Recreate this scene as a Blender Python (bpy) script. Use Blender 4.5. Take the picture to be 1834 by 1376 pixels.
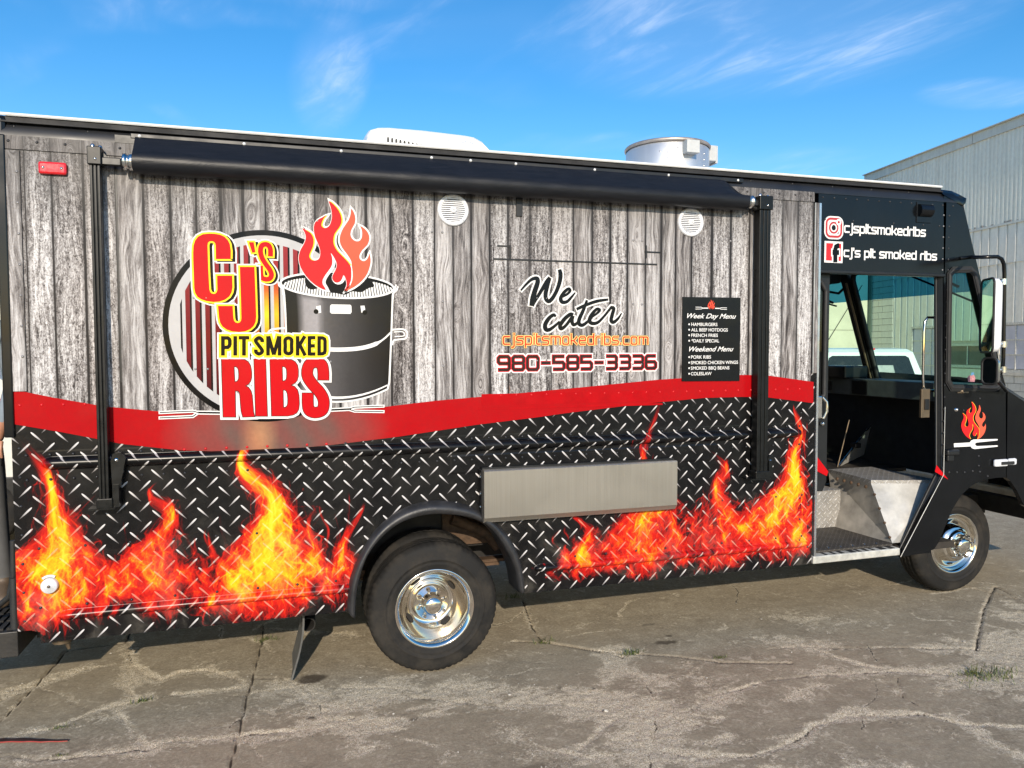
import bpy, bmesh, math, random
import numpy as np
from mathutils import Vector, Matrix
from mathutils.geometry import tessellate_polygon

for o in list(bpy.data.objects):
    bpy.data.objects.remove(o)
scene = bpy.context.scene
COL = scene.collection
random.seed(4)
RNG = np.random.default_rng(7)
PI = math.pi
R_ = math.radians

# ------------------------------------------------------------------ camera
# the truck's flank is the plane y = 0, x runs from its tail to its nose, z is up
CAM = np.array([0.0, -4.1, 1.86])
YAW, PITCH, ROLL, FPX = R_(17.08), R_(2.665), R_(-0.135), 1340.0
_f = np.array([math.sin(YAW) * math.cos(PITCH), math.cos(YAW) * math.cos(PITCH), -math.sin(PITCH)])
_r0 = np.array([math.cos(YAW), -math.sin(YAW), 0.0])
_u0 = np.cross(_r0, _f)
_r = math.cos(ROLL) * _r0 + math.sin(ROLL) * _u0
_u = -math.sin(ROLL) * _r0 + math.cos(ROLL) * _u0
cam_data = bpy.data.cameras.new('camera')
cam = bpy.data.objects.new('camera', cam_data)
COL.objects.link(cam)
m = Matrix.Identity(4)
for i in range(3):
    m[i][0], m[i][1], m[i][2], m[i][3] = _r[i], _u[i], -_f[i], CAM[i]
cam.matrix_world = m
cam_data.sensor_fit = 'HORIZONTAL'
cam_data.sensor_width = 36.0
cam_data.lens = FPX / 1834.0 * 36.0
cam_data.clip_start = 0.05
cam_data.clip_end = 2000.0
scene.camera = cam
scene.render.resolution_x, scene.render.resolution_y = 1024, 768

# ------------------------------------------------------------------ sun, sky, exposure
SUN_AZ, SUN_EL = R_(11.0), R_(23.5)          # behind the photographer, a little to the left
world = bpy.data.worlds.new('World')
scene.world = world
world.use_nodes = True
wt = world.node_tree
for n in list(wt.nodes):
    wt.nodes.remove(n)
w_out = wt.nodes.new('ShaderNodeOutputWorld')
w_bg = wt.nodes.new('ShaderNodeBackground')
w_sky = wt.nodes.new('ShaderNodeTexSky')
w_sky.sky_type = 'NISHITA'
w_sky.sun_disc = False
w_sky.sun_elevation = SUN_EL
w_sky.sun_rotation = PI + SUN_AZ
w_sky.air_density = 1.0
w_sky.dust_density = 0.4
w_sky.ozone_density = 2.2
w_bg.inputs['Strength'].default_value = 0.15
w_hs = wt.nodes.new('ShaderNodeHueSaturation')
w_hs.inputs['Saturation'].default_value = 1.40
w_hs.inputs['Value'].default_value = 0.91
wt.links.new(w_sky.outputs[0], w_hs.inputs['Color'])
# thin cirrus, laid out on a high flat layer: position = direction / height
w_tc = wt.nodes.new('ShaderNodeTexCoord')


def wm(op, a, b=None, c=None):
    n = wt.nodes.new('ShaderNodeMath')
    n.operation = op
    for i, v in enumerate((a, b, c)):
        if v is None:
            continue
        if isinstance(v, (int, float)):
            n.inputs[i].default_value = v
        else:
            wt.links.new(v, n.inputs[i])
    return n.outputs[0]


w_sep = wt.nodes.new('ShaderNodeSeparateXYZ')
wt.links.new(w_tc.outputs['Generated'], w_sep.inputs[0])
w_z = wm('MAXIMUM', w_sep.outputs[2], 0.06)
cl_x, cl_y = wm('DIVIDE', w_sep.outputs[0], w_z), wm('DIVIDE', w_sep.outputs[1], w_z)


def wnoise(sx, sy, sk, seed, detail=7, rough=.58, dist=.6):
    cb = wt.nodes.new('ShaderNodeCombineXYZ')
    wt.links.new(wm('ADD', wm('MULTIPLY', cl_x, sx), wm('MULTIPLY', cl_y, sk)), cb.inputs[0])
    wt.links.new(wm('MULTIPLY', cl_y, sy), cb.inputs[1])
    cb.inputs[2].default_value = seed
    n = wt.nodes.new('ShaderNodeTexNoise')
    n.inputs['Scale'].default_value = 1.0
    n.inputs['Detail'].default_value = detail
    n.inputs['Roughness'].default_value = rough
    n.inputs['Distortion'].default_value = dist
    wt.links.new(cb.outputs[0], n.inputs['Vector'])
    return n.outputs['Fac']


def wss(v, a, b, lo=0.0, hi=1.0):
    n = wt.nodes.new('ShaderNodeMapRange')
    n.interpolation_type = 'SMOOTHSTEP'
    n.inputs['From Min'].default_value, n.inputs['From Max'].default_value = a, b
    n.inputs['To Min'].default_value, n.inputs['To Max'].default_value = lo, hi
    wt.links.new(v, n.inputs['Value'])
    return n.outputs[0]


def wblob(x0, y0, rx, ry):
    dx = wm('DIVIDE', wm('SUBTRACT', cl_x, x0), rx)
    dy = wm('DIVIDE', wm('SUBTRACT', cl_y, y0), ry)
    return wss(wm('ADD', wm('MULTIPLY', dx, dx), wm('MULTIPLY', dy, dy)), 0.0, 1.0, 1.0, 0.0)


w_str = wss(wnoise(3.6, 1.25, 0.75, 3.7, 7, .55, .8), 0.38, 0.80)
w_fine = wss(wnoise(11.0, 3.2, 2.0, 9.1, 6, .6, 1.2), 0.34, 0.72, 0.30, 1.0)
w_far = wss(wnoise(.8, .7, 0.1, 5.0, 3), 0.50, 0.66)
w_where = wm('MAXIMUM', wm('MAXIMUM', wblob(1.42, 2.05, .85, .80), wm('MULTIPLY', wblob(.19, 2.95, .17, .80), .95)), wm('MAXIMUM', wblob(2.68, 2.32, .34, .20), wm('MULTIPLY', w_far, .5)))
w_mulv = wm('MULTIPLY', wm('MULTIPLY', w_str, w_fine), w_where)
w_mulv = wm('MINIMUM', wm('MULTIPLY', wm('ADD', w_mulv, wm('MULTIPLY', w_where, .16)), .48), .45)
w_mix = wt.nodes.new('ShaderNodeMix')
w_mix.data_type = 'RGBA'
w_mix.inputs[7].default_value = (4.6, 5.2, 6.4, 1)
wt.links.new(w_mulv, w_mix.inputs[0])
wt.links.new(w_hs.outputs[0], w_mix.inputs[6])
wt.links.new(w_mix.outputs[2], w_bg.inputs['Color'])
wt.links.new(w_bg.outputs[0], w_out.inputs[0])

sun_data = bpy.data.lights.new('sun', 'SUN')
sun_data.energy = 3.3
sun_data.angle = R_(0.53)
sun_data.color = (1.0, 0.88, 0.72)
sun = bpy.data.objects.new('sun', sun_data)
COL.objects.link(sun)
sd = Vector((-math.sin(SUN_AZ) * math.cos(SUN_EL), -math.cos(SUN_AZ) * math.cos(SUN_EL), math.sin(SUN_EL)))
sun.rotation_euler = sd.to_track_quat('Z', 'Y').to_euler()
sun.location = (-3, -12, 9)

scene.view_settings.view_transform = 'Standard'
scene.view_settings.look = 'None'
scene.view_settings.gamma = 1.0
scene.view_settings.exposure = 0.48
scene.view_settings.use_curve_mapping = False
scene.cycles.max_bounces = 8
scene.cycles.transparent_max_bounces = 12
scene.cycles.caustics_reflective = False
scene.cycles.caustics_refractive = False


# ------------------------------------------------------------------ measuring: a point of a photo of this size on a plane of the place
def _ray(px, py):
    return _f + (px - 917.0) / FPX * _r - (py - 688.0) / FPX * _u


def on_y(px, py, y=0.0):
    d = _ray(px, py)
    return CAM + (y - CAM[1]) / d[1] * d


def on_x(px, py, x):
    d = _ray(px, py)
    return CAM + (x - CAM[0]) / d[0] * d


def on_z(px, py, z=0.0):
    d = _ray(px, py)
    return CAM + (z - CAM[2]) / d[2] * d


def xz(px, py, y=0.0):
    p = on_y(px, py, y)
    return (float(p[0]), float(p[2]))


# ------------------------------------------------------------------ material helpers
class S:
    """a socket or number with arithmetic"""
    def __init__(self, nt, v):
        self.nt, self.v = nt, v

    def _op(self, op, *args):
        n = self.nt.nodes.new('ShaderNodeMath')
        n.operation = op
        for i, a in enumerate((self,) + args):
            a = a.v if isinstance(a, S) else a
            if isinstance(a, (int, float)):
                n.inputs[i].default_value = a
            else:
                self.nt.links.new(a, n.inputs[i])
        return S(self.nt, n.outputs[0])

    def __add__(self, o): return self._op('ADD', o)
    def __sub__(self, o): return self._op('SUBTRACT', o)
    def __mul__(self, o): return self._op('MULTIPLY', o)
    def __truediv__(self, o): return self._op('DIVIDE', o)
    def abs(self): return self._op('ABSOLUTE')
    def fract(self): return self._op('FRACT')
    def floor(self): return self._op('FLOOR')
    def sqrt(self): return self._op('SQRT')
    def max(self, o): return self._op('MAXIMUM', o)
    def min(self, o): return self._op('MINIMUM', o)
    def less(self, o): return self._op('LESS_THAN', o)

    def ss(self, a, b, lo=0.0, hi=1.0):
        n = self.nt.nodes.new('ShaderNodeMapRange')
        n.interpolation_type = 'SMOOTHSTEP'
        n.clamp = True
        n.inputs['From Min'].default_value = a
        n.inputs['From Max'].default_value = b
        n.inputs['To Min'].default_value = lo
        n.inputs['To Max'].default_value = hi
        self.nt.links.new(self.v, n.inputs['Value'])
        return S(self.nt, n.outputs[0])


class M:
    """material under construction"""
    def __init__(self, name, rough=0.5, metal=0.0, spec=0.5, coat=0.0):
        self.m = bpy.data.materials.new(name)
        self.m.use_nodes = True
        self.nt = self.m.node_tree
        self.b = self.nt.nodes['Principled BSDF']
        self.b.inputs['Roughness'].default_value = rough
        self.b.inputs['Metallic'].default_value = metal
        self.b.inputs['Specular IOR Level'].default_value = spec
        self.b.inputs['Coat Weight'].default_value = coat
        self.b.inputs['Coat Roughness'].default_value = 0.08
        self._obj = None

    def obj(self):
        if self._obj is None:
            n = self.nt.nodes.new('ShaderNodeTexCoord')
            self._obj = n.outputs['Object']
        return self._obj

    def xyz(self, sock=None):
        n = self.nt.nodes.new('ShaderNodeSeparateXYZ')
        self.nt.links.new(sock if sock else self.obj(), n.inputs[0])
        return [S(self.nt, n.outputs[i]) for i in range(3)]

    def comb(self, x, y, z):
        n = self.nt.nodes.new('ShaderNodeCombineXYZ')
        for i, a in enumerate((x, y, z)):
            a = a.v if isinstance(a, S) else a
            if isinstance(a, (int, float)):
                n.inputs[i].default_value = a
            else:
                self.nt.links.new(a, n.inputs[i])
        return n.outputs[0]

    def noise(self, scale, detail=4, rough=0.55, dist=0.0, vec=None, stretch=None):
        n = self.nt.nodes.new('ShaderNodeTexNoise')
        n.inputs['Scale'].default_value = scale
        n.inputs['Detail'].default_value = detail
        n.inputs['Roughness'].default_value = rough
        n.inputs['Distortion'].default_value = dist
        v = vec if vec is not None else self.obj()
        if stretch:
            mp = self.nt.nodes.new('ShaderNodeMapping')
            mp.inputs['Scale'].default_value = stretch
            self.nt.links.new(v, mp.inputs[0])
            v = mp.outputs[0]
        self.nt.links.new(v, n.inputs['Vector'])
        return S(self.nt, n.outputs['Fac'])

    def voro(self, scale, vec=None, feature='F1', out='Distance', rand=1.0):
        n = self.nt.nodes.new('ShaderNodeTexVoronoi')
        n.feature = feature
        n.inputs['Scale'].default_value = scale
        n.inputs['Randomness'].default_value = rand
        self.nt.links.new(vec if vec is not None else self.obj(), n.inputs['Vector'])
        return S(self.nt, n.outputs[out])

    def attr(self, name, out='Fac'):
        n = self.nt.nodes.new('ShaderNodeAttribute')
        n.attribute_name = name
        return S(self.nt, n.outputs[out])

    def ramp(self, fac, stops, const=False):
        n = self.nt.nodes.new('ShaderNodeValToRGB')
        cr = n.color_ramp
        if const:
            cr.interpolation = 'CONSTANT'
        while len(cr.elements) < len(stops):
            cr.elements.new(0.5)
        for e, (p, c) in zip(cr.elements, stops):
            e.position = p
            e.color = tuple(c) + (1,) if len(c) == 3 else c
        self.nt.links.new(fac.v, n.inputs[0])
        return n.outputs[0]

    def mix(self, fac, a, b, mode='MIX'):
        n = self.nt.nodes.new('ShaderNodeMix')
        n.data_type = 'RGBA'
        n.blend_type = mode
        for i, v in ((0, fac), (6, a), (7, b)):
            v = v.v if isinstance(v, S) else v
            if isinstance(v, (int, float)):
                n.inputs[i].default_value = v
            elif isinstance(v, (tuple, list)):
                n.inputs[i].default_value = tuple(v) + (1,) if len(v) == 3 else tuple(v)
            else:
                self.nt.links.new(v, n.inputs[i])
        return n.outputs[2]

    def color(self, c):
        if isinstance(c, (tuple, list)):
            self.b.inputs['Base Color'].default_value = tuple(c) + (1,)
        else:
            self.nt.links.new(c.v if isinstance(c, S) else c, self.b.inputs['Base Color'])
        return self

    def rough(self, s):
        self.nt.links.new(s.v, self.b.inputs['Roughness'])
        return self

    def bump(self, h, dist=0.002, strength=1.0):
        n = self.nt.nodes.new('ShaderNodeBump')
        n.inputs['Distance'].default_value = dist
        n.inputs['Strength'].default_value = strength
        self.nt.links.new(h.v, n.inputs['Height'])
        self.nt.links.new(n.outputs[0], self.b.inputs['Normal'])
        return self


def simple(name, c, rough=0.5, metal=0.0, spec=0.5, coat=0.0, var=0.12, scale=14.0, bump=0.0, bscale=60.0, stretch=None, rvar=0.08):
    k = M(name, rough, metal, spec, coat)
    n = k.noise(scale, 5, 0.6, stretch=stretch)
    lo = tuple(max(0.0, x * (1 - var)) for x in c)
    hi = tuple(min(1.0, x * (1 + var)) for x in c)
    k.color(k.ramp(n, [(0.3, lo), (0.7, hi)]))
    if rvar:
        k.rough(k.noise(scale * 0.6, 4, 0.6).ss(0.3, 0.7, max(0.01, rough - rvar), min(1.0, rough + rvar)))
    if bump:
        k.bump(k.noise(bscale, 4, 0.6, stretch=stretch), bump)
    return k.m


# ------------------------------------------------------------------ mesh helpers
def lin(c):
    """photo colour 0..255 to linear"""
    return tuple(((v / 255.0) / 12.92 if v / 255.0 <= 0.04045 else ((v / 255.0 + 0.055) / 1.055) ** 2.4) for v in c)


def catmull(pts, n=6, closed=False):
    p = [np.array(q, float) for q in pts]
    L = len(p)
    out = []
    rng = range(L) if closed else range(L - 1)
    for i in rng:
        if closed:
            a, b, c, d = p[(i - 1) % L], p[i], p[(i + 1) % L], p[(i + 2) % L]
        else:
            a, b, c, d = p[max(i - 1, 0)], p[i], p[i + 1], p[min(i + 2, L - 1)]
        for k in range(n):
            t = k / n
            out.append(0.5 * (2 * b + (c - a) * t + (2 * a - 5 * b + 4 * c - d) * t * t + (3 * b - a - 3 * c + d) * t ** 3))
    if not closed:
        out.append(p[-1])
    return out


class MB:
    def __init__(self):
        self.v, self.f, self.mi, self.c, self.sm = [], [], [], [], []

    def add(self, verts, faces, mi=0, col=None, smooth=False):
        o = len(self.v)
        self.v += [tuple(float(a) for a in q) for q in verts]
        for f in faces:
            self.f.append(tuple(i + o for i in f))
            self.mi.append(mi)
            self.sm.append(smooth)
        if col is None:
            col = (1, 1, 1, 1)
        if isinstance(col, tuple) and not isinstance(col[0], (tuple, list, np.ndarray)):
            self.c += [col] * len(verts)
        else:
            self.c += [tuple(k) for k in col]
        return self

    def box(self, x0, x1, y0, y1, z0, z1, mi=0, ch=0.0):
        x0, x1 = min(x0, x1), max(x0, x1)
        y0, y1 = min(y0, y1), max(y0, y1)
        z0, z1 = min(z0, z1), max(z0, z1)
        if ch <= 0:
            v = [(x, y, z) for z in (z0, z1) for y in (y0, y1) for x in (x0, x1)]
            return self.add(v, [(0, 2, 3, 1), (4, 5, 7, 6), (0, 1, 5, 4), (2, 6, 7, 3), (0, 4, 6, 2), (1, 3, 7, 5)], mi)
        c = min(ch, (x1 - x0) * .49, (y1 - y0) * .49, (z1 - z0) * .49)
        bm = bmesh.new()
        bmesh.ops.create_cube(bm, size=1.0)
        for q in bm.verts:
            q.co = Vector(((x0 + x1) / 2 + q.co.x * (x1 - x0), (y0 + y1) / 2 + q.co.y * (y1 - y0), (z0 + z1) / 2 + q.co.z * (z1 - z0)))
        bmesh.ops.bevel(bm, geom=bm.edges[:], offset=c, segments=2, affect='EDGES', profile=0.5)
        bm.verts.index_update()
        self.add([q.co for q in bm.verts], [[q.index for q in f.verts] for f in bm.faces], mi)
        bm.free()
        return self

    def obox(self, c, ax, ay, az, mi=0):
        """oriented box: centre and three half axes"""
        c, ax, ay, az = map(np.array, (c, ax, ay, az))
        v = [c + sx * ax + sy * ay + sz * az for sz in (-1, 1) for sy in (-1, 1) for sx in (-1, 1)]
        return self.add(v, [(0, 2, 3, 1), (4, 5, 7, 6), (0, 1, 5, 4), (2, 6, 7, 3), (0, 4, 6, 2), (1, 3, 7, 5)], mi)

    def prism(self, poly, y0, y1, mi=0, mi_side=None):
        """polygon in x,z between two y"""
        n = len(poly)
        v = [(p[0], y0, p[1]) for p in poly] + [(p[0], y1, p[1]) for p in poly]
        tri = tessellate_polygon([[Vector((p[0], p[1], 0)) for p in poly]])
        self.add(v, [tuple(t) for t in tri] + [tuple(i + n for i in reversed(t)) for t in tri], mi)
        self.add(v, [(i, (i + 1) % n, n + (i + 1) % n, n + i) for i in range(n)], mi if mi_side is None else mi_side)
        return self

    def poly(self, contours, y, mi=0, col=None):
        """flat polygon (first contour, rest holes) in x,z at y"""
        cs = [[Vector((p[0], p[1], 0)) for p in c] for c in contours]
        tri = tessellate_polygon(cs)
        v = [(p.x, y, p.y) for c in cs for p in c]
        if callable(col):
            col = [col(q[0], q[2]) for q in v]
        return self.add(v, [tuple(t) for t in tri], mi, col)

    def plane3(self, pts, mi=0, th=None):
        """flat polygon from 3-D points"""
        return self.add(pts, [tuple(range(len(pts)))], mi)

    def stroke(self, pts, w, y, closed=False, mi=0, ext=0.0, col=None, step=1.0e-5):
        p = [np.array(q[:2], float) for q in pts]
        n = len(p)
        ws = [w] * n if isinstance(w, (int, float)) else list(w)
        if not closed and ext:
            d = p[0] - p[1]; p[0] = p[0] + d / (np.linalg.norm(d) + 1e-9) * ext
            d = p[-1] - p[-2]; p[-1] = p[-1] + d / (np.linalg.norm(d) + 1e-9) * ext
        L, Rr = [], []
        for i in range(n):
            a = p[i] - p[i - 1] if (i > 0 or closed) else p[i + 1] - p[i]
            b = p[(i + 1) % n] - p[i] if (i < n - 1 or closed) else p[i] - p[i - 1]
            a = a / (np.linalg.norm(a) + 1e-9); b = b / (np.linalg.norm(b) + 1e-9)
            na, nb = np.array([-a[1], a[0]]), np.array([-b[1], b[0]])
            nn = na + nb
            ln = np.linalg.norm(nn)
            nn = na if ln < 1e-3 else nn / ln
            k = 1.0 / max(0.42, float(nn @ na))
            L.append(p[i] + nn * ws[i] / 2 * k)
            Rr.append(p[i] - nn * ws[i] / 2 * k)
        segs = range(n if closed else n - 1)
        for q, i in enumerate(segs):
            j = (i + 1) % n
            yy = y - step * q
            self.add([(L[i][0], yy, L[i][1]), (Rr[i][0], yy, Rr[i][1]), (Rr[j][0], yy, Rr[j][1]), (L[j][0], yy, L[j][1])], [(0, 1, 2, 3)], mi, col)
        return self

    def disc(self, cx, cz, r, y, n=40, mi=0, r2=None, col=None):
        pts = [(cx + r * math.cos(2 * PI * k / n), cz + (r2 or r) * math.sin(2 * PI * k / n)) for k in range(n)]
        v = [(a, y, b) for a, b in pts]
        return self.add(v, [tuple(range(n))], mi, col)

    def ring(self, cx, cz, r0, r1, y, n=56, mi=0):
        v, f = [], []
        for k in range(n):
            a = 2 * PI * k / n
            v += [(cx + r0 * math.cos(a), y, cz + r0 * math.sin(a)), (cx + r1 * math.cos(a), y, cz + r1 * math.sin(a))]
            j = (k + 1) % n
            f.append((2 * k, 2 * k + 1, 2 * j + 1, 2 * j))
        return self.add(v, f, mi)

    def tube(self, path, r, n=10, mi=0, cap=True):
        p = [np.array(q, float) for q in path]
        rs = [r] * len(p) if isinstance(r, (int, float)) else r
        t0 = p[1] - p[0]
        t0 = t0 / np.linalg.norm(t0)
        ref = np.array([0, 0, 1.0]) if abs(t0[2]) < 0.9 else np.array([1.0, 0, 0])
        nrm = np.cross(t0, ref); nrm /= np.linalg.norm(nrm)
        v, f = [], []
        for i in range(len(p)):
            t = p[min(i + 1, len(p) - 1)] - p[max(i - 1, 0)]
            t = t / (np.linalg.norm(t) + 1e-12)
            nrm = nrm - t * (nrm @ t); nrm /= np.linalg.norm(nrm)
            bn = np.cross(t, nrm)
            for k in range(n):
                a = 2 * PI * k / n
                v.append(p[i] + rs[i] * (math.cos(a) * nrm + math.sin(a) * bn))
        for i in range(len(p) - 1):
            for k in range(n):
                f.append((i * n + k, i * n + (k + 1) % n, (i + 1) * n + (k + 1) % n, (i + 1) * n + k))
        self.add(v, f, mi, smooth=True)
        if cap:
            self.add(v[:n], [tuple(range(n))], mi)
            self.add(v[-n:], [tuple(reversed(range(n)))], mi)
        return self

    def lathe(self, prof, c, n=56, mi=0, axis='y', smooth=True, mod=None):
        """profile of (radius, along)"""
        v, f = [], []
        m_ = len(prof)
        for k in range(n):
            a = 2 * PI * k / n
            for q, (r, h) in enumerate(prof):
                if mod:
                    r, h = mod(k, q, r, h)
                if axis == 'y':
                    v.append((c[0] + r * math.cos(a), c[1] + h, c[2] + r * math.sin(a)))
                else:
                    v.append((c[0] + r * math.cos(a), c[1] + r * math.sin(a), c[2] + h))
        for k in range(n):
            j = (k + 1) % n
            for q in range(m_ - 1):
                f.append((k * m_ + q, k * m_ + q + 1, j * m_ + q + 1, j * m_ + q))
        return self.add(v, f, mi, smooth=smooth)

    def dome(self, c, r, h, n=8, mi=0, nrm=(0, -1, 0)):
        nrm = np.array(nrm, float); nrm /= np.linalg.norm(nrm)
        ref = np.array([0, 0, 1.0]) if abs(nrm[2]) < .9 else np.array([1.0, 0, 0])
        a1 = np.cross(nrm, ref); a1 /= np.linalg.norm(a1)
        a2 = np.cross(nrm, a1)
        c = np.array(c, float)
        v = [c + nrm * h]
        for rr, hh in ((.62, .75), (1, 0)):
            for k in range(n):
                a = 2 * PI * k / n
                v.append(c + r * rr * (math.cos(a) * a1 + math.sin(a) * a2) + nrm * h * hh)
        f = [(0, 1 + k, 1 + (k + 1) % n) for k in range(n)]
        f += [(1 + k, 1 + n + k, 1 + n + (k + 1) % n, 1 + (k + 1) % n) for k in range(n)]
        return self.add(v, f, mi, smooth=True)

    def build(self, name, mats, parent=None, root=None, label=None, kind=None, colors=False, recalc=True):
        me = bpy.data.meshes.new(name)
        off = np.array(root.location) if root else np.zeros(3)
        v = np.array(self.v) - off
        me.from_pydata(v.tolist(), [], self.f)
        mats = mats if isinstance(mats, (list, tuple)) else [mats]
        for q in mats:
            me.materials.append(q)
        me.polygons.foreach_set('material_index', self.mi)
        me.polygons.foreach_set('use_smooth', self.sm)
        if colors:
            at = me.color_attributes.new('Col', 'FLOAT_COLOR', 'POINT')
            cc = np.array([tuple(k) + (1,) if len(k) == 3 else tuple(k) for k in self.c], dtype=np.float32)
            at.data.foreach_set('color', cc.ravel())
        me.validate()
        if recalc:
            bm = bmesh.new()
            bm.from_mesh(me)
            bmesh.ops.recalc_face_normals(bm, faces=bm.faces[:])
            bm.to_mesh(me)
            bm.free()
        me.update()
        o = bpy.data.objects.new(name, me)
        COL.objects.link(o)
        if parent:
            o.parent = parent
        if label:
            o['label'] = label
        if kind:
            o['kind'] = kind
        return o


def thing(name, label, cat, loc=(0, 0, 0), group=None, rz=0.0):
    o = bpy.data.objects.new(name, None)
    o.empty_display_size = 0.3
    COL.objects.link(o)
    o.location = loc
    o.rotation_euler = (0, 0, rz)
    o['label'] = label
    o['category'] = cat
    if group:
        o['group'] = group
    return o


def tag(o, label, cat, group=None):
    o['label'] = label
    o['category'] = cat
    if group:
        o['group'] = group
    return o


def copy_tree(o, parent=None):
    c = o.copy()
    COL.objects.link(c)
    c.parent = parent
    for ch in list(o.children):
        copy_tree(ch, c)
    return c
# ------------------------------------------------------------------ the printed fire: folded sheets of light gathered on a grid
def blur(a, k):
    for _ in range(3):
        for ax in (0, 1):
            p = np.pad(a, [(k + 1, k) if i == ax else (0, 0) for i in (0, 1)], mode='edge')
            c = np.cumsum(p, axis=ax)
            n = a.shape[ax]
            a = (np.take(c, range(2 * k + 1, 2 * k + 1 + n), axis=ax) - np.take(c, range(0, n), axis=ax)) / (2 * k + 1)
    return a


def fire_print(nx, nz, x0, z0, st, flames, rng):
    dens = np.zeros(nx * nz)
    body = np.zeros(nx * nz)
    for (path, hw, gain, sheets) in flames:
        ns, ntt = (240, 520) if hw > .125 else (100, 240) if hw > .05 else (60, 170)
        s, t = np.meshgrid(np.linspace(0, 1, ns), np.linspace(0, 1, ntt))
        path = np.array(catmull(path, 12))
        pt = np.linspace(0, 1, len(path))
        hgt = path[-1, 1] - path[0, 1]
        sfreq, sph = rng.uniform(1.1, 1.7), rng.uniform()
        for k in range(sheets):
            tt = np.clip(t + rng.uniform(-.5, .5, t.shape) / ntt, 0, 1)
            ss = np.clip(s + rng.uniform(-.5, .5, s.shape) / ns, 0, 1)
            reach = rng.uniform(.45, 1.0) if k else 1.0
            tp = tt * reach
            cx = np.interp(tp, pt, path[:, 0]); cz = np.interp(tp, pt, path[:, 1])
            wid = hw * (.11 * (1 - tp ** 4) + .95 * np.exp(-((tp - .20) / .19) ** 2) + .16 * (1 - tp) ** 2)
            cx = cx + hw * .36 * np.sin(2 * np.pi * (sfreq * tp + sph)) * np.clip(tp * 1.6, 0, 1) * (1 - .55 * tp)
            u = (2 * ss - 1) * rng.uniform(.12, .42) + rng.uniform(-.62, .62) * (1 - tp)
            for q in range(6):
                fs, ft = rng.uniform(.4, 2.4), rng.uniform(.6, 3.6)
                am = .26 / (1 + .35 * q)
                u = u + am * np.sin(2 * np.pi * (fs * ss + ft * tt) + rng.uniform(0, 7)) * (.35 + .65 * tt)
            u = u + .75 * rng.uniform(-1, 1) * np.sin(2 * np.pi * (rng.uniform(.5, 1.1) * tt + rng.uniform())) * tt * (1 - tp)
            x = cx + wid * u
            dz = sum(.05 / (1 + .3 * q) * np.sin(2 * np.pi * (rng.uniform(.8, 3) * ss + rng.uniform(.2, 1.5) * tt) + rng.uniform(0, 7)) for q in range(4))
            z = cz + hgt * dz * (1.1 - .7 * tp)
            # curls rolled off the flank of the flame
            for q in range(4):
                t0 = rng.uniform(.2, .75); sg = rng.choice([-1, 1])
                kk = np.exp(-((tt - t0 - .10 * np.sin(6.28 * ss + q)) / rng.uniform(.05, .11)) ** 2)
                x = x + sg * kk * hw * rng.uniform(.15, .65) * (1 - t0 * reach)
                z = z - kk * hgt * rng.uniform(-.05, .10)
            wgt = (.30 + .70 * np.minimum(1, wid / hw)) * (1 - .45 * tp) * (.30 + .70 * np.clip((tp - .05) / .22, 0, 1) ** 1.5) * np.clip(tt / .05, 0, 1) * np.clip((1 - tt) / .12, 0, 1)
            ix = ((x - x0) / st).round().astype(int); iz = ((z - z0) / st).round().astype(int)
            ok = (ix >= 0) & (ix < nx) & (iz >= 0) & (iz < nz)
            idx = iz[ok] * nx + ix[ok]
            area = max(hw * 2 * hgt, 1e-3)
            b = np.bincount(idx, weights=wgt[ok], minlength=nx * nz) / (ns * ntt) * area / st ** 2 * gain
            dens += b * (.35 + .65 * rng.uniform())
    d = dens.reshape(nz, nx)
    d = .7 * d + .3 * blur(d, 1)
    soft = blur(d, 2)
    d = np.clip(d + .55 * (d - blur(d, 1)), 0, None)
    wide = blur(d, 8)
    I = 1 - np.exp(-(d * .108 + soft * .006))
    heat = 1 - np.exp(-(soft * .012 + d * .038 + wide * .003))
    al = np.clip((I - .09) / .46, 0, 1)
    al = al * al * (3 - 2 * al)
    al = np.maximum(al, np.clip(wide * .016, 0, .30))
    cs = np.array([[0, .05, .0, .003], [.22, .30, .008, .006], [.40, .52, .010, .007], [.54, .66, .035, .008], [.66, .72, .125, .010], [.78, .76, .30, .009], [.90, .78, .48, .010], [1.0, .80, .60, .035]])
    h = np.clip(heat * .92 + (I - .5) * .24, 0, 1)
    rgb = np.stack([np.interp(h, cs[:, 0], cs[:, i]) for i in (1, 2, 3)], -1)
    return np.concatenate([rgb, al[..., None]], -1).astype(np.float32)


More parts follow.
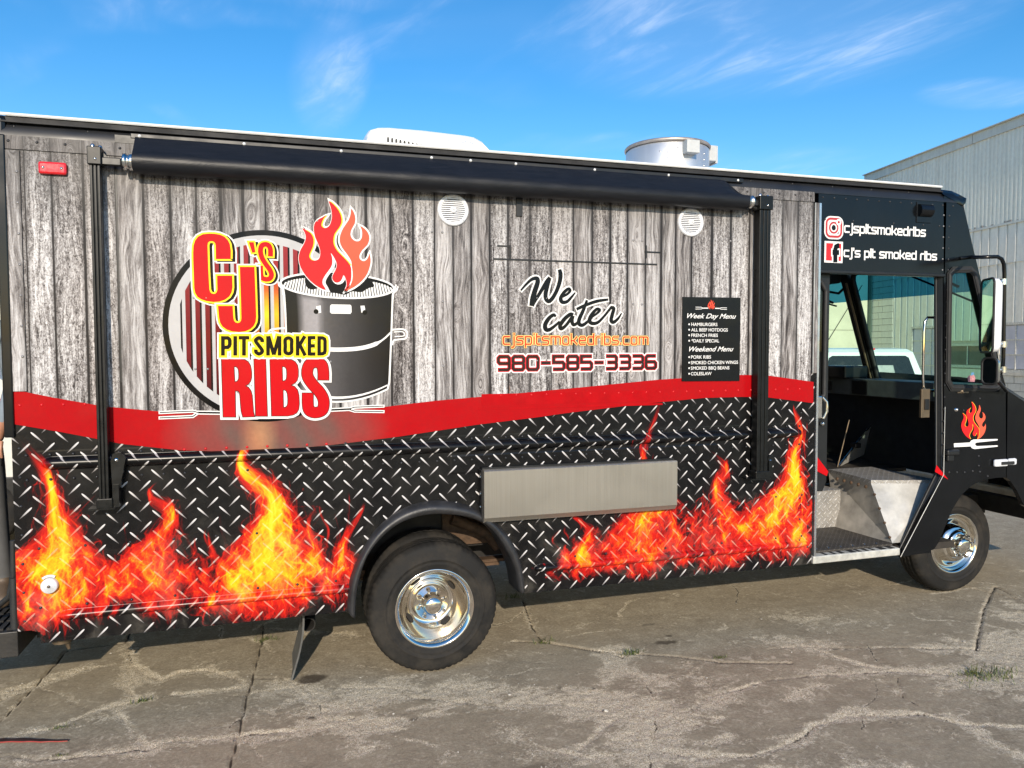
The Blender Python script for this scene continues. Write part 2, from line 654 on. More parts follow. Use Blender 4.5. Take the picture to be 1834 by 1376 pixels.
FLAME_PX = [
    ([(95, 1125), (85, 1040), (105, 965), (75, 890), (70, 840), (40, 780)], 88, 1.5, 15),
    ([(165, 1115), (165, 1040), (150, 975), (125, 930), (165, 880)], 62, .8, 9),
    ([(290, 1110), (275, 1035), (270, 975), (292, 920), (278, 890), (305, 856)], 74, 1.1, 13),
    ([(475, 1105), (480, 1020), (480, 940), (478, 875), (448, 825), (470, 762)], 96, 1.7, 18),
    ([(405, 1110), (400, 1050), (400, 1000), (368, 950)], 55, .6, 8),
    ([(550, 1090), (555, 1015), (560, 955), (572, 900)], 52, .8, 9),
    ([(612, 1085), (618, 1015), (625, 960), (648, 900)], 42, 1.0, 10),
    ([(1040, 1035), (1045, 990), (1045, 950), (1028, 912)], 50, 1.1, 11),
    ([(1160, 1025), (1160, 935), (1175, 865), (1160, 800), (1172, 715)], 66, 1.15, 14),
    ([(1215, 1020), (1210, 950), (1232, 890)], 48, .6, 8),
    ([(1105, 1025), (1105, 970), (1122, 915)], 46, .6, 8),
    ([(1290, 1010), (1295, 950), (1300, 905), (1280, 860), (1292, 835), (1273, 805)], 56, 1.3, 13),
    ([(1345, 1005), (1340, 950), (1347, 905)], 40, .55, 7),
    ([(1405, 995), (1410, 925), (1425, 865), (1408, 815), (1442, 775), (1428, 727)], 58, 1.5, 15),
    ([(1445, 990), (1445, 930), (1453, 880)], 30, .8, 7),
]
# smaller tongues and stray curls that run into one low fire along the foot
_rw = np.random.default_rng(23)
for _x0, _x1, _y, _n, _h0, _h1, _w0, _w1, _g0, _g1 in (
        (28, 640, 1122, 30, 70, 170, 24, 40, .35, .8), (985, 1455, 1036, 24, 60, 140, 18, 32, .35, .8),
        (28, 640, 1126, 46, 30, 95, 10, 22, .9, 1.9), (985, 1455, 1040, 36, 28, 80, 9, 18, .9, 1.9)):
    for _k in range(_n):
        _x = _x0 + (_x1 - _x0) * (_k + _rw.uniform()) / _n
        _yy = _y - (_x - _x0) * (.10 if _x1 < 700 else .075) + _rw.uniform(-55, 12)
        _h, _b = _rw.uniform(_h0, _h1), _rw.uniform(-42, 42)
        FLAME_PX.append(([(_x, _yy), (_x + _b * .7, _yy - _h * .33), (_x - _b * .3, _yy - _h * .7), (_x + _b * .6, _yy - _h)], _rw.uniform(_w0, _w1), _rw.uniform(_g0, _g1), 4))
# ------------------------------------------------------------------ materials
RX, RY = 1.9, 1.17                 # the truck's own origin (object coordinates start there)
black_paint = simple('black paint', (0.0045, 0.005, 0.006), 0.20, spec=0.34, var=0.25, rvar=0.06, scale=5)
black_satin = simple('black satin', (0.008, 0.008, 0.0085), 0.42, var=0.3)
black_rubber = simple('black rubber', (0.018, 0.018, 0.018), 0.62, var=0.3, bump=0.0006, bscale=180)
dark_inside = simple('dark interior', (0.012, 0.012, 0.013), 0.7, var=0.4)
arm_black = simple('black powder coat', (0.006, 0.0065, 0.0065), 0.34, spec=0.3, var=0.25, scale=30)
cove_paint = simple('semi gloss black', (0.012, 0.013, 0.016), 0.40, var=0.25, scale=5)
white_paint = simple('white paint', (0.74, 0.74, 0.73), 0.35, var=0.05)
white_plastic = simple('white plastic', (0.72, 0.73, 0.76), 0.4, var=0.05, scale=40)
grey_plastic = simple('grey plastic', (0.50, 0.51, 0.50), 0.45, var=0.08, scale=30)
chrome = simple('chrome', (0.80, 0.755, 0.68), 0.09, metal=1.0, var=0.05, rvar=0.03)
bright_metal = simple('bright metal', (0.72, 0.71, 0.69), 0.22, metal=1.0, var=0.1)
alu = simple('worn aluminium', (0.43, 0.42, 0.39), 0.5, metal=0.35, var=0.22, scale=9, rvar=0.12, bump=0.0008, bscale=25)
alu_dull = simple('dull aluminium sheet', (0.50, 0.49, 0.46), 0.5, metal=0.55, var=0.2, scale=6, rvar=0.1)
galv = simple('rolled steel', (0.72, 0.72, 0.71), 0.40, metal=0.75, var=0.06, scale=3, stretch=(6, 6, .3))
rust = simple('rusty brown steel', (0.085, 0.050, 0.028), 0.8, var=0.5, scale=22, bump=0.002)
frame_dark = simple('dirty black frame', (0.018, 0.016, 0.014), 0.75, var=0.5, scale=12)
bronze = simple('bronze plate', (0.20, 0.15, 0.10), 0.4, metal=0.7)
red_lens = simple('red lens', (0.62, 0.012, 0.018), 0.18, var=0.1, scale=60, coat=0.5)
amber = simple('amber plastic', (0.75, 0.30, 0.03), 0.3)
chrome_line = simple('polished edge', (0.62, 0.63, 0.65), 0.25, metal=0.9)

VR, VS = 0.18, 0.15                # gloss of the printed film
ink_black = simple('black ink', (0.0045, 0.0045, 0.005), VR, spec=VS, var=0.1)
ink_white = simple('white ink', (0.78, 0.77, 0.75), VR, spec=VS, var=0.04)
ink_grey = simple('grey ink', (0.47, 0.46, 0.46), VR, spec=VS, var=0.05)
ink_red = simple('red ink', (0.52, 0.006, 0.010), VR, spec=VS, var=0.08, scale=3)
ink_yellow = simple('yellow ink', (0.90, 0.66, 0.03), VR, spec=VS, var=0.05)
ink_orange = simple('orange ink', (0.78, 0.13, 0.06), VR, spec=VS, var=0.06)
ink_blue = simple('blue grey ink', (0.22, 0.27, 0.46), 0.4, var=0.1)

k = M('coloured print', VR, spec=VS)
k.color(k.mix(k.noise(60, 3).ss(.3, .7, 0.0, 0.10), k.attr('Col', 'Color'), (0.02, 0.02, 0.02)))
k.rough(k.noise(7, 4).ss(.3, .7, VR - .06, VR + .08))
print_col = k.m

# printed weathered boards
k = M('printed boards', VR, spec=0.13)
x, y, z = k.xyz()
seed, pu, pw, nz_ = k.attr('seed'), k.attr('pu'), k.attr('pw'), k.attr('tone')
warp = k.noise(1, 3, .5, vec=k.comb(x * 5.0, seed * 9.1, z * 1.6))
warp2 = k.noise(1, 2, .5, vec=k.comb(x * 16.0, seed * 3.1, z * 5.0))
# knots: a few cells per board push the grain aside
kv = k.comb(x * 8.5, seed * 5.0, z * 3.2)
kd = k.voro(1.0, vec=kv)
kpick = k.voro(1.0, vec=kv, out='Color')
kn = kd.ss(0.04, 0.34, 1.0, 0.0) * kpick.ss(0.52, 0.58)
ring = kn * 0.13
g1 = k.noise(1, 7, .68, .5, vec=k.comb(x * 95.0 + warp * 13.0 + ring * 60.0, seed * 13.0, z * 4.2 + ring * 8.0))
g2 = k.noise(1, 5, .6, .3, vec=k.comb(x * 34.0 + warp2 * 4.0 + ring * 24.0, seed * 7.7, z * 1.3))
sp = k.noise(1, 3, .7, vec=k.comb(x * 260.0, seed, z * 120.0))
big = k.noise(1, 3, .5, vec=k.comb(x * 3.0, seed * 4.3, z * 1.1))
rough_board = seed.fract().ss(0.5, 0.62)
pit = k.noise(1, 4, .7, 1.2, vec=k.comb(x * 105.0, seed * 2.0, z * 62.0))
val = g1 * 0.50 + g2 * 0.30 + sp * 0.13 + big * 0.12 + (pit - 0.5) * rough_board * 0.62 - 0.02
val = (val - 0.5) * 1.04 + 0.5 + (seed * 7.31).fract() * 0.07 - 0.028
col = k.ramp(val, [(0.29, (0.008, 0.007, 0.008)), (0.395, (0.065, 0.058, 0.058)), (0.49, (0.28, 0.262, 0.258)), (0.575, (0.57, 0.555, 0.555)), (0.68, (0.80, 0.79, 0.79))])
col = k.mix(nz_, col, (0.80, 0.78, 0.77), 'MULTIPLY')
tint = k.noise(1, 2, .5, vec=k.comb(x * 2.0, seed * 2.7, z * 0.8))
col = k.mix(tint.ss(.42, .68, 0.0, 0.38), col, (0.88, 0.82, 0.78), 'MULTIPLY')
# rusty knots
col = k.mix((kd.ss(0.02, 0.10, 1.0, 0.0) * kpick.ss(0.70, 0.74)) * 0.8, col, (0.30, 0.12, 0.04))
col = k.mix((kd.ss(0.0, 0.035, 1.0, 0.0) * kpick.ss(0.52, 0.58)) * 0.9, col, (0.02, 0.015, 0.012))
# gaps between boards
edge = pu.min((pu - 1.0) * -1.0) * pw
gapn = k.noise(1, 3, .6, vec=k.comb(x * 20.0, seed, z * 9.0))
gw = k.attr('gap')
gap = (edge + (gapn - 0.5) * 0.004 - gw).ss(-0.0012, 0.0016, 1.0, 0.0)
col = k.mix(gap, col, (0.006, 0.006, 0.007))
halo = (edge - gw).ss(0.0, 0.020, 0.50, 0.0)
col = k.mix(halo, col, (0.05, 0.045, 0.045))
# board colour gets darker towards the top
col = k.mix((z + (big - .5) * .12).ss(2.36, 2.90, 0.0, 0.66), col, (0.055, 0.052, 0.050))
k.color(col)
k.rough(k.noise(5, 4).ss(.3, .7, .19, .30))
k.bump(k.noise(9, 2), 0.0022, 0.35)
wood_print = k.m

# tread plate print with the fire over it
k = M('printed tread plate', 0.24, spec=0.28)
x, y, z = k.xyz()
x = x + RX


def bars(k, x, z, x0, z0, sgn):
    px_, pz_ = 0.1048, 0.1033
    dx = (((x - x0) / px_ + 0.5).fract() - 0.5) * px_
    dz = (((z - z0) / pz_ + 0.5).fract() - 0.5) * pz_
    a = (dx * sgn + dz) * 0.7071
    n = (dx * sgn - dz) * 0.7071
    t = a / 0.0380
    tz = t if sgn > 0 else t
    w = ((t * t) * -1.0 + 1.0).max(0.0).sqrt() * (tz * 0.42 + 0.62) * 0.0060
    msk = (n.abs() - w).ss(-0.0009, 0.0009, 1.0, 0.0) * t.abs().less(1.0)
    return msk, tz


bx, bz = xz(173.5, 800.3)
m1, t1 = bars(k, x, z, bx, bz, 1)
bx2, bz2 = xz(150 + 685 / 7.644, 780 + 270 / 7.644)
m2, t2 = bars(k, x, z, bx2, bz2, -1)
mm = m1.max(m2)
tt = m1 * t1 + m2 * t2
shade = k.ramp(tt * 0.5 + 0.5, [(0.05, (0.08, 0.07, 0.07)), (0.45, (0.42, 0.40, 0.40)), (0.95, (0.70, 0.68, 0.68))])
base = k.mix(k.noise(18, 5, .6).ss(.35, .75), (0.0035, 0.0035, 0.004), (0.008, 0.008, 0.0085))
base = k.mix(mm, base, shade)
fa = k.attr('fire', 'Alpha')
fc = k.attr('fire', 'Color')
# the bars glimmer through the fire
fcol = k.mix(mm * 0.26, fc, (1.0, 0.62, 0.42), 'SCREEN')
base = k.mix(fa, base, fcol)
film = k.noise(5, 6, .66, .5).ss(.46, .74, 0, .16) * z.ss(.50, 1.15, 1.0, .15)
scr = k.noise(1, 5, .7, vec=k.comb(x * 14, 0.0, z * 95)).ss(.64, .74, 0, .16)
base = k.mix(film.max(scr), base, (.30, .27, .22))
k.color(base)
k.rough(k.noise(4, 4).ss(.3, .7, .20, .32) + film * .9)
k.bump(k.noise(6, 3), 0.003, 0.4)
tread_print = k.m

# real tread plate (aluminium) on the step
k = M('aluminium tread plate', 0.42, metal=0.5)
x, y, z = k.xyz()


def plate(k, x, z, p, hl, hw_):
    out = None
    for (o, sgn) in ((0.0, 1), (0.5, -1)):
        dx = ((x / p + o).fract() - 0.5) * p
        dz = ((z / p + o).fract() - 0.5) * p
        a = (dx * sgn + dz) * 0.7071
        n = (dx * sgn - dz) * 0.7071
        t = a / hl
        h = ((t * t) * -1.0 + 1.0).max(0.0).sqrt()
        mm_ = (n.abs() - h * hw_).ss(-0.002, 0.001, 1.0, 0.0) * t.abs().less(1.0)
        out = mm_ if out is None else out.max(mm_)
    return out


pl = plate(k, x, y + z, 0.050, 0.017, 0.0045)
k.color(k.mix(pl, k.ramp(k.noise(14, 5), [(0.3, (0.34, 0.32, 0.295)), (0.7, (0.50, 0.48, 0.45))]), (0.66, 0.65, 0.63)))
k.bump(pl, 0.003)
tread_metal = k.m
k = M('dirty step mat', 0.7)
x, y, z = k.xyz()
pl = plate(k, x, y + z, 0.040, 0.014, 0.0035)
k.color(k.mix(pl, k.ramp(k.noise(10, 5), [(0.3, (0.022, 0.019, 0.016)), (0.7, (0.065, 0.055, 0.044))]), (0.11, 0.10, 0.09)))
k.bump(pl, 0.002)
step_mat = k.m

# brushed stainless
k = M('brushed stainless', 0.40, metal=0.75)
br = k.noise(1, 4, .7, vec=k.comb(*[a * s_ for a, s_ in zip(k.xyz(), (140.0, 4.0, 1.2))]))
sm_ = k.noise(3.5, 4)
k.color(k.mix(br.ss(.3, .7), (0.37, 0.342, 0.298), (0.405, 0.378, 0.332)))
k.rough((br.ss(.3, .7, 0.38, 0.46) + sm_.ss(.35, .65, -.04, .06)))
k.b.inputs['Anisotropic'].default_value = 0.6
k.bump(br * .02 + k.noise(2.2, 3) , 0.004, .5)
stainless = k.m

# awning cloth
k = M('black awning vinyl', 0.42, spec=0.30)
k.color(k.ramp(k.noise(9, 5, .6, stretch=(1, 6, 6)), [(0.3, (0.006, 0.007, 0.009)), (0.7, (0.012, 0.013, 0.017))]))
k.bump(k.noise(4, 4, .6, 1.0, stretch=(1.5, 4, 4)) + k.noise(420, 2) * 0.06, 0.004, 0.5)
awning_cloth = k.m

# tyre
k = M('tyre rubber', 0.80, spec=0.22)
dust = k.noise(7, 5, .65)
k.color(k.mix(dust.ss(.40, .70, 0, .85), (0.016, 0.0155, 0.015), (0.042, 0.037, 0.031)))
k.bump(k.noise(90, 4, .65), 0.0016)
k.rough(dust.ss(.35, .7, .68, .92))
tyre_mat = k.m


def glass(name, tint, gloss=0.06, ior=1.45, extra=0.0):
    mt = bpy.data.materials.new(name)
    mt.use_nodes = True
    nt = mt.node_tree
    for n in list(nt.nodes):
        nt.nodes.remove(n)
    o = nt.nodes.new('ShaderNodeOutputMaterial')
    tr = nt.nodes.new('ShaderNodeBsdfTransparent')
    gl = nt.nodes.new('ShaderNodeBsdfGlossy')
    gl.inputs['Roughness'].default_value = 0.02
    tc = nt.nodes.new('ShaderNodeTexCoord')
    no = nt.nodes.new('ShaderNodeTexNoise')
    no.inputs['Scale'].default_value = 3.0
    nt.links.new(tc.outputs['Object'], no.inputs['Vector'])
    mxc = nt.nodes.new('ShaderNodeMix')
    mxc.data_type = 'RGBA'
    mxc.inputs[6].default_value = tuple(tint) + (1,)
    mxc.inputs[7].default_value = tuple(min(1, t * .94) for t in tint) + (1,)
    nt.links.new(no.outputs['Fac'], mxc.inputs[0])
    nt.links.new(mxc.outputs[2], tr.inputs['Color'])
    lw = nt.nodes.new('ShaderNodeLayerWeight')
    lw.inputs['Blend'].default_value = 0.5
    pw = nt.nodes.new('ShaderNodeMath')
    pw.operation = 'POWER'
    pw.inputs[1].default_value = 4.0
    nt.links.new(lw.outputs['Facing'], pw.inputs[0])
    fr = nt.nodes.new('ShaderNodeMath')
    fr.operation = 'MULTIPLY_ADD'
    fr.inputs[1].default_value = 0.8
    fr.inputs[2].default_value = gloss
    nt.links.new(pw.outputs[0], fr.inputs[0])
    mx = nt.nodes.new('ShaderNodeMixShader')
    nt.links.new(fr.outputs[0], mx.inputs[0])
    nt.links.new(tr.outputs[0], mx.inputs[1])
    nt.links.new(gl.outputs[0], mx.inputs[2])
    nt.links.new(mx.outputs[0], o.inputs[0])
    return mt


glass_green = glass('pale green glass', (0.70, 0.97, 0.85), 0.03)
glass_band = glass('blue shade band', (0.03, 0.22, 0.36))
glass_dark = glass('smoked glass', (0.10, 0.13, 0.12))
mirror_glass = simple('mirror', (0.72, 0.76, 0.74), 0.02, metal=1.0, var=0.02, rvar=0.0)
# ------------------------------------------------------------------ the food truck
truck = thing('food_truck', 'black food truck wrapped in printed boards, tread plate and flames, its cab door open', 'food truck', (RX, RY, 0))
WID, ROOF = 2.35, 2.98
XR, XB, XC = -1.24, 3.335, 4.40        # tail, end of the body, end of the door header


def part(name, mb, mats, parent=None, **kw):
    return mb.build(name, mats, parent or truck, truck, **kw)


# stripe curves (x, z)
ST_TOP = [xz(*p) for p in ((5, 693), (26, 698), (100, 713), (187, 728), (285, 737), (400, 741), (520, 739), (620, 734), (688, 729), (778, 718), (853, 711.5), (945, 703), (1060, 692), (1175, 680.5), (1260, 675), (1330, 671.5), (1377, 673), (1462, 685))]
ST_BOT = [xz(*p) for p in ((5, 755), (26, 760), (110, 774), (189, 789), (217, 795), (321, 806.5), (400, 809), (480, 808), (598, 796.5), (715, 782), (853, 761), (959, 748), (1014, 740), (1147, 724), (1259, 713), (1330, 711), (1375, 712), (1462, 723))]


def curve(c, x):
    return float(np.interp(x, [q[0] for q in c], [q[1] for q in c]))


def st_mid(x):
    return 0.5 * (curve(ST_TOP, x) + curve(ST_BOT, x))


# --- wheel arch outline in x,z
ARCH_IN = [xz(480 + a / 2.548, 700 + b / 2.548) for a, b in ((398, 1030), (402, 930), (418, 850), (452, 750), (512, 670), (582, 612), (660, 578), (750, 562), (850, 566), (930, 582), (985, 608), (1040, 662), (1088, 740), (1120, 820), (1138, 915))]
ARCH_OUT = [xz(480 + a / 2.548, 700 + b / 2.548) for a, b in ((360, 1000), (366, 900), (382, 828), (424, 735), (484, 640), (562, 570), (642, 526), (742, 502), (842, 507), (922, 526), (986, 562), (1042, 602), (1110, 682), (1150, 780), (1170, 905))]

# --- lower flank: fine sheet with pressed-out rails and the fire print
st = 0.004
gx0, gz0 = XR, 0.435
gnx, gnz = int((XB - XR) / st) + 1, int((1.74 - gz0) / st) + 1
fire = fire_print(gnx, gnz, gx0, gz0, st,
                  [([xz(*q) for q in path], (xz(path[0][0] + hw, path[0][1])[0] - xz(path[0][0] - hw, path[0][1])[0]) / 2, g, s_) for path, hw, g, s_ in FLAME_PX],
                  np.random.default_rng(11))
X, Z = np.meshgrid(gx0 + st * np.arange(gnx), gz0 + st * np.arange(gnz))
Yp = np.zeros_like(X)


def rail(X, Z, zc, hh, out, xa, xb):
    e = np.clip(np.minimum(X - xa, xb - X) / 0.05, 0, 1)
    e = np.sqrt(np.clip(1 - (1 - e) ** 2, 0, 1))
    t = (Z - zc) / (hh * np.maximum(e, 1e-3))
    return np.where((np.abs(t) < 1) & (e > 0), out * e * np.sqrt(np.clip(1 - t * t, 0, 1)), 0)


rx = [xz(75, 830)[0], xz(1436, 776)[0]]
Yp -= rail(X, Z, 1.312, 0.029, 0.033, rx[0], rx[1])
Yp -= np.where((Z > 1.345) & (Z < 1.372) & (X > rx[0] - .02) & (X < rx[1] + .02), 0.0006, 0)
Yp -= np.where((Z > 1.16) & (Z < 1.262) & (X > .9) & (X < 2.6), 0.003, 0)
Yp -= rail(X, Z, 0.562, 0.022, 0.026, xz(104, 1103)[0], 0.40)
Yp -= np.where((Z > 0.593) & (Z < 0.600) & (X > -1.03) & (X < .40), 0.0006, 0)
Yp -= rail(X, Z, 0.575, 0.022, 0.026, 1.395, 3.29)
Yp -= np.where((Z > 0.607) & (Z < 0.614) & (X > 1.41) & (X < 3.27), 0.0006, 0)
# gentle oil-canning of the sheet
Yp += 0.0016 * np.sin(X * 3.1 + 1) * np.sin(Z * 4.7) + 0.0010 * np.sin(X * 7.7 + Z * 3)
Yp = np.minimum(Yp, 0.001)


def inside(px_, pz_, poly):
    ins = np.zeros(px_.shape, bool)
    n = len(poly)
    for i in range(n):
        (x1, z1), (x2, z2) = poly[i], poly[(i + 1) % n]
        if z1 == z2:
            continue
        c = ((z1 > pz_) != (z2 > pz_)) & (px_ < (x2 - x1) * (pz_ - z1) / (z2 - z1) + x1)
        ins ^= c
    return ins


mid = [((a[0] + b[0]) / 2, (a[1] + b[1]) / 2) for a, b in zip(ARCH_IN, ARCH_OUT)]
cutpoly = [(mid[0][0], 0.2)] + mid + [(mid[-1][0], 0.2)]
Xq, Zq = X[:-1, :-1] + st / 2, Z[:-1, :-1] + st / 2
keep = ~inside(Xq, Zq, cutpoly)
keep &= ~((Xq < xz(73, 1153)[0]) & (Zq < 0.505 - 0.35 * np.clip(Xq + 1.19, 0, 1)))
Xs = X - RX
idx = np.arange(gnx * gnz).reshape(gnz, gnx)
quads = np.stack([idx[:-1, :-1], idx[:-1, 1:], idx[1:, 1:], idx[1:, :-1]], -1)[keep]
me = bpy.data.meshes.new('flank_panel')
V = np.stack([Xs, Yp - RY, Z], -1).reshape(-1, 3).astype(np.float32)
used = np.zeros(len(V), bool); used[quads.ravel()] = True
remap = np.cumsum(used) - 1
V = V[used]; quads = remap[quads]
me.vertices.add(len(V)); me.vertices.foreach_set('co', V.ravel())
me.loops.add(quads.size); me.loops.foreach_set('vertex_index', quads.ravel().astype(np.int32))
me.polygons.add(len(quads))
me.polygons.foreach_set('loop_start', (np.arange(len(quads)) * 4).astype(np.int32))
me.polygons.foreach_set('loop_total', np.full(len(quads), 4, np.int32))
me.polygons.foreach_set('use_smooth', np.ones(len(quads), bool))
at = me.color_attributes.new('fire', 'FLOAT_COLOR', 'POINT')
at.data.foreach_set('color', fire.reshape(-1, 4)[used].ravel())
me.materials.append(tread_print)
me.update(calc_edges=True)
side_panel = bpy.data.objects.new('flank_panel', me)
COL.objects.link(side_panel)
side_panel.parent = truck

# --- printed boards
PLANK_PX = [6, 41, 50, 97, 154, 212, 260, 308, 354, 397, 438, 478, 521, 566, 606, 657, 700, 740, 779, 811, 844, 877, 910, 949, 987, 1026, 1060, 1092, 1124, 1155, 1183, 1210, 1237, 1274, 1308, 1341, 1362, 1400, 1427, 1455]
pxs = [xz(p, 500)[0] for p in PLANK_PX]
pxs[0] = XR
ZTOP = 2.862


def plank(xa, xb, za0, za1, zt, y, seed, gap, tone, name='printed_plank', parent=None):
    me = bpy.data.meshes.new(name)
    v = [(xa - RX, y - RY, za0), (xb - RX, y - RY, za1), (xb - RX, y - RY, zt), (xa - RX, y - RY, zt)]
    me.from_pydata(v, [], [(0, 1, 2, 3)])
    for nm, vals in (('seed', [seed] * 4), ('pu', [0, 1, 1, 0]), ('pw', [xb - xa] * 4), ('gap', [gap] * 4), ('tone', [tone] * 4)):
        a = me.attributes.new(nm, 'FLOAT', 'POINT')
        a.data.foreach_set('value', [float(q) for q in vals])
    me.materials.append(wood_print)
    o = bpy.data.objects.new(name, me)
    COL.objects.link(o)
    o.parent = parent or side_panel
    return o


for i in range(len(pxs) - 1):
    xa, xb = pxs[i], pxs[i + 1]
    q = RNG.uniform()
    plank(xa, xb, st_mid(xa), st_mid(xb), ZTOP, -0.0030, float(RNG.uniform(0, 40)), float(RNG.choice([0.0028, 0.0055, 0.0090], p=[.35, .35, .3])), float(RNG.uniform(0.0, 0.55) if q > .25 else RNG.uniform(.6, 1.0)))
# raised frame of boards at the tail: posts and top strip stand a few millimetres proud
mb = MB()
fr = part('corner_post', mb.box(xz(6, 400)[0], xz(40, 400)[0], -0.010, -0.0035, st_mid(-1.2) + .08, 2.80), black_satin)
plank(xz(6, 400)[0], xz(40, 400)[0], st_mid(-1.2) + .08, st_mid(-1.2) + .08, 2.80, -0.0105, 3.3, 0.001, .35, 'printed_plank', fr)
tp = part('top_strip', MB().box(xz(6, 240)[0], xz(1455, 350)[0], -0.009, -0.0035, 2.805, 2.868), black_satin)
mb = MB()
xs = [xz(6, 240)[0]] + pxs[2:]
for i in range(len(xs) - 1):
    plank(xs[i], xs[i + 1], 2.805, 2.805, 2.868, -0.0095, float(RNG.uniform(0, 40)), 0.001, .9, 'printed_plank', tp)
ep = part('end_strip', MB().box(xz(1456, 500)[0], xz(1466, 500)[0], -0.012, -0.0035, 1.70, 2.80), alu_dull)
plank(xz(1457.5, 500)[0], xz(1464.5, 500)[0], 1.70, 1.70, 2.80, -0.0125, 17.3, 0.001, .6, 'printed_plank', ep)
part('edge_trim', MB().box(xz(1465.4, 600)[0], XB + .006, -0.013, 0.05, 0.45, 2.80), chrome_line)
part('corner_trim', MB().box(XR - .026, XR + .017, -0.016, .06, 1.445, 2.87, ch=.006), black_paint)

# --- panel seams of the serving hatch and the vent hatch
mb = MB()
hx = xz(213, 500)[0]
mb.box(hx - .004, hx + .003, -.0045, -.003, 1.70, 2.78)
hx2 = xz(1190, 500)[0]
mb.box(hx2 - .0012, hx2 + .0012, -.0042, -.003, st_mid(hx2) + .12, 2.70)
for a, b in (((883, 465), (1176, 473)), ((890, 440), (915, 442)), ((1154, 451), (1182, 453))):
    p, q = xz(*a), xz(*b)
    mb.box(p[0], q[0], -.0065, -.003, (p[1] + q[1]) / 2 - .005, (p[1] + q[1]) / 2 + .004)
for px_ in (913, 1156):
    p = xz(px_, 446)
    mb.box(p[0] - .005, p[0] + .005, -.010, -.003, p[1] - .055, p[1] + .02)
p = xz(929, 372)
mb.box(p[0] - .018, p[0] + .018, -.016, -.003, p[1] - .05, p[1] + .06)
part('hatch_hardware', mb, black_satin)
# raised sill frame on the red stripe
mb = MB()
p, q = xz(856, 733), xz(1186, 700)
mb.box(p[0], q[0], -.0070, -.0045, p[1] - .004, p[1] + .008)
mb.box(p[0] + .02, q[0], -.0062, -.0045, p[1] + .020, p[1] + .085)
ink_sill = simple('sill red', (.40, .004, .007), VR, spec=VS)
part('hatch_sill', mb, ink_sill)

# --- red stripe
sx = np.linspace(XR, XB - .012, 150)
mb = MB()
v, cc = [], []
ctr, ctr2 = xz(500, 772), xz(465, 800)
ROWS = 9
red = np.array([0.40, 0.004, 0.007])
for x_ in sx:
    zb, zt = curve(ST_BOT, x_), curve(ST_TOP, x_)
    for j in range(ROWS):
        z_ = zb + (zt - zb) * j / (ROWS - 1)
        d = math.hypot((x_ - ctr[0]) / .58, (z_ - ctr[1]) / .26)
        kf = max(0.0, 1 - d) ** .8
        kf = min(1, kf * 1.5) * (.9 + .1 * math.sin(x_ * 37 + z_ * 21))
        d2 = math.hypot((x_ - ctr2[0]) / .10, (z_ - ctr2[1] - .05) / .2)
        c = red * (1 - kf) + np.array([0.14, 0.085, 0.072]) * kf
        k2 = max(0, 1 - d2) * .5
        c = c * (1 - k2) + np.array([.75, .36, .16]) * k2
        v.append((x_, -0.0045, z_)); cc.append(tuple(c) + (1,))
f = []
for i in range(len(sx) - 1):
    for j in range(ROWS - 1):
        a = i * ROWS + j
        f.append((a, a + ROWS, a + ROWS + 1, a + 1))
mb.add(v, f, 0, cc)
part('red_stripe', mb, print_col, colors=True)

# --- roof, cove and drip rail
mb = MB()
prof = [(0.0, 2.864), (0.0, 2.872), (0.006, 2.895), (0.018, 2.920), (0.036, 2.942), (0.055, 2.955)]
v, f = [], []
xs = np.linspace(XR - .02, 4.50, 40)
for x_ in xs:
    for (y_, z_) in prof:
        v.append((x_, y_ - .004 + 0.0008 * math.sin(x_ * 9 + z_ * 30), z_))
n = len(prof)
for i in range(len(xs) - 1):
    for j in range(n - 1):
        f.append((i * n + j, (i + 1) * n + j, (i + 1) * n + j + 1, i * n + j + 1))
mb.add(v, f, 0, smooth=True)
part('roof_cove', mb, cove_paint)
mb = MB()
mb.box(XR - .01, 4.36, 0.012, 0.05, 2.936, 2.962)
mb.box(XR - .012, 4.36, -0.004, 0.014, 2.931, 2.938)
part('drip_rail', mb, dark_inside)
mb = MB()
v, f = [], []
rp = [(0.004, 2.962), (0.000, 2.968), (0.004, 2.976), (0.05, 2.984), (0.4, 3.005), (WID / 2, 3.02), (WID - .4, 3.005), (WID, 2.97)]
for x_ in (XR - .01, XR + .05, 1.5, 4.30, 4.36):
    for (y_, z_) in rp:
        v.append((x_, y_, z_))
n = len(rp)
for i in range(4):
    for j in range(n - 1):
        f.append((i * n + j, (i + 1) * n + j, (i + 1) * n + j + 1, i * n + j + 1))
mb.add(v, f, 0)
part('roof', mb, white_paint)
# rounded black caps at both roof ends
mb = MB()
mb.box(XR - .04, XR + .02, 0.0, WID, 2.865, 2.965, ch=.02)
part('roof_cap', mb, black_paint)
mb = MB()
sec = [(4.36, 2.966), (4.46, 2.962), (4.535, 2.940), (4.575, 2.900), (4.57, 2.870), (4.545, 2.845)]
v, f = [], []
yy = [-.004, 0.02, 0.07, .3, WID - .3, WID - .05, WID]
for yk, y_ in enumerate(yy):
    sh = 1.0 if yk > 1 else (0.965, 0.99)[yk]
    for (x_, z_) in sec:
        zz = z_ - (0.05 if yk == 0 and z_ > 2.9 else 0.012 if yk == 1 else 0)
        v.append((4.36 + (x_ - 4.36) * sh, y_, zz))
n = len(sec)
for i in range(len(yy) - 1):
    for j in range(n - 1):
        f.append((i * n + j, i * n + j + 1, (i + 1) * n + j + 1, (i + 1) * n + j))
f.append(tuple(range(n)))
mb.add(v, f, 0, smooth=True)
part('roof_cap', mb, black_paint)

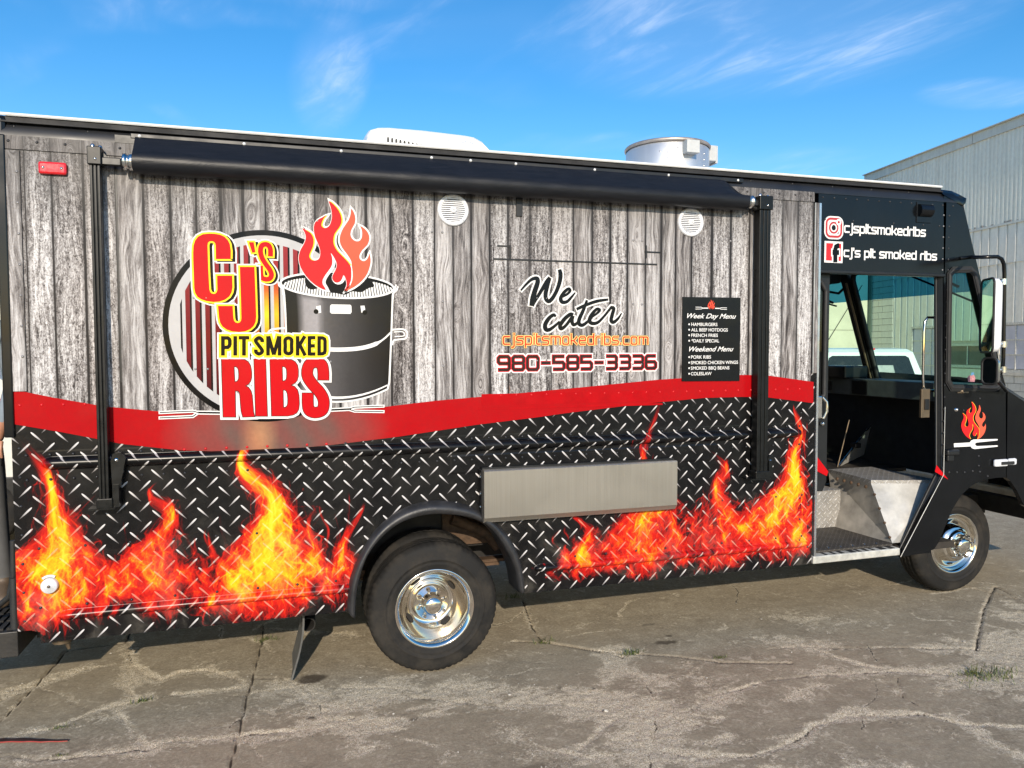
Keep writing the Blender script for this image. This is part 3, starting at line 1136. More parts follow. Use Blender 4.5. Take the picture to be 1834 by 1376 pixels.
# --- box of the body: tail wall, far wall, floor, partition
mb = MB()
mb.box(XR, XR + .03, 0.02, WID, 0.52, 2.94)
mb.box(XR, 4.3, WID - .03, WID, 0.52, 2.94)
mb.box(XR, .22, .02, WID, .80, .84)
mb.box(.22, 1.45, .58, WID, .80, .84)
mb.box(1.45, 3.33, .02, WID, .80, .84)
mb.box(3.27, 3.30, .12, 1.3, .84, 2.94)
mb.box(XR, 4.5, .03, WID, 2.90, 2.925)
part('body_shell', mb, dark_inside)

# --- cab: header, quarter panel with window, door jamb
mb = MB()
mb.box(XB + .008, XC - .003, 0.0, .04, 2.372, 2.864)
header = part('door_header', mb, black_paint)
mb = MB()
mb.box(XB + .01, XC, -.006, .05, 2.352, 2.374, ch=.004)
part('drip_edge', mb, black_satin)
QP = [(1690, 352), (1722, 352), (1742, 440), (1758, 507), (1775, 580), (1791, 654), (1801, 690), (1802, 855), (1785, 856), (1765, 859), (1740, 870), (1722, 887), (1706, 912), (1692, 945), (1682, 970), (1673, 984), (1655, 991), (1613, 998), (1691, 850)]
GLASS = [(1700, 492), (1707, 484), (1737, 483), (1745, 491), (1760, 556), (1773, 610), (1782, 650), (1789, 690), (1783, 695), (1704, 695), (1697, 683)]
qp = [xz(*p) for p in QP]
gq = [xz(*p) for p in catmull(GLASS, 1, True)]
mb = MB()
mb.poly([qp, gq], 0.0)
n = len(qp)
mb.add([(p[0], y_, p[1]) for y_ in (0.0, .045) for p in qp], [(i, (i + 1) % n, n + (i + 1) % n, n + i) for i in range(n)])
mb.poly([qp, gq], 0.045)
part('quarter_panel', mb, black_paint)
mb = MB()
mb.stroke([(p[0], p[1]) for p in gq], .030, -0.012, closed=True)
mb.stroke([(p[0], p[1]) for p in gq], .046, -0.006, closed=True)
for i in range(len(gq)):
    a, b = gq[i], gq[(i + 1) % len(gq)]
    mb.tube([(a[0], -.004, a[1]), (b[0], -.004, b[1])], .013, 8)
quarter_seal = part('window_seal', mb, black_rubber)
part('quarter_glass', MB().poly([gq], 0.022), glass_green, recalc=False)
# jamb of the doorway: a bent post
JO = [(1691, 490), (1693, 850), (1613, 1000)]
JI = [(1674, 490), (1675, 848), (1605, 993)]
jo, ji = [xz(*p) for p in JO], [xz(*p, .05) for p in JI]
mb = MB()
for a, b in ((0, 1), (1, 2)):
    mb.add([(jo[a][0], .002, jo[a][1]), (jo[b][0], .002, jo[b][1]), (ji[b][0], .055, ji[b][1]), (ji[a][0], .055, ji[a][1])], [(0, 1, 2, 3)])
    mb.add([(ji[a][0], .055, ji[a][1]), (ji[b][0], .055, ji[b][1]), (ji[b][0] + .10, .12, ji[b][1]), (ji[a][0] + .10, .12, ji[a][1])], [(0, 1, 2, 3)])
mb.tube([(ji[0][0] + .004, .045, ji[0][1]), (ji[1][0] + .004, .045, ji[1][1]), (ji[2][0], .045, ji[2][1])], .011, 8)
mb.tube([(ji[0][0] + .030, .022, ji[0][1]), (ji[1][0] + .030, .022, ji[1][1]), (ji[2][0] + .02, .022, ji[2][1])], .010, 8)
part('door_jamb', mb, black_satin)
mb = MB()
mb.tube([(jo[1][0] - .020, -.003, 1.45), (jo[1][0] - .018, -.003, jo[1][1]), (jo[2][0] - .004, -.003, jo[2][1] + .01)], .0028, 6)
part('jamb_edge', mb, alu_dull)

# front bodywork: windscreen plane leans back
XW = lambda z_: 4.985 - (z_ - 1.59) * 0.338 - 0.03


def wp(y_, z_, off=0.0):
    return (XW(z_) + off, y_, z_)


ZB, ZT, ZBAND = 1.555, 2.50, 2.265
YM = 1.235
for (ya, yb) in ((0.06, YM - .055), (YM + .055, WID - .06)):
    c = .07
    lower = [wp(ya + c, ZB), wp(yb - c, ZB), wp(yb - .02, ZB + .02), wp(yb, ZB + c), wp(yb, ZBAND), wp(ya, ZBAND), wp(ya, ZB + c), wp(ya + .02, ZB + .02)]
    upper = [wp(ya, ZBAND), wp(yb, ZBAND), wp(yb, ZT - c), wp(yb - .02, ZT - .02), wp(yb - c, ZT), wp(ya + c, ZT), wp(ya + .02, ZT - .02), wp(ya, ZT - c)]
    g = part('windscreen', MB().plane3(lower), glass_green, recalc=False)
    part('shade_band', MB().plane3(upper), glass_band, parent=g, recalc=False)
    # rubber round each pane
    ring_ = lower[:4] + [wp(yb, ZT - c)] + upper[3:] + [wp(ya, ZB + c)] + [lower[7]]
    part('windscreen_seal', MB().tube(ring_ + [ring_[0]], .022, 8), black_rubber, parent=g)
mb = MB()
for (y_, wd) in ((YM, .035), (.030, .014), (WID - .030, .014)):
    a, b = np.array(wp(y_, ZB - .05)), np.array(wp(y_, 2.88))
    mb.obox((a + b) / 2, (b - a) / 2, (0, wd, 0), (.03, 0, .01))
part('windscreen_pillar', mb, black_satin)
mb = MB()
a, b = np.array(wp(WID / 2, ZT + .02)), np.array(wp(WID / 2, 2.88))
mb.obox((a + b) / 2, (b - a) / 2, (0, WID / 2 - .06, 0), (.03, 0, .01))
a, b = np.array(wp(WID / 2, 1.10)), np.array(wp(WID / 2, ZB - .01))
mb.obox((a + b) / 2, (b - a) / 2, (0, WID / 2 - .06, 0), (.03, 0, .01))
for y_, s_ in ((YM - .055, -1), (YM + .055, 1), (.06, 1), (WID - .06, -1)):
    for zc, sz in ((ZT, -1), (ZB, 1)):
        mb.add([wp(y_, zc, -.004), wp(y_ + s_ * .09, zc, -.004), wp(y_ + s_ * .03, zc + sz * .03, -.004), wp(y_, zc + sz * .09, -.004)], [(0, 1, 2, 3)])
part('cab_bulkhead', mb, dark_inside)
part('mullion_trim', MB().tube([np.array(wp(YM, ZB + .02)) + (-.036, -.012, 0), np.array(wp(YM, 2.42)) + (-.036, -.012, 0)], .010, 8), bronze)
# wipers outside the glass
mb = MB()
mb.tube([wp(.62, 2.52, .03), wp(.20, 2.31, .03)], .011, 6)
mb.tube([wp(.75, 2.49, .04), wp(.06, 2.17, .04)], .008, 6)
mb.tube([wp(1.85, 2.40, .03), wp(1.52, 2.27, .03)], .011, 6)
mb.tube([wp(1.95, 2.36, .04), wp(1.50, 2.24, .04)], .008, 6)
part('wiper', mb, black_rubber)
# ceiling clutter and a hanging cable
mb = MB()
mb.box(4.45, 4.62, 1.25, 1.75, 2.42, 2.56, ch=.02)
mb.tube([(4.60, 1.5, 2.45), (4.62, 1.42, 2.36), (4.66, 1.34, 2.34), (4.68, 1.27, 2.40)], .012, 6)
mb.box(3.4, 4.6, .1, 2.3, 2.56, 2.60)
part('ceiling_panel', mb, dark_inside)
# dash shelf
mb = MB()
mb.box(4.66, 4.95, .12, 1.47, 1.462, 1.600, ch=.006)
dash = part('dash_shelf', mb, simple('grey dash', (0.085, 0.09, 0.09), 0.5, var=.2))
mb = MB()
mb.box(4.645, 4.662, .98, 1.14, 1.475, 1.585)
mb.box(4.645, 4.662, 1.40, 1.44, 1.49, 1.57)
part('dash_switch', mb, black_satin, parent=dash)
part('dash_paper', MB().box(4.640, 4.657, .15, .30, 1.50, 1.598), simple('cream card', (.55, .58, .42), .6), parent=dash)
part('instrument_box', MB().box(4.60, 4.85, 1.18, 1.60, 1.60, 1.71, ch=.015), black_satin)
part('dash_top', MB().box(4.80, 4.99, .1, 2.2, 1.50, 1.545, ch=.01), black_satin)
# engine cover, pedals side, dark bulkhead
mb = MB()
mb.box(4.90, 4.98, .12, 2.2, .87, 1.50)
mb.box(3.34, 4.96, 2.28, 2.31, .87, 1.60)
part('bulkhead', mb, dark_inside)
mb = MB()
T = [np.array(on_y(px_, py_, yy_)) for px_, py_, yy_ in ((1500, 838, 1.0), (1578, 738, 1.25), (1588, 744, 1.45), (1566, 800, 1.45), (1552, 812, 1.30))]
mb.plane3([tuple(q) for q in T])
mb.plane3([tuple(q + (0.008, 0.012, 0)) for q in T])
cover = part('engine_cover', mb, alu_dull)
part('cover_edge', MB().tube([tuple(T[0]), tuple(T[1])], .008, 6), bright_metal, parent=cover)
part('cover_stay', MB().tube([tuple(on_y(1500, 836, 1.0)), tuple(on_y(1521, 752, 1.0))], .006, 6), bronze, parent=cover)
a = on_y(1528, 797, 1.08)
part('cover_latch', MB().box(a[0] - .03, a[0] + .03, a[1] - .06, a[1], a[2] - .02, a[2] + .02, ch=.006), black_satin, parent=cover)

# --- step well
sill = part('door_sill', MB().box(xz(1453, 1005)[0], xz(1608, 990)[0], -.020, .05, .437, .487, ch=.006), simple('worn white sill', (.56, .55, .50), .5, metal=.3, var=.25, scale=16))
mb = MB()
for k_ in range(9):
    xa = 3.44 + k_ * .065 + random.uniform(-.01, .01)
    mb.box(xa, xa + random.uniform(.015, .05), -.012, .045, .4871, .4895)
part('sill_grip', mb, black_rubber, parent=sill)
mb = MB()
mb.box(3.345, 4.045, .05, .60, .478, .500)
part('entry_step', mb, step_mat)
mb = MB()
for k_ in range(6):
    mb.dome((3.45 + .1 * k_, .10, .500), .009, .005, nrm=(0, 0, 1))
part('step_bolts', mb, bright_metal)
xl = on_y(1505, 900, .585)[0]
mb = MB()
mb.box(3.345, xl, .585, .95, .50, .782)
part('step_box', mb, tread_metal)
ZS = .905
B0, B1, T1, T0 = (4.055, .062, .5), (4.015, .585, .5), tuple(on_z(1484, 846, ZS - .024)), tuple(on_z(1560, 866, ZS - .024))
mb = MB()
mb.plane3([B0, T0, T1, B1])
riser = part('step_riser', mb, simple('dirty metal riser', (.42, .39, .345), .5, metal=.35, var=.3, scale=8))
mb = MB()
J0, J1 = (4.30, .062, .5), (4.54, .130, ZS - .024)
mb.plane3([B0, J0, J1, T0])
part('step_plate', mb, alu)
mb = MB()
tv = [T0, J1, (4.54, T1[1], T1[2]), T1]
mb.plane3([(p[0], p[1], ZS) for p in tv])
mb.add([tv[0], tv[1], (tv[1][0], tv[1][1], ZS), (tv[0][0], tv[0][1], ZS)], [(0, 1, 2, 3)])
mb.add([tv[3], tv[0], (tv[0][0], tv[0][1], ZS), (tv[3][0], tv[3][1], ZS)], [(0, 1, 2, 3)])
part('step_tread', mb, tread_metal)
mb = MB()
for k_ in range(5):
    t = (k_ + .5) / 6
    a, b = np.array(T0), np.array(T1)
    q = a + (b - a) * t + np.array((-.012, 0, -.03))
    mb.dome(q, .014, .010, nrm=(-1, -.2, .3))
for k_ in range(4):
    t = (k_ + .4) / 4.2
    q = np.array(B0) + (np.array(T0) - np.array(B0)) * t + np.array((-.003, 0.0, 0))
    mb.dome(q, .010, .006, nrm=(-.7, -.7, 0))
part('riser_bolts', mb, rust, parent=riser)
mb = MB()
mb.box(3.34, 4.9, .80, 2.3, .850, .880)
mb.box(3.34, 4.6, .05, .95, .43, .477)
part('cab_floor', mb, simple('dark rubber floor', (.030, .024, .018), .65, var=.4))
# --- sliding door, run back behind the flank
dx1 = xz(1484, 600, .06)[0]
dw = [(2.55, .95), (dx1 - .03, .90), (dx1, .97), (dx1, 2.35), (2.55, 2.35)]
mb = MB().prism(dw, .058, .095)
door = part('sliding_door', mb, black_satin)
wl = [(2.70, 1.50), (dx1 - .075, 1.50), (dx1 - .035, 1.55), (dx1 - .035, 2.24), (dx1 - .075, 2.30), (2.70, 2.30)]
mb = MB()
for a, b in zip(wl, wl[1:] + wl[:1]):
    mb.tube([(a[0], .052, a[1]), (b[0], .052, b[1])], .016, 8)
part('door_window_seal', mb, black_rubber, parent=door)
part('door_window', MB().poly([wl], .056), glass_dark, parent=door, recalc=False)
mb = MB()
h0, h1 = xz(1471, 712, .03), xz(1473, 750, .03)
mb.box(h0[0] - .035, h0[0] + .012, .028, .057, h1[1], h0[1] + .01, ch=.008)
mb.tube([(h0[0] + .01, .03, h0[1]), (h0[0] + .035, .02, h0[1] - .03), (h0[0] + .04, .02, h1[1] + .05), (h0[0] + .02, .03, h1[1])], .009, 8)
mb.dome((h0[0] + .022, .045, h1[1] - .035), .016, .02)
part('door_handle', mb, chrome, parent=door)
mb = MB()
mb.poly([[xz(1461.5, 815, .05), xz(1484, 845, .05), xz(1481, 853, .05), xz(1461.5, 843, .05)]], .052)
part('door_stripe', mb, ink_red, parent=door)
part('door_edge_stripe', MB().poly([[xz(1677, 833), xz(1698, 859), xz(1674, 845)]], -.002), ink_red)
# grab handle and strike plate
a, b = on_y(1673, 569, .10), on_y(1673, 700, .10)
xg = on_y(1654, 630, .10)[0]
mb = MB().tube([tuple(a), (xg + .03, .10, a[2]), (xg + .004, .10, a[2] - .03), (xg, .10, a[2] - .10), (xg, .10, b[2] + .10), (xg + .006, .10, b[2] + .03), (xg + .03, .10, b[2]), tuple(b)], .0095, 10)
part('grab_handle', mb, chrome)
p, q = on_y(1650, 697, .05), on_y(1664, 748, .05)
mb = MB().box(p[0], q[0], .045, .065, q[2], p[2], ch=.003)
sp_ = part('strike_plate', mb, bronze)
mb = MB().box(p[0] + .025, q[0] - .012, .036, .046, (p[2] + q[2]) / 2 - .045, (p[2] + q[2]) / 2 + .03, ch=.003)
part('latch_bolt', mb, black_satin, parent=sp_)

# --- bonnet, wing and front bumper
AR = [xz(*p) for p in ((1803, 856), (1810, 862), (1822, 880), (1834, 905))]
wing = [(5.000, 1.553), (5.16, 1.472), (5.45, 1.36), (5.80, 1.25), (6.02, 1.12), (6.05, .66), (5.62, .60), (5.34, .58)] + [(5.24, .68)] + AR[::-1]
part('wing_panel', MB().prism(wing, .0, .035), black_paint)
mb = MB()
v, f = [], []
hxs = [(5.0, 1.553), (5.16, 1.472), (5.45, 1.36), (5.80, 1.25), (6.02, 1.12)]
ys = [0.0, .03, .10, .4, WID / 2, WID - .4, WID]
dz = [0.0, .035, .06, .085, .10, .085, 0]
for x_, z_ in hxs:
    for y_, d_ in zip(ys, dz):
        v.append((x_, y_, z_ + d_))
n = len(ys)
for i in range(len(hxs) - 1):
    for j in range(n - 1):
        f.append((i * n + j, (i + 1) * n + j, (i + 1) * n + j + 1, i * n + j + 1))
mb.add(v, f, 0, smooth=True)
mb.box(6.0, 6.05, .02, WID - .02, .66, 1.14)
part('bonnet', mb, black_paint)
mb = MB()
mb.box(5.62, 5.70, .10, WID - .1, .50, .648, ch=.01)
bump = part('crossmember', mb, frame_dark)
part('bumper', MB().box(5.95, 6.16, -.02, WID + .02, .50, .66, ch=.02), simple('bumper alloy', (.62, .58, .50), .5, metal=.2, var=.15))
# bonnet catch
p, q = xz(1777, 822), xz(1816, 836)
mid_ = xz(1801, 828)
mb = MB().box(p[0], mid_[0] - .003, -.028, -.002, mid_[1] - .026, mid_[1] + .026, ch=.012)
catch = part('bonnet_catch', mb, white_plastic)
part('catch_keeper', MB().box(mid_[0] + .004, q[0], -.026, -.002, mid_[1] - .02, mid_[1] + .028, ch=.012), white_plastic, parent=catch)
part('catch_strap', MB().box(mid_[0] - .075, mid_[0] + .045, -.036, -.026, mid_[1] - .012, mid_[1] + .010, ch=.003), black_rubber, parent=catch)
# black latch, lock, marker lamp on the cab
p = xz(1701, 812)
mb = MB().box(p[0] - .055, p[0] + .055, -.035, -.001, p[1] - .012, p[1] + .028, ch=.010).box(p[0] - .04, p[0] + .02, -.022, -.001, p[1] - .055, p[1] - .010, ch=.008)
part('cab_latch', mb, black_satin)
p = xz(1712, 734)
part('lock_barrel', MB().dome((p[0], -.001, p[1]), .015, .016), bright_metal)
p = xz(1654, 381)
mb = MB()
mb.box(p[0] - .062, p[0] + .062, -.006, -.001, p[1] - .07, p[1] + .07, ch=.002)
mb.lathe([(0.0, -.055), (.046, -.055), (.05, -.045), (.05, .045), (.046, .055), (0, .055)], (p[0], 0, 0), 16, axis='y') if False else None
v, f = [], []
for i, x_ in enumerate((p[0] - .052, p[0] + .055)):
    for k_ in range(9):
        a = PI * k_ / 8
        v.append((x_, -.006 - .036 * math.sin(a), p[1] + .012 + .042 * math.cos(a)))
f = [(k_, k_ + 1, 10 + k_, 9 + k_) for k_ in range(8)] + [tuple(range(9)), tuple(range(9, 18))]
mb.add(v, f)
part('clearance_lamp', mb, black_paint)
p = xz(1722, 701)
part('window_catch', MB().dome((p[0], -.001, p[1]), .016, .014).box(p[0] - .04, p[0] + .06, -.006, -.001, p[1] - .012, p[1] - .004), bronze)

# --- mirrors on a tubular arm
YA = -.22
a0 = xz(1722, 463)
pts = [(a0[0] - .01, -.002, a0[1]), (a0[0] + .04, -.05, a0[1] + .005)] + [tuple(on_y(x_, y_, YA)) for x_, y_ in ((1745, 461), (1786, 460), (1794, 464), (1798, 473), (1799, 490), (1797, 640), (1796, 660))]
e = xz(1796, 700)
pts += [(pts[-1][0] - .01, YA + .03, pts[-1][2] - .08), (e[0], -.03, e[1])]
arm = part('mirror_arm', MB().tube(pts, .013, 10), black_paint)
c = on_y(1772, 566, YA)
v, f = [], []
out = [(-.0, 0)]


def rrect(w, h, r, n=5):
    o = []
    for cx, cz, a0 in ((w - r, h - r, 0), (-w + r, h - r, 90), (-w + r, -h + r, 180), (w - r, -h + r, 270)):
        for q in range(n + 1):
            a = R_(a0 + 90 * q / n)
            o.append((cx + r * math.cos(a), cz + r * math.sin(a)))
    return o


def mirror(name, c, w, h, r, depth, ang, shell):
    """glass faces back along the truck and out to the driver's view"""
    ax = np.array((math.cos(ang), math.sin(ang), 0)); nrm = np.array((-math.sin(ang), math.cos(ang), 0))   # nrm points away from the glass
    rr = rrect(w, h, r)
    c = np.array(c)
    mb = MB()
    fr_ = [c + ax * a + np.array((0, 0, b)) for a, b in rr]
    mid = [c + ax * a * .97 + nrm * depth * .6 + np.array((0, 0, b * .985)) for a, b in rr]
    bk = [c + ax * a * .72 + nrm * depth + np.array((0, 0, b * .9)) for a, b in rr]
    n = len(rr)
    mb.add(fr_ + mid + bk, [(i, (i + 1) % n, n + (i + 1) % n, n + i) for i in range(n)] + [(n + i, n + (i + 1) % n, 2 * n + (i + 1) % n, 2 * n + i) for i in range(n)] + [tuple(range(2 * n, 3 * n))], 0, smooth=True)
    o = part(name, mb, shell)
    mb = MB()
    for i in range(n):
        mb.tube([fr_[i], fr_[(i + 1) % n]], .008, 6)
    part('mirror_rim', mb, black_rubber, parent=o)
    mb = MB()
    mb.add([c + ax * a * .98 + np.array((0, 0, b * .985)) - nrm * .001 for a, b in rr], [tuple(range(n))])
    part('mirror_glass', mb, mirror_glass, parent=o)
    return o


big_m = mirror('wing_mirror', c + np.array((-.02, 0, 0)), .115, .245, .04, .06, R_(-121), white_plastic)
c2 = on_y(1772, 665, YA)
mirror('spotter_mirror', c2, .055, .088, .035, .05, R_(-88), bright_metal)
mb = MB()
for (mx, my) in ((1770, 507), (1772, 619)):
    p, q = on_y(mx, my, YA), on_y(1797, my - 2, YA)
    mb.tube([tuple(p + (0, 0, 0)), tuple((p + q) / 2 + (0, 0, .004)), tuple(q)], [.008, .017, .012], 8)
    mb.tube([tuple(q + (0, 0, -.02)), tuple(q + (0, 0, .02))], .022, 10)
q = on_y(1797, 662, YA)
mb.tube([tuple(c2 + (.03, .03, 0)), tuple(q)], .012, 8)
mb.tube([tuple(q + (0, 0, -.02)), tuple(q + (0, 0, .02))], .022, 10)
part('mirror_bracket', mb, bright_metal)
# ------------------------------------------------------------------ awning
x0a, x1a = xz(237, 282, -.1)[0], xz(1341, 352, -.1)[0]
ZTU, YTU, RT = 2.766, -.066, .056
part('awning_rail', MB().box(x0a - .02, x1a + .02, -.016, -.004, 2.893, 2.918, ch=.003).box(x0a - .09, x0a + .02, -.012, -.004, 2.868, 2.905), black_satin)
mb = MB()
v, f = [], []
NX, NA = 90, 18
for i in range(NX + 1):
    t = i / NX
    x_ = x0a + (x1a - x0a) * t
    wob = 0.0022 * math.sin(x_ * 11) + .0016 * math.sin(x_ * 29 + 1) + .003 * math.sin(x_ * 2.3)
    # from the rail down and round the roll
    tilt = max(0, (t - .965) / .035)
    top = (-.012, 2.905)
    ring_ = [top, (-.044, 2.8713 + wob), (-.0755, 2.8377 + wob * 1.3)]
    for q in range(NA + 1):
        a = R_(137) + R_(200) * q / NA
        rr = RT + wob * .5
        ring_.append((YTU + rr * math.cos(a) * 1.0, ZTU + rr * math.sin(a)))
    for (yy, zz) in ring_:
        if tilt > 0 and zz > ZTU + .03:
            yy = yy + (YTU - .02 - yy) * tilt * .5
            zz = zz + (ZTU + .03 - zz) * tilt
        v.append((x_, yy, zz))
n = NA + 4
for i in range(NX):
    for j in range(n - 1):
        f.append((i * n + j, (i + 1) * n + j, (i + 1) * n + j + 1, i * n + j + 1))
mb.add(v, f, 0, smooth=True)
roll = part('awning_roll', mb, awning_cloth)
mb = MB()
for xx, s_ in ((x0a, -1), (x1a, 1)):
    mb.lathe([(0, 0), (.038, 0), (.040, s_ * .004), (.040, s_ * .018), (.034, s_ * .02), (.034, s_ * .03), (.040, s_ * .032), (.040, s_ * .045), (.022, s_ * .050), (0, s_ * .050)], (0, 0, 0), 24, axis='z')
    vv = mb.v[-24 * 10:]
    mb.v[-24 * 10:] = [(xx + q[2], YTU + q[0], ZTU + q[1]) for q in vv]
part('roll_cap', mb, bright_metal, parent=roll)
mb = MB()
for x_ in np.linspace(x0a + .02, x1a - .02, 8):
    mb.dome((x_, -.0165, 2.906), .008, .005)
xm = on_y(843, 290, -.016)[0]
mb.dome((xm, -.0165, 2.906), .008, .005)
part('rail_screw', mb, white_paint, parent=roll)


def awning_leg(pxa, py0, py1, sgn):
    xa, _ = xz(pxa[0], 600, -.085)
    xb, _ = xz(pxa[1], 600, -.085)
    zt, zb = xz(pxa[0], py0, -.085)[1], xz(pxa[0], py1, -.085)[1]
    xa, xb = xa + .003, xb - .003
    w = xb - xa
    mb = MB()
    mb.box(xa + .004, xb - .004, -.070, -.018, zb, zt - .08)
    for k_ in range(3):
        mb.box(xa + w * (k_ / 3) + .002, xa + w * ((k_ + 1) / 3) - .002, -.080, -.070, zb + .03, zt - .08, ch=.0025)
    o = part('awning_leg', mb, arm_black)
    part('leg_head', MB().box(xa - .006, xb + .006, -.092, -.014, zt - .085, zt, ch=.004), arm_black, parent=o)
    mb = MB()
    mb.box(xa - .008, xb + .014, -.088, -.010, zb - .012, zb + .036, ch=.004)
    mb.box(xa - .045, xb + .02, -.088, -.004, zb - .018, zb - .010)
    mb.box(xb + .012, xb + .040, -.075, -.004, zb - .01, zb + .10)
    part('leg_foot', mb, arm_black, parent=o)
    z2 = zb + .255
    mb = MB()
    if sgn < 0:
        z2 = zb + .13
    s_ = 1
    mb.prism([(xb + .010, zb + .09), (xb + .045, zb + .09), (xb + .072, z2 - .03), (xb + .050, z2), (xb + .016, z2 - .004), (xb + .006, z2 - .04)], -.066, -.030)
    part('leg_brace', mb, arm_black, parent=o)
    mb = MB()
    mb.dome((xb + .030, -.067, z2 - .035), .010, .006)
    mb.dome((xa + w * .6, -.093, zt - .06), .007, .005)
    for q, hh in ((.25, 0.008), (.9, .002)):
        mb.dome((xa + w * q, -.05, zt + hh), .012, .014, nrm=(0, -.4, 1))
    mb.dome((xb + .03 * sgn if sgn > 0 else xa - .03, -.05, zt - .06), .013, .015)
    part('leg_bolt', mb, bright_metal, parent=o)
    # knuckle joining leg and roll
    mb = MB()
    xe = x0a - .055 if sgn > 0 else x1a + .055
    xs_ = xb if sgn > 0 else xa
    mb.box(min(xe, xs_), max(xe, xs_), -.075, -.045, ZTU - .022, ZTU + .014, ch=.004)
    mb.prism([(xs_, zt - .01), (xs_ + sgn * .035, zt - .05), (xs_ + sgn * .035, zt - .07), (xs_, zt - .085)], -.06, -.03)
    part('leg_knuckle', mb, black_satin, parent=o)
    return o


awning_leg((166, 189), 262, 908, 1)
awning_leg((1358, 1380), 350, 855, -1)


# ------------------------------------------------------------------ speakers
def speaker(px_, py_, r):
    c = xz(px_, py_, -.012)
    mb = MB()
    mb.lathe([(r * .74, -.008), (r * .80, -.016), (r * .93, -.016), (r * .985, -.010), (r, -.001)], (c[0], 0, c[1]), 40)
    o = part('speaker', mb, white_plastic)
    mb = MB()
    mb.disc(c[0], c[1], r * .76, -.004, 40)
    part('speaker_cone', mb, black_satin, parent=o)
    mb = MB()
    n = 12
    for k_ in range(n):
        z_ = (-1 + 2 * (k_ + .5) / n) * r * .74
        hw = math.sqrt(max(0, (r * .76) ** 2 - z_ ** 2))
        mb.box(c[0] - hw, c[0] + hw, -.0135, -.006, c[1] + z_ - r * .035, c[1] + z_ + r * .035)
    mb.lathe([(0, -.022), (r * .14, -.021), (r * .20, -.018), (r * .22, -.012)], (c[0], 0, c[1]), 24)
    part('speaker_grille', mb, white_plastic, parent=o)
    part('speaker_screw', MB().dome((c[0], -.0222, c[1]), r * .06, .002).dome((c[0] + r * .6, -.0165, c[1] - r * .62), r * .05, .002), grey_plastic, parent=o)


speaker(812, 376, abs(xz(840, 376)[0] - xz(783.5, 376)[0]) / 2)
speaker(1238, 398, abs(xz(1261, 398)[0] - xz(1215, 398)[0]) / 2)

# ------------------------------------------------------------------ folding counter (hangs down in front of the flank)
YS = -.075
c4 = [xz(867, 843, YS), xz(1213, 826, YS), xz(1213, 908, YS), xz(868, 925, YS)]
xa, xb = (c4[0][0] + c4[3][0]) / 2, (c4[1][0] + c4[2][0]) / 2
zt, zb = (c4[0][1] + c4[1][1]) / 2, (c4[2][1] + c4[3][1]) / 2
mb = MB()
pr = [(YS, zb), (YS, zt - .006), (YS + .006, zt), (-.030, zt), (-.030, zb - .025), (YS + .025, zb - .030)]
n = len(pr)
mb.add([(x_, a, b) for x_ in (xa, xb) for a, b in pr], [(i, (i + 1) % n, n + (i + 1) % n, n + i) for i in range(n)] + [tuple(range(n)), tuple(range(n, 2 * n))])
shelf = part('folding_counter', mb, stainless)
mb = MB()
mb.box(xa - .012, xa - .002, -.060, -.008, zb - .02, zt, ch=.003)
mb.box(xa, xb, -.030, -.006, zt - .05, zt + .010)
part('counter_bracket', mb, black_satin, parent=shelf)
mb = MB()
for z_ in (zt - .04, (zt + zb) / 2, zb + .06):
    mb.dome((xa - .013, -.04, z_), .008, .006, nrm=(-1, 0, 0))
part('counter_bolt', mb, bright_metal, parent=shelf)

# ------------------------------------------------------------------ rubber wheel arch
mb = MB()
ai, ao = catmull(ARCH_IN, 5), catmull(ARCH_OUT, 5)
sec = [(0.0, .002), (0.06, -.030), (.22, -.052), (.48, -.058), (.75, -.046), (.94, -.022), (1.0, .002)]
v, f = [], []
for a, b in zip(ai, ao):
    for t, y_ in sec:
        q = a + (b - a) * t
        v.append((q[0], y_, q[1]))
    q = a + (a - b) / (np.linalg.norm(a - b) + 1e-6) * .002
    v.append((q[0], .16, q[1]))
n = len(sec) + 1
for i in range(len(ai) - 1):
    for j in range(n - 2):
        f.append((i * n + j, i * n + j + 1, (i + 1) * n + j + 1, (i + 1) * n + j))
    f.append((i * n + n - 1, i * n, (i + 1) * n, (i + 1) * n + n - 1))
f.append(tuple(range(n - 1))); f.append(tuple((len(ai) - 1) * n + j for j in range(n - 1)))
mb.add(v, f, 0, smooth=True)
part('wheel_arch', mb, simple('grey black rubber', (.026, .026, .028), .42, var=.45, scale=11, bump=.001, bscale=40))


# ------------------------------------------------------------------ wheels
def tyre(c, r, w, ri, name_parent):
    prof = [(ri, .012), (ri + .012, .002), (ri + .035, .0), (ri + .040, -.003), (ri + .046, .0), (r * .74, -.003), (r * .745, -.0065), (r * .765, -.0065), (r * .77, -.004), (r * .80, -.004), (r * .83, .001), (r * .90, .004), (r * .945, .012), (r * .975, .022), (r * .992, .034),
            (r, .046), (r, w * .30), (r - .009, w * .31), (r - .009, w * .34), (r + .001, w * .35), (r + .001, w * .49), (r - .009, w * .50), (r - .009, w * .53), (r + .001, w * .54),
            (r + .001, w * .66), (r - .009, w * .67), (r - .009, w * .70), (r, w * .71), (r, w - .046), (r * .975, w - .022), (r * .88, w - .002), (ri + .03, w), (ri, w - .012)]

    def mod(k_, q, rr, h):
        q -= 6
        if q in (7, 8, 9) and k_ % 3 == 0:
            return rr - (.005, .008, .004)[q - 7], h
        if q in (13, 14, 17, 18) and k_ % 3 == 1:
            return rr - .004, h
        if q == 22 and k_ % 3 == 2:
            return rr - .003, h
        return rr, h
    return part('tyre', MB().lathe(prof, c, 192, mod=mod), tyre_mat, parent=name_parent)


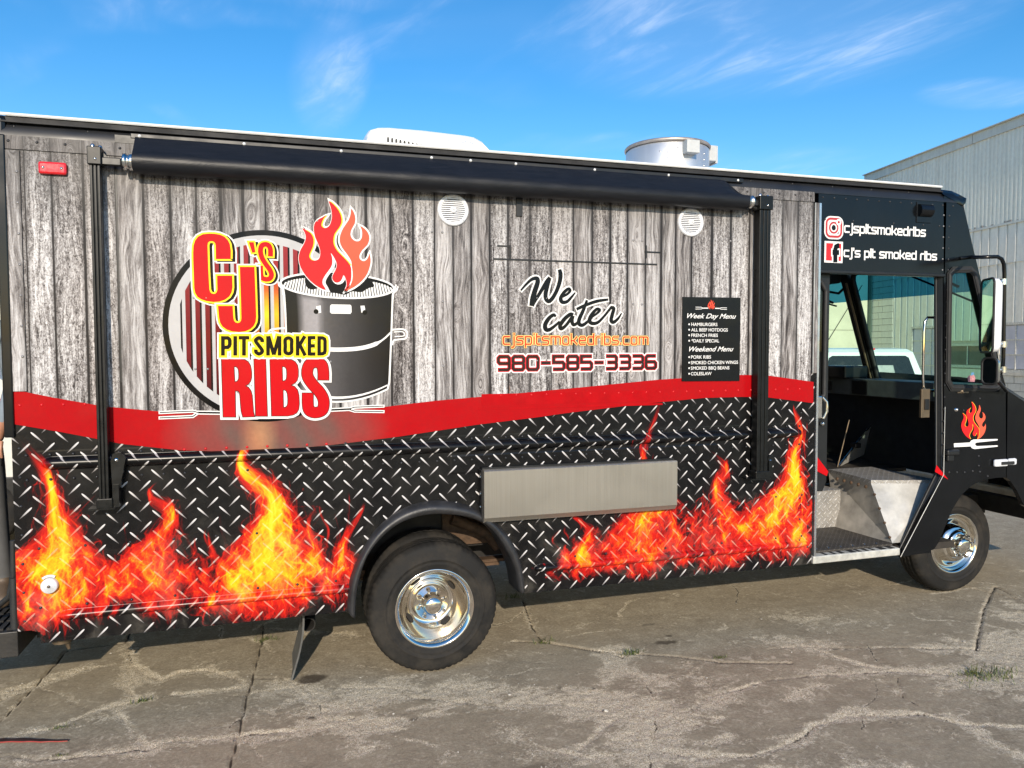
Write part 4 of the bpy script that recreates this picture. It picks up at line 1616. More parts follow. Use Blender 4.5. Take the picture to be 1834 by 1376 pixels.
def holes(mb, c, rad, n, y_, rx_, rz_, tilt, ph=0.0):
    for k_ in range(n):
        a = 2 * PI * k_ / n + ph
        er, et = np.array((math.cos(a), 0, math.sin(a))), np.array((-math.sin(a), 0, math.cos(a)))
        ax = er * rx_ * math.cos(tilt) + np.array((0, rx_ * math.sin(tilt), 0))
        cc = np.array(c) + er * rad + np.array((0, y_, 0))
        vv = [cc + ax * math.cos(2 * PI * q / 18) + et * rz_ * math.sin(2 * PI * q / 18) for q in range(18)]
        mb.add(vv, [tuple(range(18))])


RW = .378
rc = (.815, .060, .377)
rw = part('dual_wheel', MB().lathe([(.20, .30), (.03, .30)], rc, 40), frame_dark)
t_ = tyre(rc, RW, .20, .218, rw)
t2 = t_.copy(); COL.objects.link(t2); t2.parent = rw; t2.location = (0, .245, 0)
RIM = [(.226, .020), (.231, .006), (.228, .0), (.219, .002), (.212, .010), (.205, .016), (.199, .032), (.193, .060), (.182, .092), (.166, .124), (.142, .150), (.122, .160), (.110, .158), (.104, .140)]
rim = part('wheel_rim', MB().lathe(RIM, rc, 72), chrome, parent=rw)
HUB = [(.106, .142), (.104, .122), (.099, .116), (.066, .108), (.060, .100), (.058, .066), (.055, .050), (.044, .038), (.025, .032), (0, .030)]
part('wheel_hub', MB().lathe(HUB, rc, 48), chrome, parent=rw)
mb = MB()
holes(mb, rc, .150, 4, .1360, .018, .034, R_(-46), ph=R_(35))
part('hand_hole', mb, frame_dark, parent=rw)
mb = MB()
for k_ in range(8):
    a = 2 * PI * (k_ + .3) / 8
    q = (rc[0] + .082 * math.cos(a), rc[1] + .116, rc[2] + .082 * math.sin(a))
    mb.tube([q, (q[0], q[1] - .024, q[2]), (q[0], q[1] - .036, q[2])], [.0135, .0125, .008], 8)
part('wheel_nut', mb, chrome, parent=rw)

fc_ = (4.865, .285, .377)
fw = part('wheel', MB().lathe([(.20, .20), (.03, .20)], fc_, 40), frame_dark)
tyre(fc_, RW, .20, .218, fw)
RIMF = [(.226, .020), (.231, .006), (.228, .0), (.219, .002), (.212, .010), (.205, .018), (.200, .034), (.190, .044), (.176, .042), (.160, .024), (.143, .002), (.132, -.012), (.124, -.018), (.112, -.018), (.106, -.026), (.102, -.040), (.098, -.044), (.058, -.050)]
part('wheel_rim', MB().lathe(RIMF, fc_, 72), chrome, parent=fw)
part('wheel_hub', MB().lathe([(.060, -.048), (.058, -.074), (.052, -.084), (.036, -.090), (0, -.091)], fc_, 40), chrome, parent=fw)
mb = MB()
holes(mb, fc_, .160, 4, .0205, .016, .024, R_(50), ph=R_(-8))
part('hand_hole', mb, frame_dark, parent=fw)
mb = MB()
for k_ in range(8):
    a = 2 * PI * (k_ + .3) / 8
    q = (fc_[0] + .080 * math.cos(a), fc_[1] - .046, fc_[2] + .080 * math.sin(a))
    mb.tube([q, (q[0], q[1] - .034, q[2]), (q[0], q[1] - .050, q[2])], [.013, .0115, .006], 8)
part('wheel_nut', mb, chrome, parent=fw)
fw2 = fw
# the wheels of the far side
for o_ in (rw, fw):
    c_ = copy_tree(o_, truck)
    c_.scale = (1, -1, 1)

# ------------------------------------------------------------------ underside
mb = MB()
mb.box(XR + .05, 5.7, .75, .83, .46, .62)
mb.box(XR + .05, 5.7, 1.52, 1.60, .46, .62)
mb.box(-.5, 1.9, .04, WID, 1.03, 1.06)
mb.box(.30, 1.36, .52, .545, .60, 1.0)
mb.box(.22, .30, .10, 1.0, .62, 1.0)
part('chassis_frame', mb, frame_dark)
mb = MB()
mb.tube([(.815, .2, .377), (.815, 2.15, .377)], .06, 12)
mb.lathe([(0, -.18), (.12, -.16), (.17, 0), (.12, .16), (0, .18)], (.815, 1.17, .377), 20)
mb.tube([(4.865, .4, .34), (4.865, 1.95, .34)], .045, 10)
part('axle', mb, frame_dark)
mb = MB()
for y_ in (.50, 1.79):
    for k_ in range(4):
        L = .62 - .12 * k_
        mb.box(.815 - L, .815 + L, y_ - .04, y_ + .04, .50 - .022 * k_, .519 - .022 * k_)
mb.box(.95, 1.32, .49, .52, .62, .86)
mb.tube([(1.0, .44, .80), (1.22, .44, .70), (1.30, .44, .60)], .035, 8)
part('leaf_spring', mb, rust)
mb = MB()
q = on_y(552, 1119, .22)
mb.tube([(q[0], q[1], q[2]), (q[0] + .02, q[1] + .5, q[2] + .02), (q[0] + .3, q[1] + .8, q[2] + .04)], .040, 16, cap=False)
mb.tube([(q[0], q[1] - .001, q[2]), (q[0] + .02, q[1] + .3, q[2] + .01)], .034, 16, cap=False)
mb.lathe([(.034, 0), (.040, 0)], (q[0], q[1], q[2]), 16)
part('exhaust_pipe', mb, frame_dark)
# mud flap, curled at its foot
mb = MB()
f0, f1 = on_y(541, 1105, .14), on_z(527, 1213, .015)
v = []
NZ = 8
for i in range(NZ + 1):
    t = i / NZ
    zz = .46 + (f1[2] - .46) * t
    xx = f0[0] + (f1[0] - f0[0]) * t ** 2 + .010 * math.sin(t * 4)
    for y_ in (.13, .30, .52):
        v.append((xx - .012 * (1 if y_ == .13 else 0) * t, y_ + .05 * t, zz))
f = []
for i in range(NZ):
    for j in range(2):
        f.append((3 * i + j, 3 * i + j + 1, 3 * i + j + 4, 3 * i + j + 3))
n = len(v)
mb.add(v + [(a + .010, b, c) for a, b, c in v], f + [tuple(n + k_ for k_ in reversed(q)) for q in f] + [(3 * i, 3 * i + 3, n + 3 * i + 3, n + 3 * i) for i in range(NZ)])
part('mud_flap', mb, simple('grey rubber flap', (.10, .098, .092), .6, var=.25))
# rear step bumper
mb = MB()
mb.box(XR - .62, XR - .005, .012, WID - .012, .375, .500, ch=.004)
mb.box(XR - .005, -.9, .30, .36, .36, .52)
bump_r = part('step_bumper', mb, simple('black painted steel', (.020, .018, .016), .55, var=.5, scale=9, bump=.001))
mb = MB()
for k_ in range(16):
    for j in range(18):
        mb.box(XR - .60 + k_ * .036, XR - .60 + k_ * .036 + .022, .04 + j * .12, .04 + j * .12 + .10, .5005, .512)
part('step_grating', mb, frame_dark, parent=bump_r)
q0, q1 = on_y(18, 975, .05), on_y(24, 1072, .05)
mb = MB().tube([(XR - .02, .04, q0[2] + .02), (XR - .022, .04, q0[2] - .15), (XR - .05, .06, q0[2] - .26), (XR - .14, .10, q0[2] - .34), (XR - .30, .15, q0[2] - .40)], .014, 8)
mb.tube([(XR - .02, .03, .51), (XR - .02, .03, .76)], .020, 8)
part('loose_cable', mb, black_rubber)
q = on_y(112, 1160, .10)
mb = MB().tube([(q[0], q[1], q[2] + .10), (q[0], q[1], q[2] + .03)], .045, 10).tube([(q[0] + .02, q[1], q[2] + .03), (q[0] + .03, q[1], q[2] - .01)], [.014, .008], 8)
part('drain_valve', mb, bronze)
# ------------------------------------------------------------------ small fittings on the flank
p, q = xz(70, 291), xz(122, 315)
zc = xz(96, 303)[1]
ml = part('marker_lamp', MB().box(p[0], q[0], -.026, -.004, zc - .030, zc + .030, ch=.012), red_lens)
part('lamp_screw', MB().dome((p[0] + .022, -.0265, zc), .007, .004).dome((q[0] - .022, -.0265, zc), .007, .004), chrome, parent=ml)
p = xz(90, 1048)
r_ = abs(xz(106, 1048)[0] - xz(75, 1048)[0]) / 2
cap = part('filler_cap', MB().lathe([(0, -.030), (r_ * .15, -.030), (r_ * .18, -.027), (r_ * .9, -.026), (r_, -.020), (r_, .0)], (p[0], 0, p[1]), 32), white_plastic)
part('cap_lock', MB().lathe([(0, -.034), (r_ * .16, -.033), (r_ * .2, -.029)], (p[0], 0, p[1]), 14), bronze, parent=cap)
part('filler_hood', MB().tube([(p[0] + r_ * 1.25 * math.cos(a), -.006, p[1] + r_ * 1.25 * math.sin(a)) for a in np.linspace(R_(60), R_(130), 8)], .007, 6), white_plastic, parent=cap)

# ------------------------------------------------------------------ roof fittings
# air conditioner
ya = .62
pa = [xz(*q, ya) for q in ((657, 262), (659, 246), (666, 237), (680, 233), (700, 233), (760, 238), (835, 247), (850, 250), (865, 258), (881, 274))]
base = 2.99
prof = [(pa[0][0], base)] + pa + [(pa[-1][0] + .05, base)]
mb = MB()
yy = [(0.0, 1.0, 0.0), (-.0, 1.0, 0.0)]
n = len(prof)
cx = (prof[0][0] + prof[-1][0]) / 2
v, f = [], []
secs = [(ya, .0, 1.0), (ya + .035, .022, 1.01), (ya + .12, .040, 1.015), (ya + .45, .050, 1.02), (ya + .78, .040, 1.01), (ya + .86, .0, 1.0)]
for (y_, up, sc_) in secs:
    for (x_, z_) in prof:
        v.append((cx + (x_ - cx) * sc_, y_, z_ + (up * min(1, (z_ - base) / .2))))
for i in range(len(secs) - 1):
    for j in range(n - 1):
        f.append((i * n + j, i * n + j + 1, (i + 1) * n + j + 1, (i + 1) * n + j))
f += [tuple(range(n)), tuple(reversed(range((len(secs) - 1) * n, len(secs) * n)))]
mb.add(v, f, 0, smooth=False)
ac = part('air_conditioner', mb, simple('ac shell', (.80, .80, .78), .35, var=.03))
mb = MB()
for k_ in range(11):
    x_ = 640 + (388 + k_ * 52) / 7.054
    t_top = xz(x_, 220 + (178 + 11.5 * k_) / 7.054, ya)
    mb.prism([(t_top[0] + a, t_top[1] - .012 + b) for a, b in ((-.007, 0), (-.005, .009), (0, .012), (.005, .009), (.007, 0), (.007, -.11), (-.007, -.11))], ya - .001, ya + .006)
part('vent_slot', mb, black_satin, parent=ac)
mb = MB()
for x_ in (664, 667):
    a = xz(x_, 240, ya)
    mb.box(a[0] - .003, a[0] + .003, ya - .0015, ya + .004, base, a[1] - .02)
part('cover_seam', mb, grey_plastic, parent=ac)
# exhaust fan drum
fx, fy, frd, fz = xz(1195, 260, .75)[0], .75, .293, 3.285
mb = MB()
mb.lathe([(frd * .97, fz - .02), (frd, fz - .03), (frd, 2.995)], (fx, fy, 0), 72, axis='z')
fan = part('exhaust_fan', mb, galv)
mb = MB()
mb.lathe([(frd - .012, fz - .03), (frd - .012, fz), (frd + .004, fz + .004), (frd + .010, fz - .004), (frd + .008, fz - .016), (frd, fz - .020)], (fx, fy, 0), 72, axis='z')
part('fan_lip', mb, simple('tarnished lip', (.42, .37, .33), .45, metal=.6, var=.2), parent=fan)
yb_ = fy - frd * .86
a, b = xz(1231, 252, yb_ - .10), xz(1250, 275, yb_ - .10)
part('control_box', MB().box(a[0], b[0] + .015, yb_ - .10, yb_ + .08, b[1] + .005, a[1] + .01, ch=.003), grey_plastic, parent=fan)
mb = MB()
yb_ = fy - .10
a, b = xz(1263, 259, yb_), xz(1284, 289, yb_)
mb.box(a[0], b[0], yb_, yb_ + .16, b[1], a[1], ch=.006)
mb.box(a[0] - .035, a[0] - .004, yb_ + .02, yb_ + .12, b[1] - .02, a[1] - .01)
mb.box(b[0], b[0] + .022, yb_ + .02, yb_ + .14, b[1] - .01, a[1] + .005, ch=.005)
mb.tube([((a[0] + b[0]) / 2 - .01, yb_ + .07, b[1]), ((a[0] + b[0]) / 2 - .01, yb_ + .07, b[1] - .09)], .026, 10)
part('switch_box', mb, grey_plastic, parent=fan)
mb = MB()
for ang, zz in ((-118, 3.19), (-118, 3.15), (-128, 3.20), (-105, 3.22), (-105, 3.18), (-60, 3.2), (-60, 3.16), (-60, 3.12)):
    a = R_(ang)
    mb.dome((fx + frd * math.cos(a), fy + frd * math.sin(a), zz), .006, .005, nrm=(math.cos(a), math.sin(a), 0))
part('fan_rivet', mb, bright_metal, parent=fan)

# ------------------------------------------------------------------ rivets
rv_dark = simple('rivet black', (.020, .020, .022), .3)
rv_grey = simple('rivet grey', (.26, .25, .25), .35, metal=.3)
rv_red = simple('rivet red', (.55, .008, .010), .28)
mb = MB()


def rv(x_, z_, m_, y_=-.0035, r=.0072):
    mb.dome((x_, y_, z_), r, .0048, 7, m_)


for x_ in np.arange(XR + .03, XB, .118):
    rv(x_, 2.842, 0, -.0095)
for x_ in np.arange(XR + .05, 4.4, .31):
    rv(x_, 2.915, 0, .012)
for z_ in np.arange(1.80, 2.80, .145):
    rv(xz(12, 400)[0], z_, 1, -.0105)
    rv(xz(34, 400)[0], z_ + .03, 1, -.0105)
    rv(xz(1462, 500)[0], z_, 1, -.0128, .006)
# pairs where the ribs inside are riveted
for x_ in np.arange(-.42, 3.2, .61):
    for z_ in (2.52, 2.14, 1.78):
        for d_ in (0, .058):
            rv(x_ + d_, z_ + .02 * math.sin(x_ * 5), 1)
for x_ in np.arange(XR + .04, XB - .05, .092):
    z_ = 1.597
    if curve(ST_BOT, x_) < z_ < curve(ST_TOP, x_):
        rv(x_, z_, 2, -.0048)
    elif z_ < curve(ST_BOT, x_):
        rv(x_, z_, 0, -.001)
for x_ in np.arange(XR + .06, XB - .05, .100):
    rv(x_, 1.356, 2 if curve(ST_BOT, x_) < 1.356 else 0, -.0055)
    rv(x_, 1.236, 0, -.004)
for x_ in np.arange(XR + .1, .36, .20):
    rv(x_, .90, 0, 0); rv(x_, .61, 0, -.003)
for x_ in np.arange(1.45, XB - .05, .20):
    rv(x_, .90, 0, 0); rv(x_, .628, 0, -.003)
for z_ in np.arange(.55, 1.5, .14):
    rv(XR + .03, z_, 0, 0); rv(XB - .035, z_, 0, 0); rv(XB - .10, z_ + .05, 0, 0)
# cab
for x_ in np.arange(XB + .04, 4.55, .090):
    rv(x_, 2.842, 0, -.0005)
for x_, z_ in [(XB + .06, 2.70), (3.62, 2.70), (3.95, 2.70), (4.2, 2.70), (3.37, 2.50), (4.34, 2.70)]:
    rv(x_, z_, 0, -.0005)
for z_ in np.arange(2.40, 2.82, .075):
    rv(4.375, z_, 1, -.0005, .006); rv(4.425, z_, 0, -.0005)
for z_ in np.arange(1.02, 2.36, .083):
    rv(4.420, z_, 0, -.0005, .006)
for t in np.linspace(.1, .9, 5):
    rv(4.425 + (4.10 - 4.425) * t, .97 + (.46 - .97) * t, 0, -.0005, .005)
for px_, py_ in ((1700, 846), (1714, 846), (1728, 846), (1742, 844), (1755, 845), (1753, 817), (1753, 834), (1755, 714), (1726, 735), (1769, 853)):
    q = xz(px_, py_)
    rv(q[0], q[1], 0, -.0005)
part('rivets', mb, [rv_dark, rv_grey, rv_red], kind='stuff')
# ------------------------------------------------------------------ printed artwork: film laid on the flank in thin layers
def zm(ox, oy, s):
    return lambda a, b: xz(ox + a / s, oy + b / s)


def mpx(px_, py_):
    """metres per photo pixel of the flank near a point"""
    return abs(xz(px_ + 1, py_)[0] - xz(px_ - 1, py_)[0]) / 2


def pts(fn, arr):
    return [fn(*p) for p in arr]


# --- logo: grill disc
cL, cR_ = xz(297.5, 585), xz(478, 407)
cx_, cz_ = xz(478, 585)
rad = (abs(cx_ - cL[0]) + abs(cR_[1] - cz_)) / 2
disc = part('logo_disc', MB().disc(cx_, cz_, rad, -.0052, 80), ink_black)
mb = MB()
mb.disc(cx_, cz_, rad * .945, -.0058, 80)
part('logo_ring', mb, ink_grey, parent=disc)
mb = MB()
rin = rad * .86
k0 = 333
per = 17.6
for k_ in range(-1, 15):
    xa = xz(k0 + per * k_, 585)[0]
    xm_ = xz(k0 + per * k_ + 8.2, 585)[0]
    xb = xz(k0 + per * k_ + 11.6, 585)[0]
    for (a, b, kind_) in ((xa, xm_, 0), (xm_, xb, 1)):
        if min(abs(a - cx_), abs(b - cx_)) >= rin or max(abs(a - cx_), abs(b - cx_)) >= rin:
            continue
        za = math.sqrt(rin ** 2 - (a - cx_) ** 2); zb = math.sqrt(rin ** 2 - (b - cx_) ** 2)
        N = 14
        v, cc = [], []
        for i in range(N + 1):
            t = i / N
            for x_, h in ((a, za), (b, zb)):
                zz = cz_ - h + 2 * h * t
                v.append((x_, -.0064, zz))
                if kind_:
                    c = (.006, .004, .005)
                else:
                    up = np.array((.30, .03, .035)); md = np.array((.16, .008, .012)); lo = np.array((.02, .006, .008))
                    tt_ = (zz - cz_) / rin
                    c = md + (up - md) * max(0, tt_) if tt_ > -.3 else lo + (md - lo) * max(0, (tt_ + 1) / .7)
                    gp = xz(480, 566)
                    gx_, gz_ = abs((a + b) / 2 - xz(483, 566)[0]) / .062, (zz - gp[1]) / .10
                    g_ = math.exp(-gx_ ** 2 - gz_ ** 2)
                    g2_ = math.exp(-gx_ ** 2 - (gz_ / 1.9) ** 2)
                    c = c * (1 - g2_) + np.array((.80, .03, .02)) * g2_
                    c = c * (1 - g_) + np.array((.95, .62, .03)) * g_
                cc.append(tuple(c) + (1,))
        mb.add(v, [(2 * i, 2 * i + 1, 2 * i + 3, 2 * i + 2) for i in range(N)], 0, cc)
part('grill_bar', mb, print_col, parent=disc, colors=True)

# --- drum
D = zm(560, 480, 4.915)
mb = MB()
lft = [xz(*p) for p in ((506, 508), (509, 530), (511, 560), (512, 590), (513, 640), (515, 690), (517, 700))]
rgt = [xz(*p) for p in ((709, 510), (703, 530), (702, 560), (701, 590), (699, 640), (697, 685), (694, 697))]
topz = lambda s_: xz(600, 519)[1] - 0
NCOL, NROW = 28, 12
v, cc = [], []
for j in range(NROW + 1):
    t = j / NROW
    for i in range(NCOL + 1):
        s_ = i / NCOL
        li = np.array([np.interp(t, np.linspace(0, 1, 7), [q[d_] for q in lft]) for d_ in (0, 1)])
        ri = np.array([np.interp(t, np.linspace(0, 1, 7), [q[d_] for q in rgt]) for d_ in (0, 1)])
        sag = 4 * s_ * (1 - s_)
        p_ = li + (ri - li) * s_
        p_[1] -= sag * (.030 + .034 * t)
        v.append((p_[0], -.0072, p_[1]))
        g_ = np.interp(s_, [0, .13, .16, .30, .34, .40, .62, .80, 1], [.012, .014, .30, .34, .12, .075, .045, .014, .010])
        if t < .12:
            g_ = min(g_, .05)
        lowg = np.interp(s_, [0, .2, .4, .6, 1], [.02, .11, .10, .05, .012])
        g_ = g_ * (1 - t) + max(g_ * .6, lowg) * t if s_ > .3 else g_
        cc.append((g_, g_ * .94, g_ * .96, 1))
f = []
for j in range(NROW):
    for i in range(NCOL):
        a = j * (NCOL + 1) + i
        f.append((a, a + 1, a + NCOL + 2, a + NCOL + 1))
mb.add(v, f, 0, cc)
drum = part('logo_drum', mb, print_col, parent=disc, colors=True)
# white outlines, bands, rim, grate of the drum
B = zm(490, 340, 6.256)
mb = MB()
w3 = 3.2 * mpx(640, 540)
el = lambda n_=40: [B(712 + 634 * math.cos(2 * PI * q / n_), 1075 + 137 * math.sin(2 * PI * q / n_) + 32 * math.cos(2 * PI * q / n_)) for q in range(n_)]
rim_pts = el()
mb.stroke(lft, w3, -.0080)
mb.stroke(rgt, w3, -.0080)
bot = [B(0, 0)] * 0 + [(lft[-1][0] + (rgt[-1][0] - lft[-1][0]) * s_, lft[-1][1] + (rgt[-1][1] - lft[-1][1]) * s_ - 4 * s_ * (1 - s_) * .064) for s_ in np.linspace(0, 1, 16)]
mb.stroke(bot, w3, -.0080)
mb.stroke([(a, b + .022) for a, b in bot], [w3 * (1.9 - 1.2 * s_) for s_ in np.linspace(0, 1, 16)], -.0080)
band = [D(*p) for p in ((0, 700), (150, 718), (300, 718), (430, 705), (540, 675), (620, 630), (690, 565))]
mb.stroke(catmull(band, 5), [7.4 * mpx(640, 620)] * 22 + [5 * mpx(640, 620), 4 * mpx(640, 620)] + [3 * mpx(640, 620)] * (len(catmull(band, 5)) - 24), -.0081)
hr = [D(*p) for p in ((700, 545), (790, 540), (825, 560), (832, 590), (815, 622), (760, 630), (712, 640), (700, 680))]
mb.stroke(catmull(hr, 4), w3, -.0082)
hr2 = [D(*p) for p in ((715, 565), (785, 562), (805, 580), (795, 600), (720, 605))]
mb.stroke(catmull(hr2, 4), w3 * .6, -.0083)
hl = [xz(*p) for p in ((513, 588), (495, 589), (484, 592), (480, 598), (482, 605), (490, 608), (512, 607))]
mb.stroke(catmull(hl, 4), w3, -.0082)
for p_ in (B(75, 1040), ):
    mb.stroke([B(52, 1030), B(62, 1075), B(105, 1110), B(108, 1180)], w3, -.0083)
mb.stroke([B(1392, 1085), B(1378, 1125), B(1335, 1165), B(1335, 1230)], w3, -.0083)
tg = [D(*p) for p in ((165, 322), (328, 325), (340, 335), (342, 390), (332, 405), (165, 403), (152, 390), (153, 333))]
mb.poly([tg], -.0084)
for (a, b) in (((30, 340), (70, 330)), ((420, 335), (455, 333))):
    mb.poly([[D(a[0], a[1]), D(b[0], b[1]), D(a[0] + 45, a[1] + 55), D(a[0] + 8, a[1] + 60)]], -.0084)
part('drum_outline', mb, ink_white, parent=drum)
mb = MB()
mb.poly([[(a, b) for a, b in rim_pts]], -.0086)
mb.disc(*D(30, 385), .013, -.0090, 14); mb.disc(*D(458, 392), .013, -.0090, 14)
bl = [D(*p) for p in ((705, 590), (700, 560), (640, 640))]
part('drum_rim', mb, ink_black, parent=drum)
mb = MB()
mb.stroke(rim_pts, w3, -.0092, closed=True)
gel = lambda a: B(712 + 600 * math.cos(a), 1082 + 118 * math.sin(a) + 30 * math.cos(a))
ctrg = B(712, 1082)
ng = 40
for k_ in range(ng):
    s_ = -1 + 2 * (k_ + .5) / ng
    h = math.sqrt(max(0, 1 - s_ * s_))
    xa, xb = 712 + 600 * s_, 712 + 600 * s_ + 21
    sl = 26 * s_
    y0_, y1_ = 1088 - 100 * h + 30 * s_, 1090 + 112 * h + 30 * s_
    q = [B(xa + sl * -.6 * h, y0_), B(xb + sl * -.6 * h, y0_), B(xb + sl, y1_), B(xa + sl, y1_)]
    mb.poly([q], -.0093)
part('drum_grate', mb, ink_white, parent=drum)
mb = MB()
blob = [B(*p) for p in ((350, 1010), (370, 1090), (430, 1120), (520, 1105), (600, 1150), (700, 1160), (800, 1178), (880, 1140), (980, 1150), (1060, 1105), (1125, 1085), (1100, 1030), (1050, 1000), (1050, 950), (700, 930), (400, 950))]
mb.poly([catmull(blob, 3, True)], -.0100)
part('drum_smoke_hole', mb, ink_black, parent=drum)

# --- the flame emblem (also used small on the cab and on the menu)
FL_LEFT = [(335, 432), (400, 468), (440, 502), (463, 562), (455, 640), (422, 715), (415, 755), (440, 788), (480, 796), (518, 780), (535, 740), (535, 680), (513, 610), (480, 535), (465, 455), (470, 390), (502, 345), (560, 312), (612, 284), (575, 325), (550, 388), (560, 420), (590, 433), (630, 415), (655, 370), (668, 300), (655, 205), (630, 128), (690, 172), (740, 232), (770, 300), (775, 370), (745, 432), (702, 490), (685, 550), (690, 620), (730, 690), (800, 762), (873, 848), (885, 930), (880, 1020), (850, 1085), (805, 1136), (832, 1080), (826, 1015), (800, 960), (785, 990), (768, 1022), (738, 1042), (700, 1038), (672, 1002), (676, 960), (708, 900), (722, 840), (705, 790), (678, 742), (655, 712), (670, 760), (672, 830), (648, 885), (600, 950), (566, 1010), (566, 1062), (602, 1126), (520, 1095), (425, 1022), (342, 920), (302, 822), (298, 740), (320, 668), (358, 602), (376, 540), (362, 482)]
FL_RIGHT = [(873, 848), (868, 800), (820, 722), (766, 650), (740, 580), (746, 510), (780, 430), (838, 345), (862, 272), (868, 214), (900, 262), (915, 322), (908, 382), (876, 440), (860, 500), (880, 552), (925, 580), (968, 570), (990, 522), (986, 452), (968, 408), (1020, 440), (1060, 492), (1072, 552), (1050, 620), (992, 680), (960, 742), (972, 785), (1010, 802), (1044, 782), (1064, 745), (1074, 714), (1086, 782), (1080, 850), (1050, 940), (992, 1020), (905, 1090), (805, 1136), (850, 1085), (880, 1020), (885, 930)]


def flame_emblem(fn, y0, parent, name='flame_emblem', outline=None, wl=0.0, shift=0.0):
    L = catmull([fn(*p) for p in FL_LEFT], 2, True)
    Rr = catmull([fn(*p) for p in FL_RIGHT], 2, True)
    o = part(name, MB().poly([L], y0 - .0008), ink_yellow, parent=parent)
    mb = MB().poly([[(a - shift, b) for a, b in L]], y0 - .0016)
    part('flame_tongue', mb, simple('flame red', (.72, .022, .024), VR, spec=VS, var=.12, scale=3), parent=o)
    part('flame_tongue', MB().poly([Rr], y0 - .0020), simple('flame orange', (.80, .115, .062), VR, spec=VS, var=.12, scale=3), parent=o)
    if outline:
        mb = MB()
        mb.stroke(L, wl, y0, closed=True)
        mb.stroke(Rr, wl, y0 - .0004 + .0003, closed=True)
        part('flame_outline', mb, outline, parent=o)
    return o


flame_emblem(B, -.0108, disc, 'flame_emblem', ink_white, 6.2 * mpx(600, 450), 2.4 * mpx(600, 450))

# --- lettering
A = zm(280, 380, 5.733)
GC = [(765, 485), (766, 400), (755, 330), (735, 290), (700, 255), (655, 235), (600, 225), (540, 224), (480, 230), (430, 255), (400, 295), (384, 345), (380, 420), (381, 500), (386, 640), (391, 780), (400, 830), (425, 872), (465, 898), (520, 916), (590, 925), (650, 920), (705, 902), (750, 868), (774, 825), (783, 775), (780, 655), (625, 655), (628, 800), (620, 825), (607, 838), (590, 842), (570, 837), (555, 822), (546, 795), (535, 600), (527, 345), (532, 318), (545, 305), (570, 301), (593, 308), (606, 325), (611, 350), (613, 485)]
GJ = [(858, 565), (1008, 565), (1018, 820), (1026, 1080), (1020, 1130), (1000, 1170), (965, 1203), (915, 1225), (850, 1233), (780, 1226), (725, 1208), (680, 1175), (656, 1135), (646, 1085), (634, 965), (785, 965), (793, 1090), (800, 1118), (815, 1134), (838, 1140), (858, 1133), (870, 1115), (874, 1090), (868, 850)]
GQ = [(950, 312), (1000, 312), (1018, 415), (985, 420)]
GS_L = catmull([(1172, 458), (1172, 390), (1153, 345), (1116, 334), (1082, 350), (1070, 405), (1086, 472), (1126, 540), (1164, 592), (1183, 645), (1166, 684), (1126, 692), (1088, 678), (1074, 642), (1070, 552)], 4)
mA = mpx(400, 520)
mb_w, mb_k, mb_y, mb_r = MB(), MB(), MB(), MB()
for shp, lv in ((GC, 0), (GQ, 1), (GJ, 2)):
    P0 = pts(A, shp)
    sh = [(a + 5.2 * mA, b - 2.2 * mA) for a, b in P0]
    q = -.0022 * lv - .0122
    mb_w.stroke(P0, 11.5 * mA, q - .0001, closed=True); mb_w.stroke(sh, 11.5 * mA, q - .0008, closed=True)
    mb_k.stroke(sh, 6.2 * mA, q - .0014, closed=True); mb_k.poly([sh], q - .0013)
    mb_y.stroke(P0, 6.4 * mA, q - .0017, closed=True); mb_y.poly([P0], q - .00165)
    mb_r.poly([P0], q - .0024)
SP = pts(A, GS_L)
wS = 53 / 5.733 * mA
sh = [(a + 4.6 * mA, b - 2 * mA) for a, b in SP]
q = -.0144
for P_, wv, mbx, dy, ex in ((SP, wS + 11 * mA, mb_w, 0, 5.5), (sh, wS + 11 * mA, mb_w, -.0005, 5.5), (sh, wS + 5.8 * mA, mb_k, -.0011, 2.9), (SP, wS + 6 * mA, mb_y, -.0017, 3), (SP, wS, mb_r, -.0023, 0)):
    mbx.stroke(P_, wv, q + dy, ext=ex * mA, step=8e-6)
C_ = zm(370, 560, 6.552)
mC = mpx(490, 650)
# RIBS
RB = [([(178, 548), (400, 548), (450, 555), (488, 578), (515, 625), (527, 700), (527, 760), (515, 805), (490, 838), (452, 860), (492, 880), (520, 920), (534, 970), (541, 1060), (549, 1165), (562, 1218), (428, 1222), (410, 1160), (400, 1060), (395, 975), (386, 932), (368, 918), (335, 915), (340, 1222), (198, 1222)], [(320, 632), (345, 632), (366, 645), (378, 675), (382, 720), (381, 770), (370, 800), (352, 812), (330, 815)]),
      ([(558, 548), (692, 548), (712, 1212), (578, 1212)], None),
      ([(745, 548), (950, 548), (1000, 556), (1040, 580), (1065, 620), (1075, 680), (1074, 745), (1060, 795), (1035, 825), (985, 852), (1035, 872), (1066, 910), (1081, 970), (1086, 1070), (1078, 1135), (1055, 1175), (1015, 1198), (950, 1210), (765, 1210)], [(885, 632), (910, 632), (930, 645), (940, 670), (943, 720), (940, 770), (928, 795), (910, 804), (890, 806)], [(895, 905), (918, 906), (938, 920), (950, 955), (955, 1010), (954, 1065), (945, 1098), (925, 1112), (900, 1116)])]
GS2 = catmull([(1369, 790), (1368, 690), (1348, 612), (1275, 580), (1206, 612), (1180, 690), (1192, 765), (1250, 850), (1316, 920), (1364, 1000), (1374, 1080), (1352, 1148), (1278, 1172), (1210, 1150), (1188, 1080), (1187, 945)], 5)
mb_d = MB()
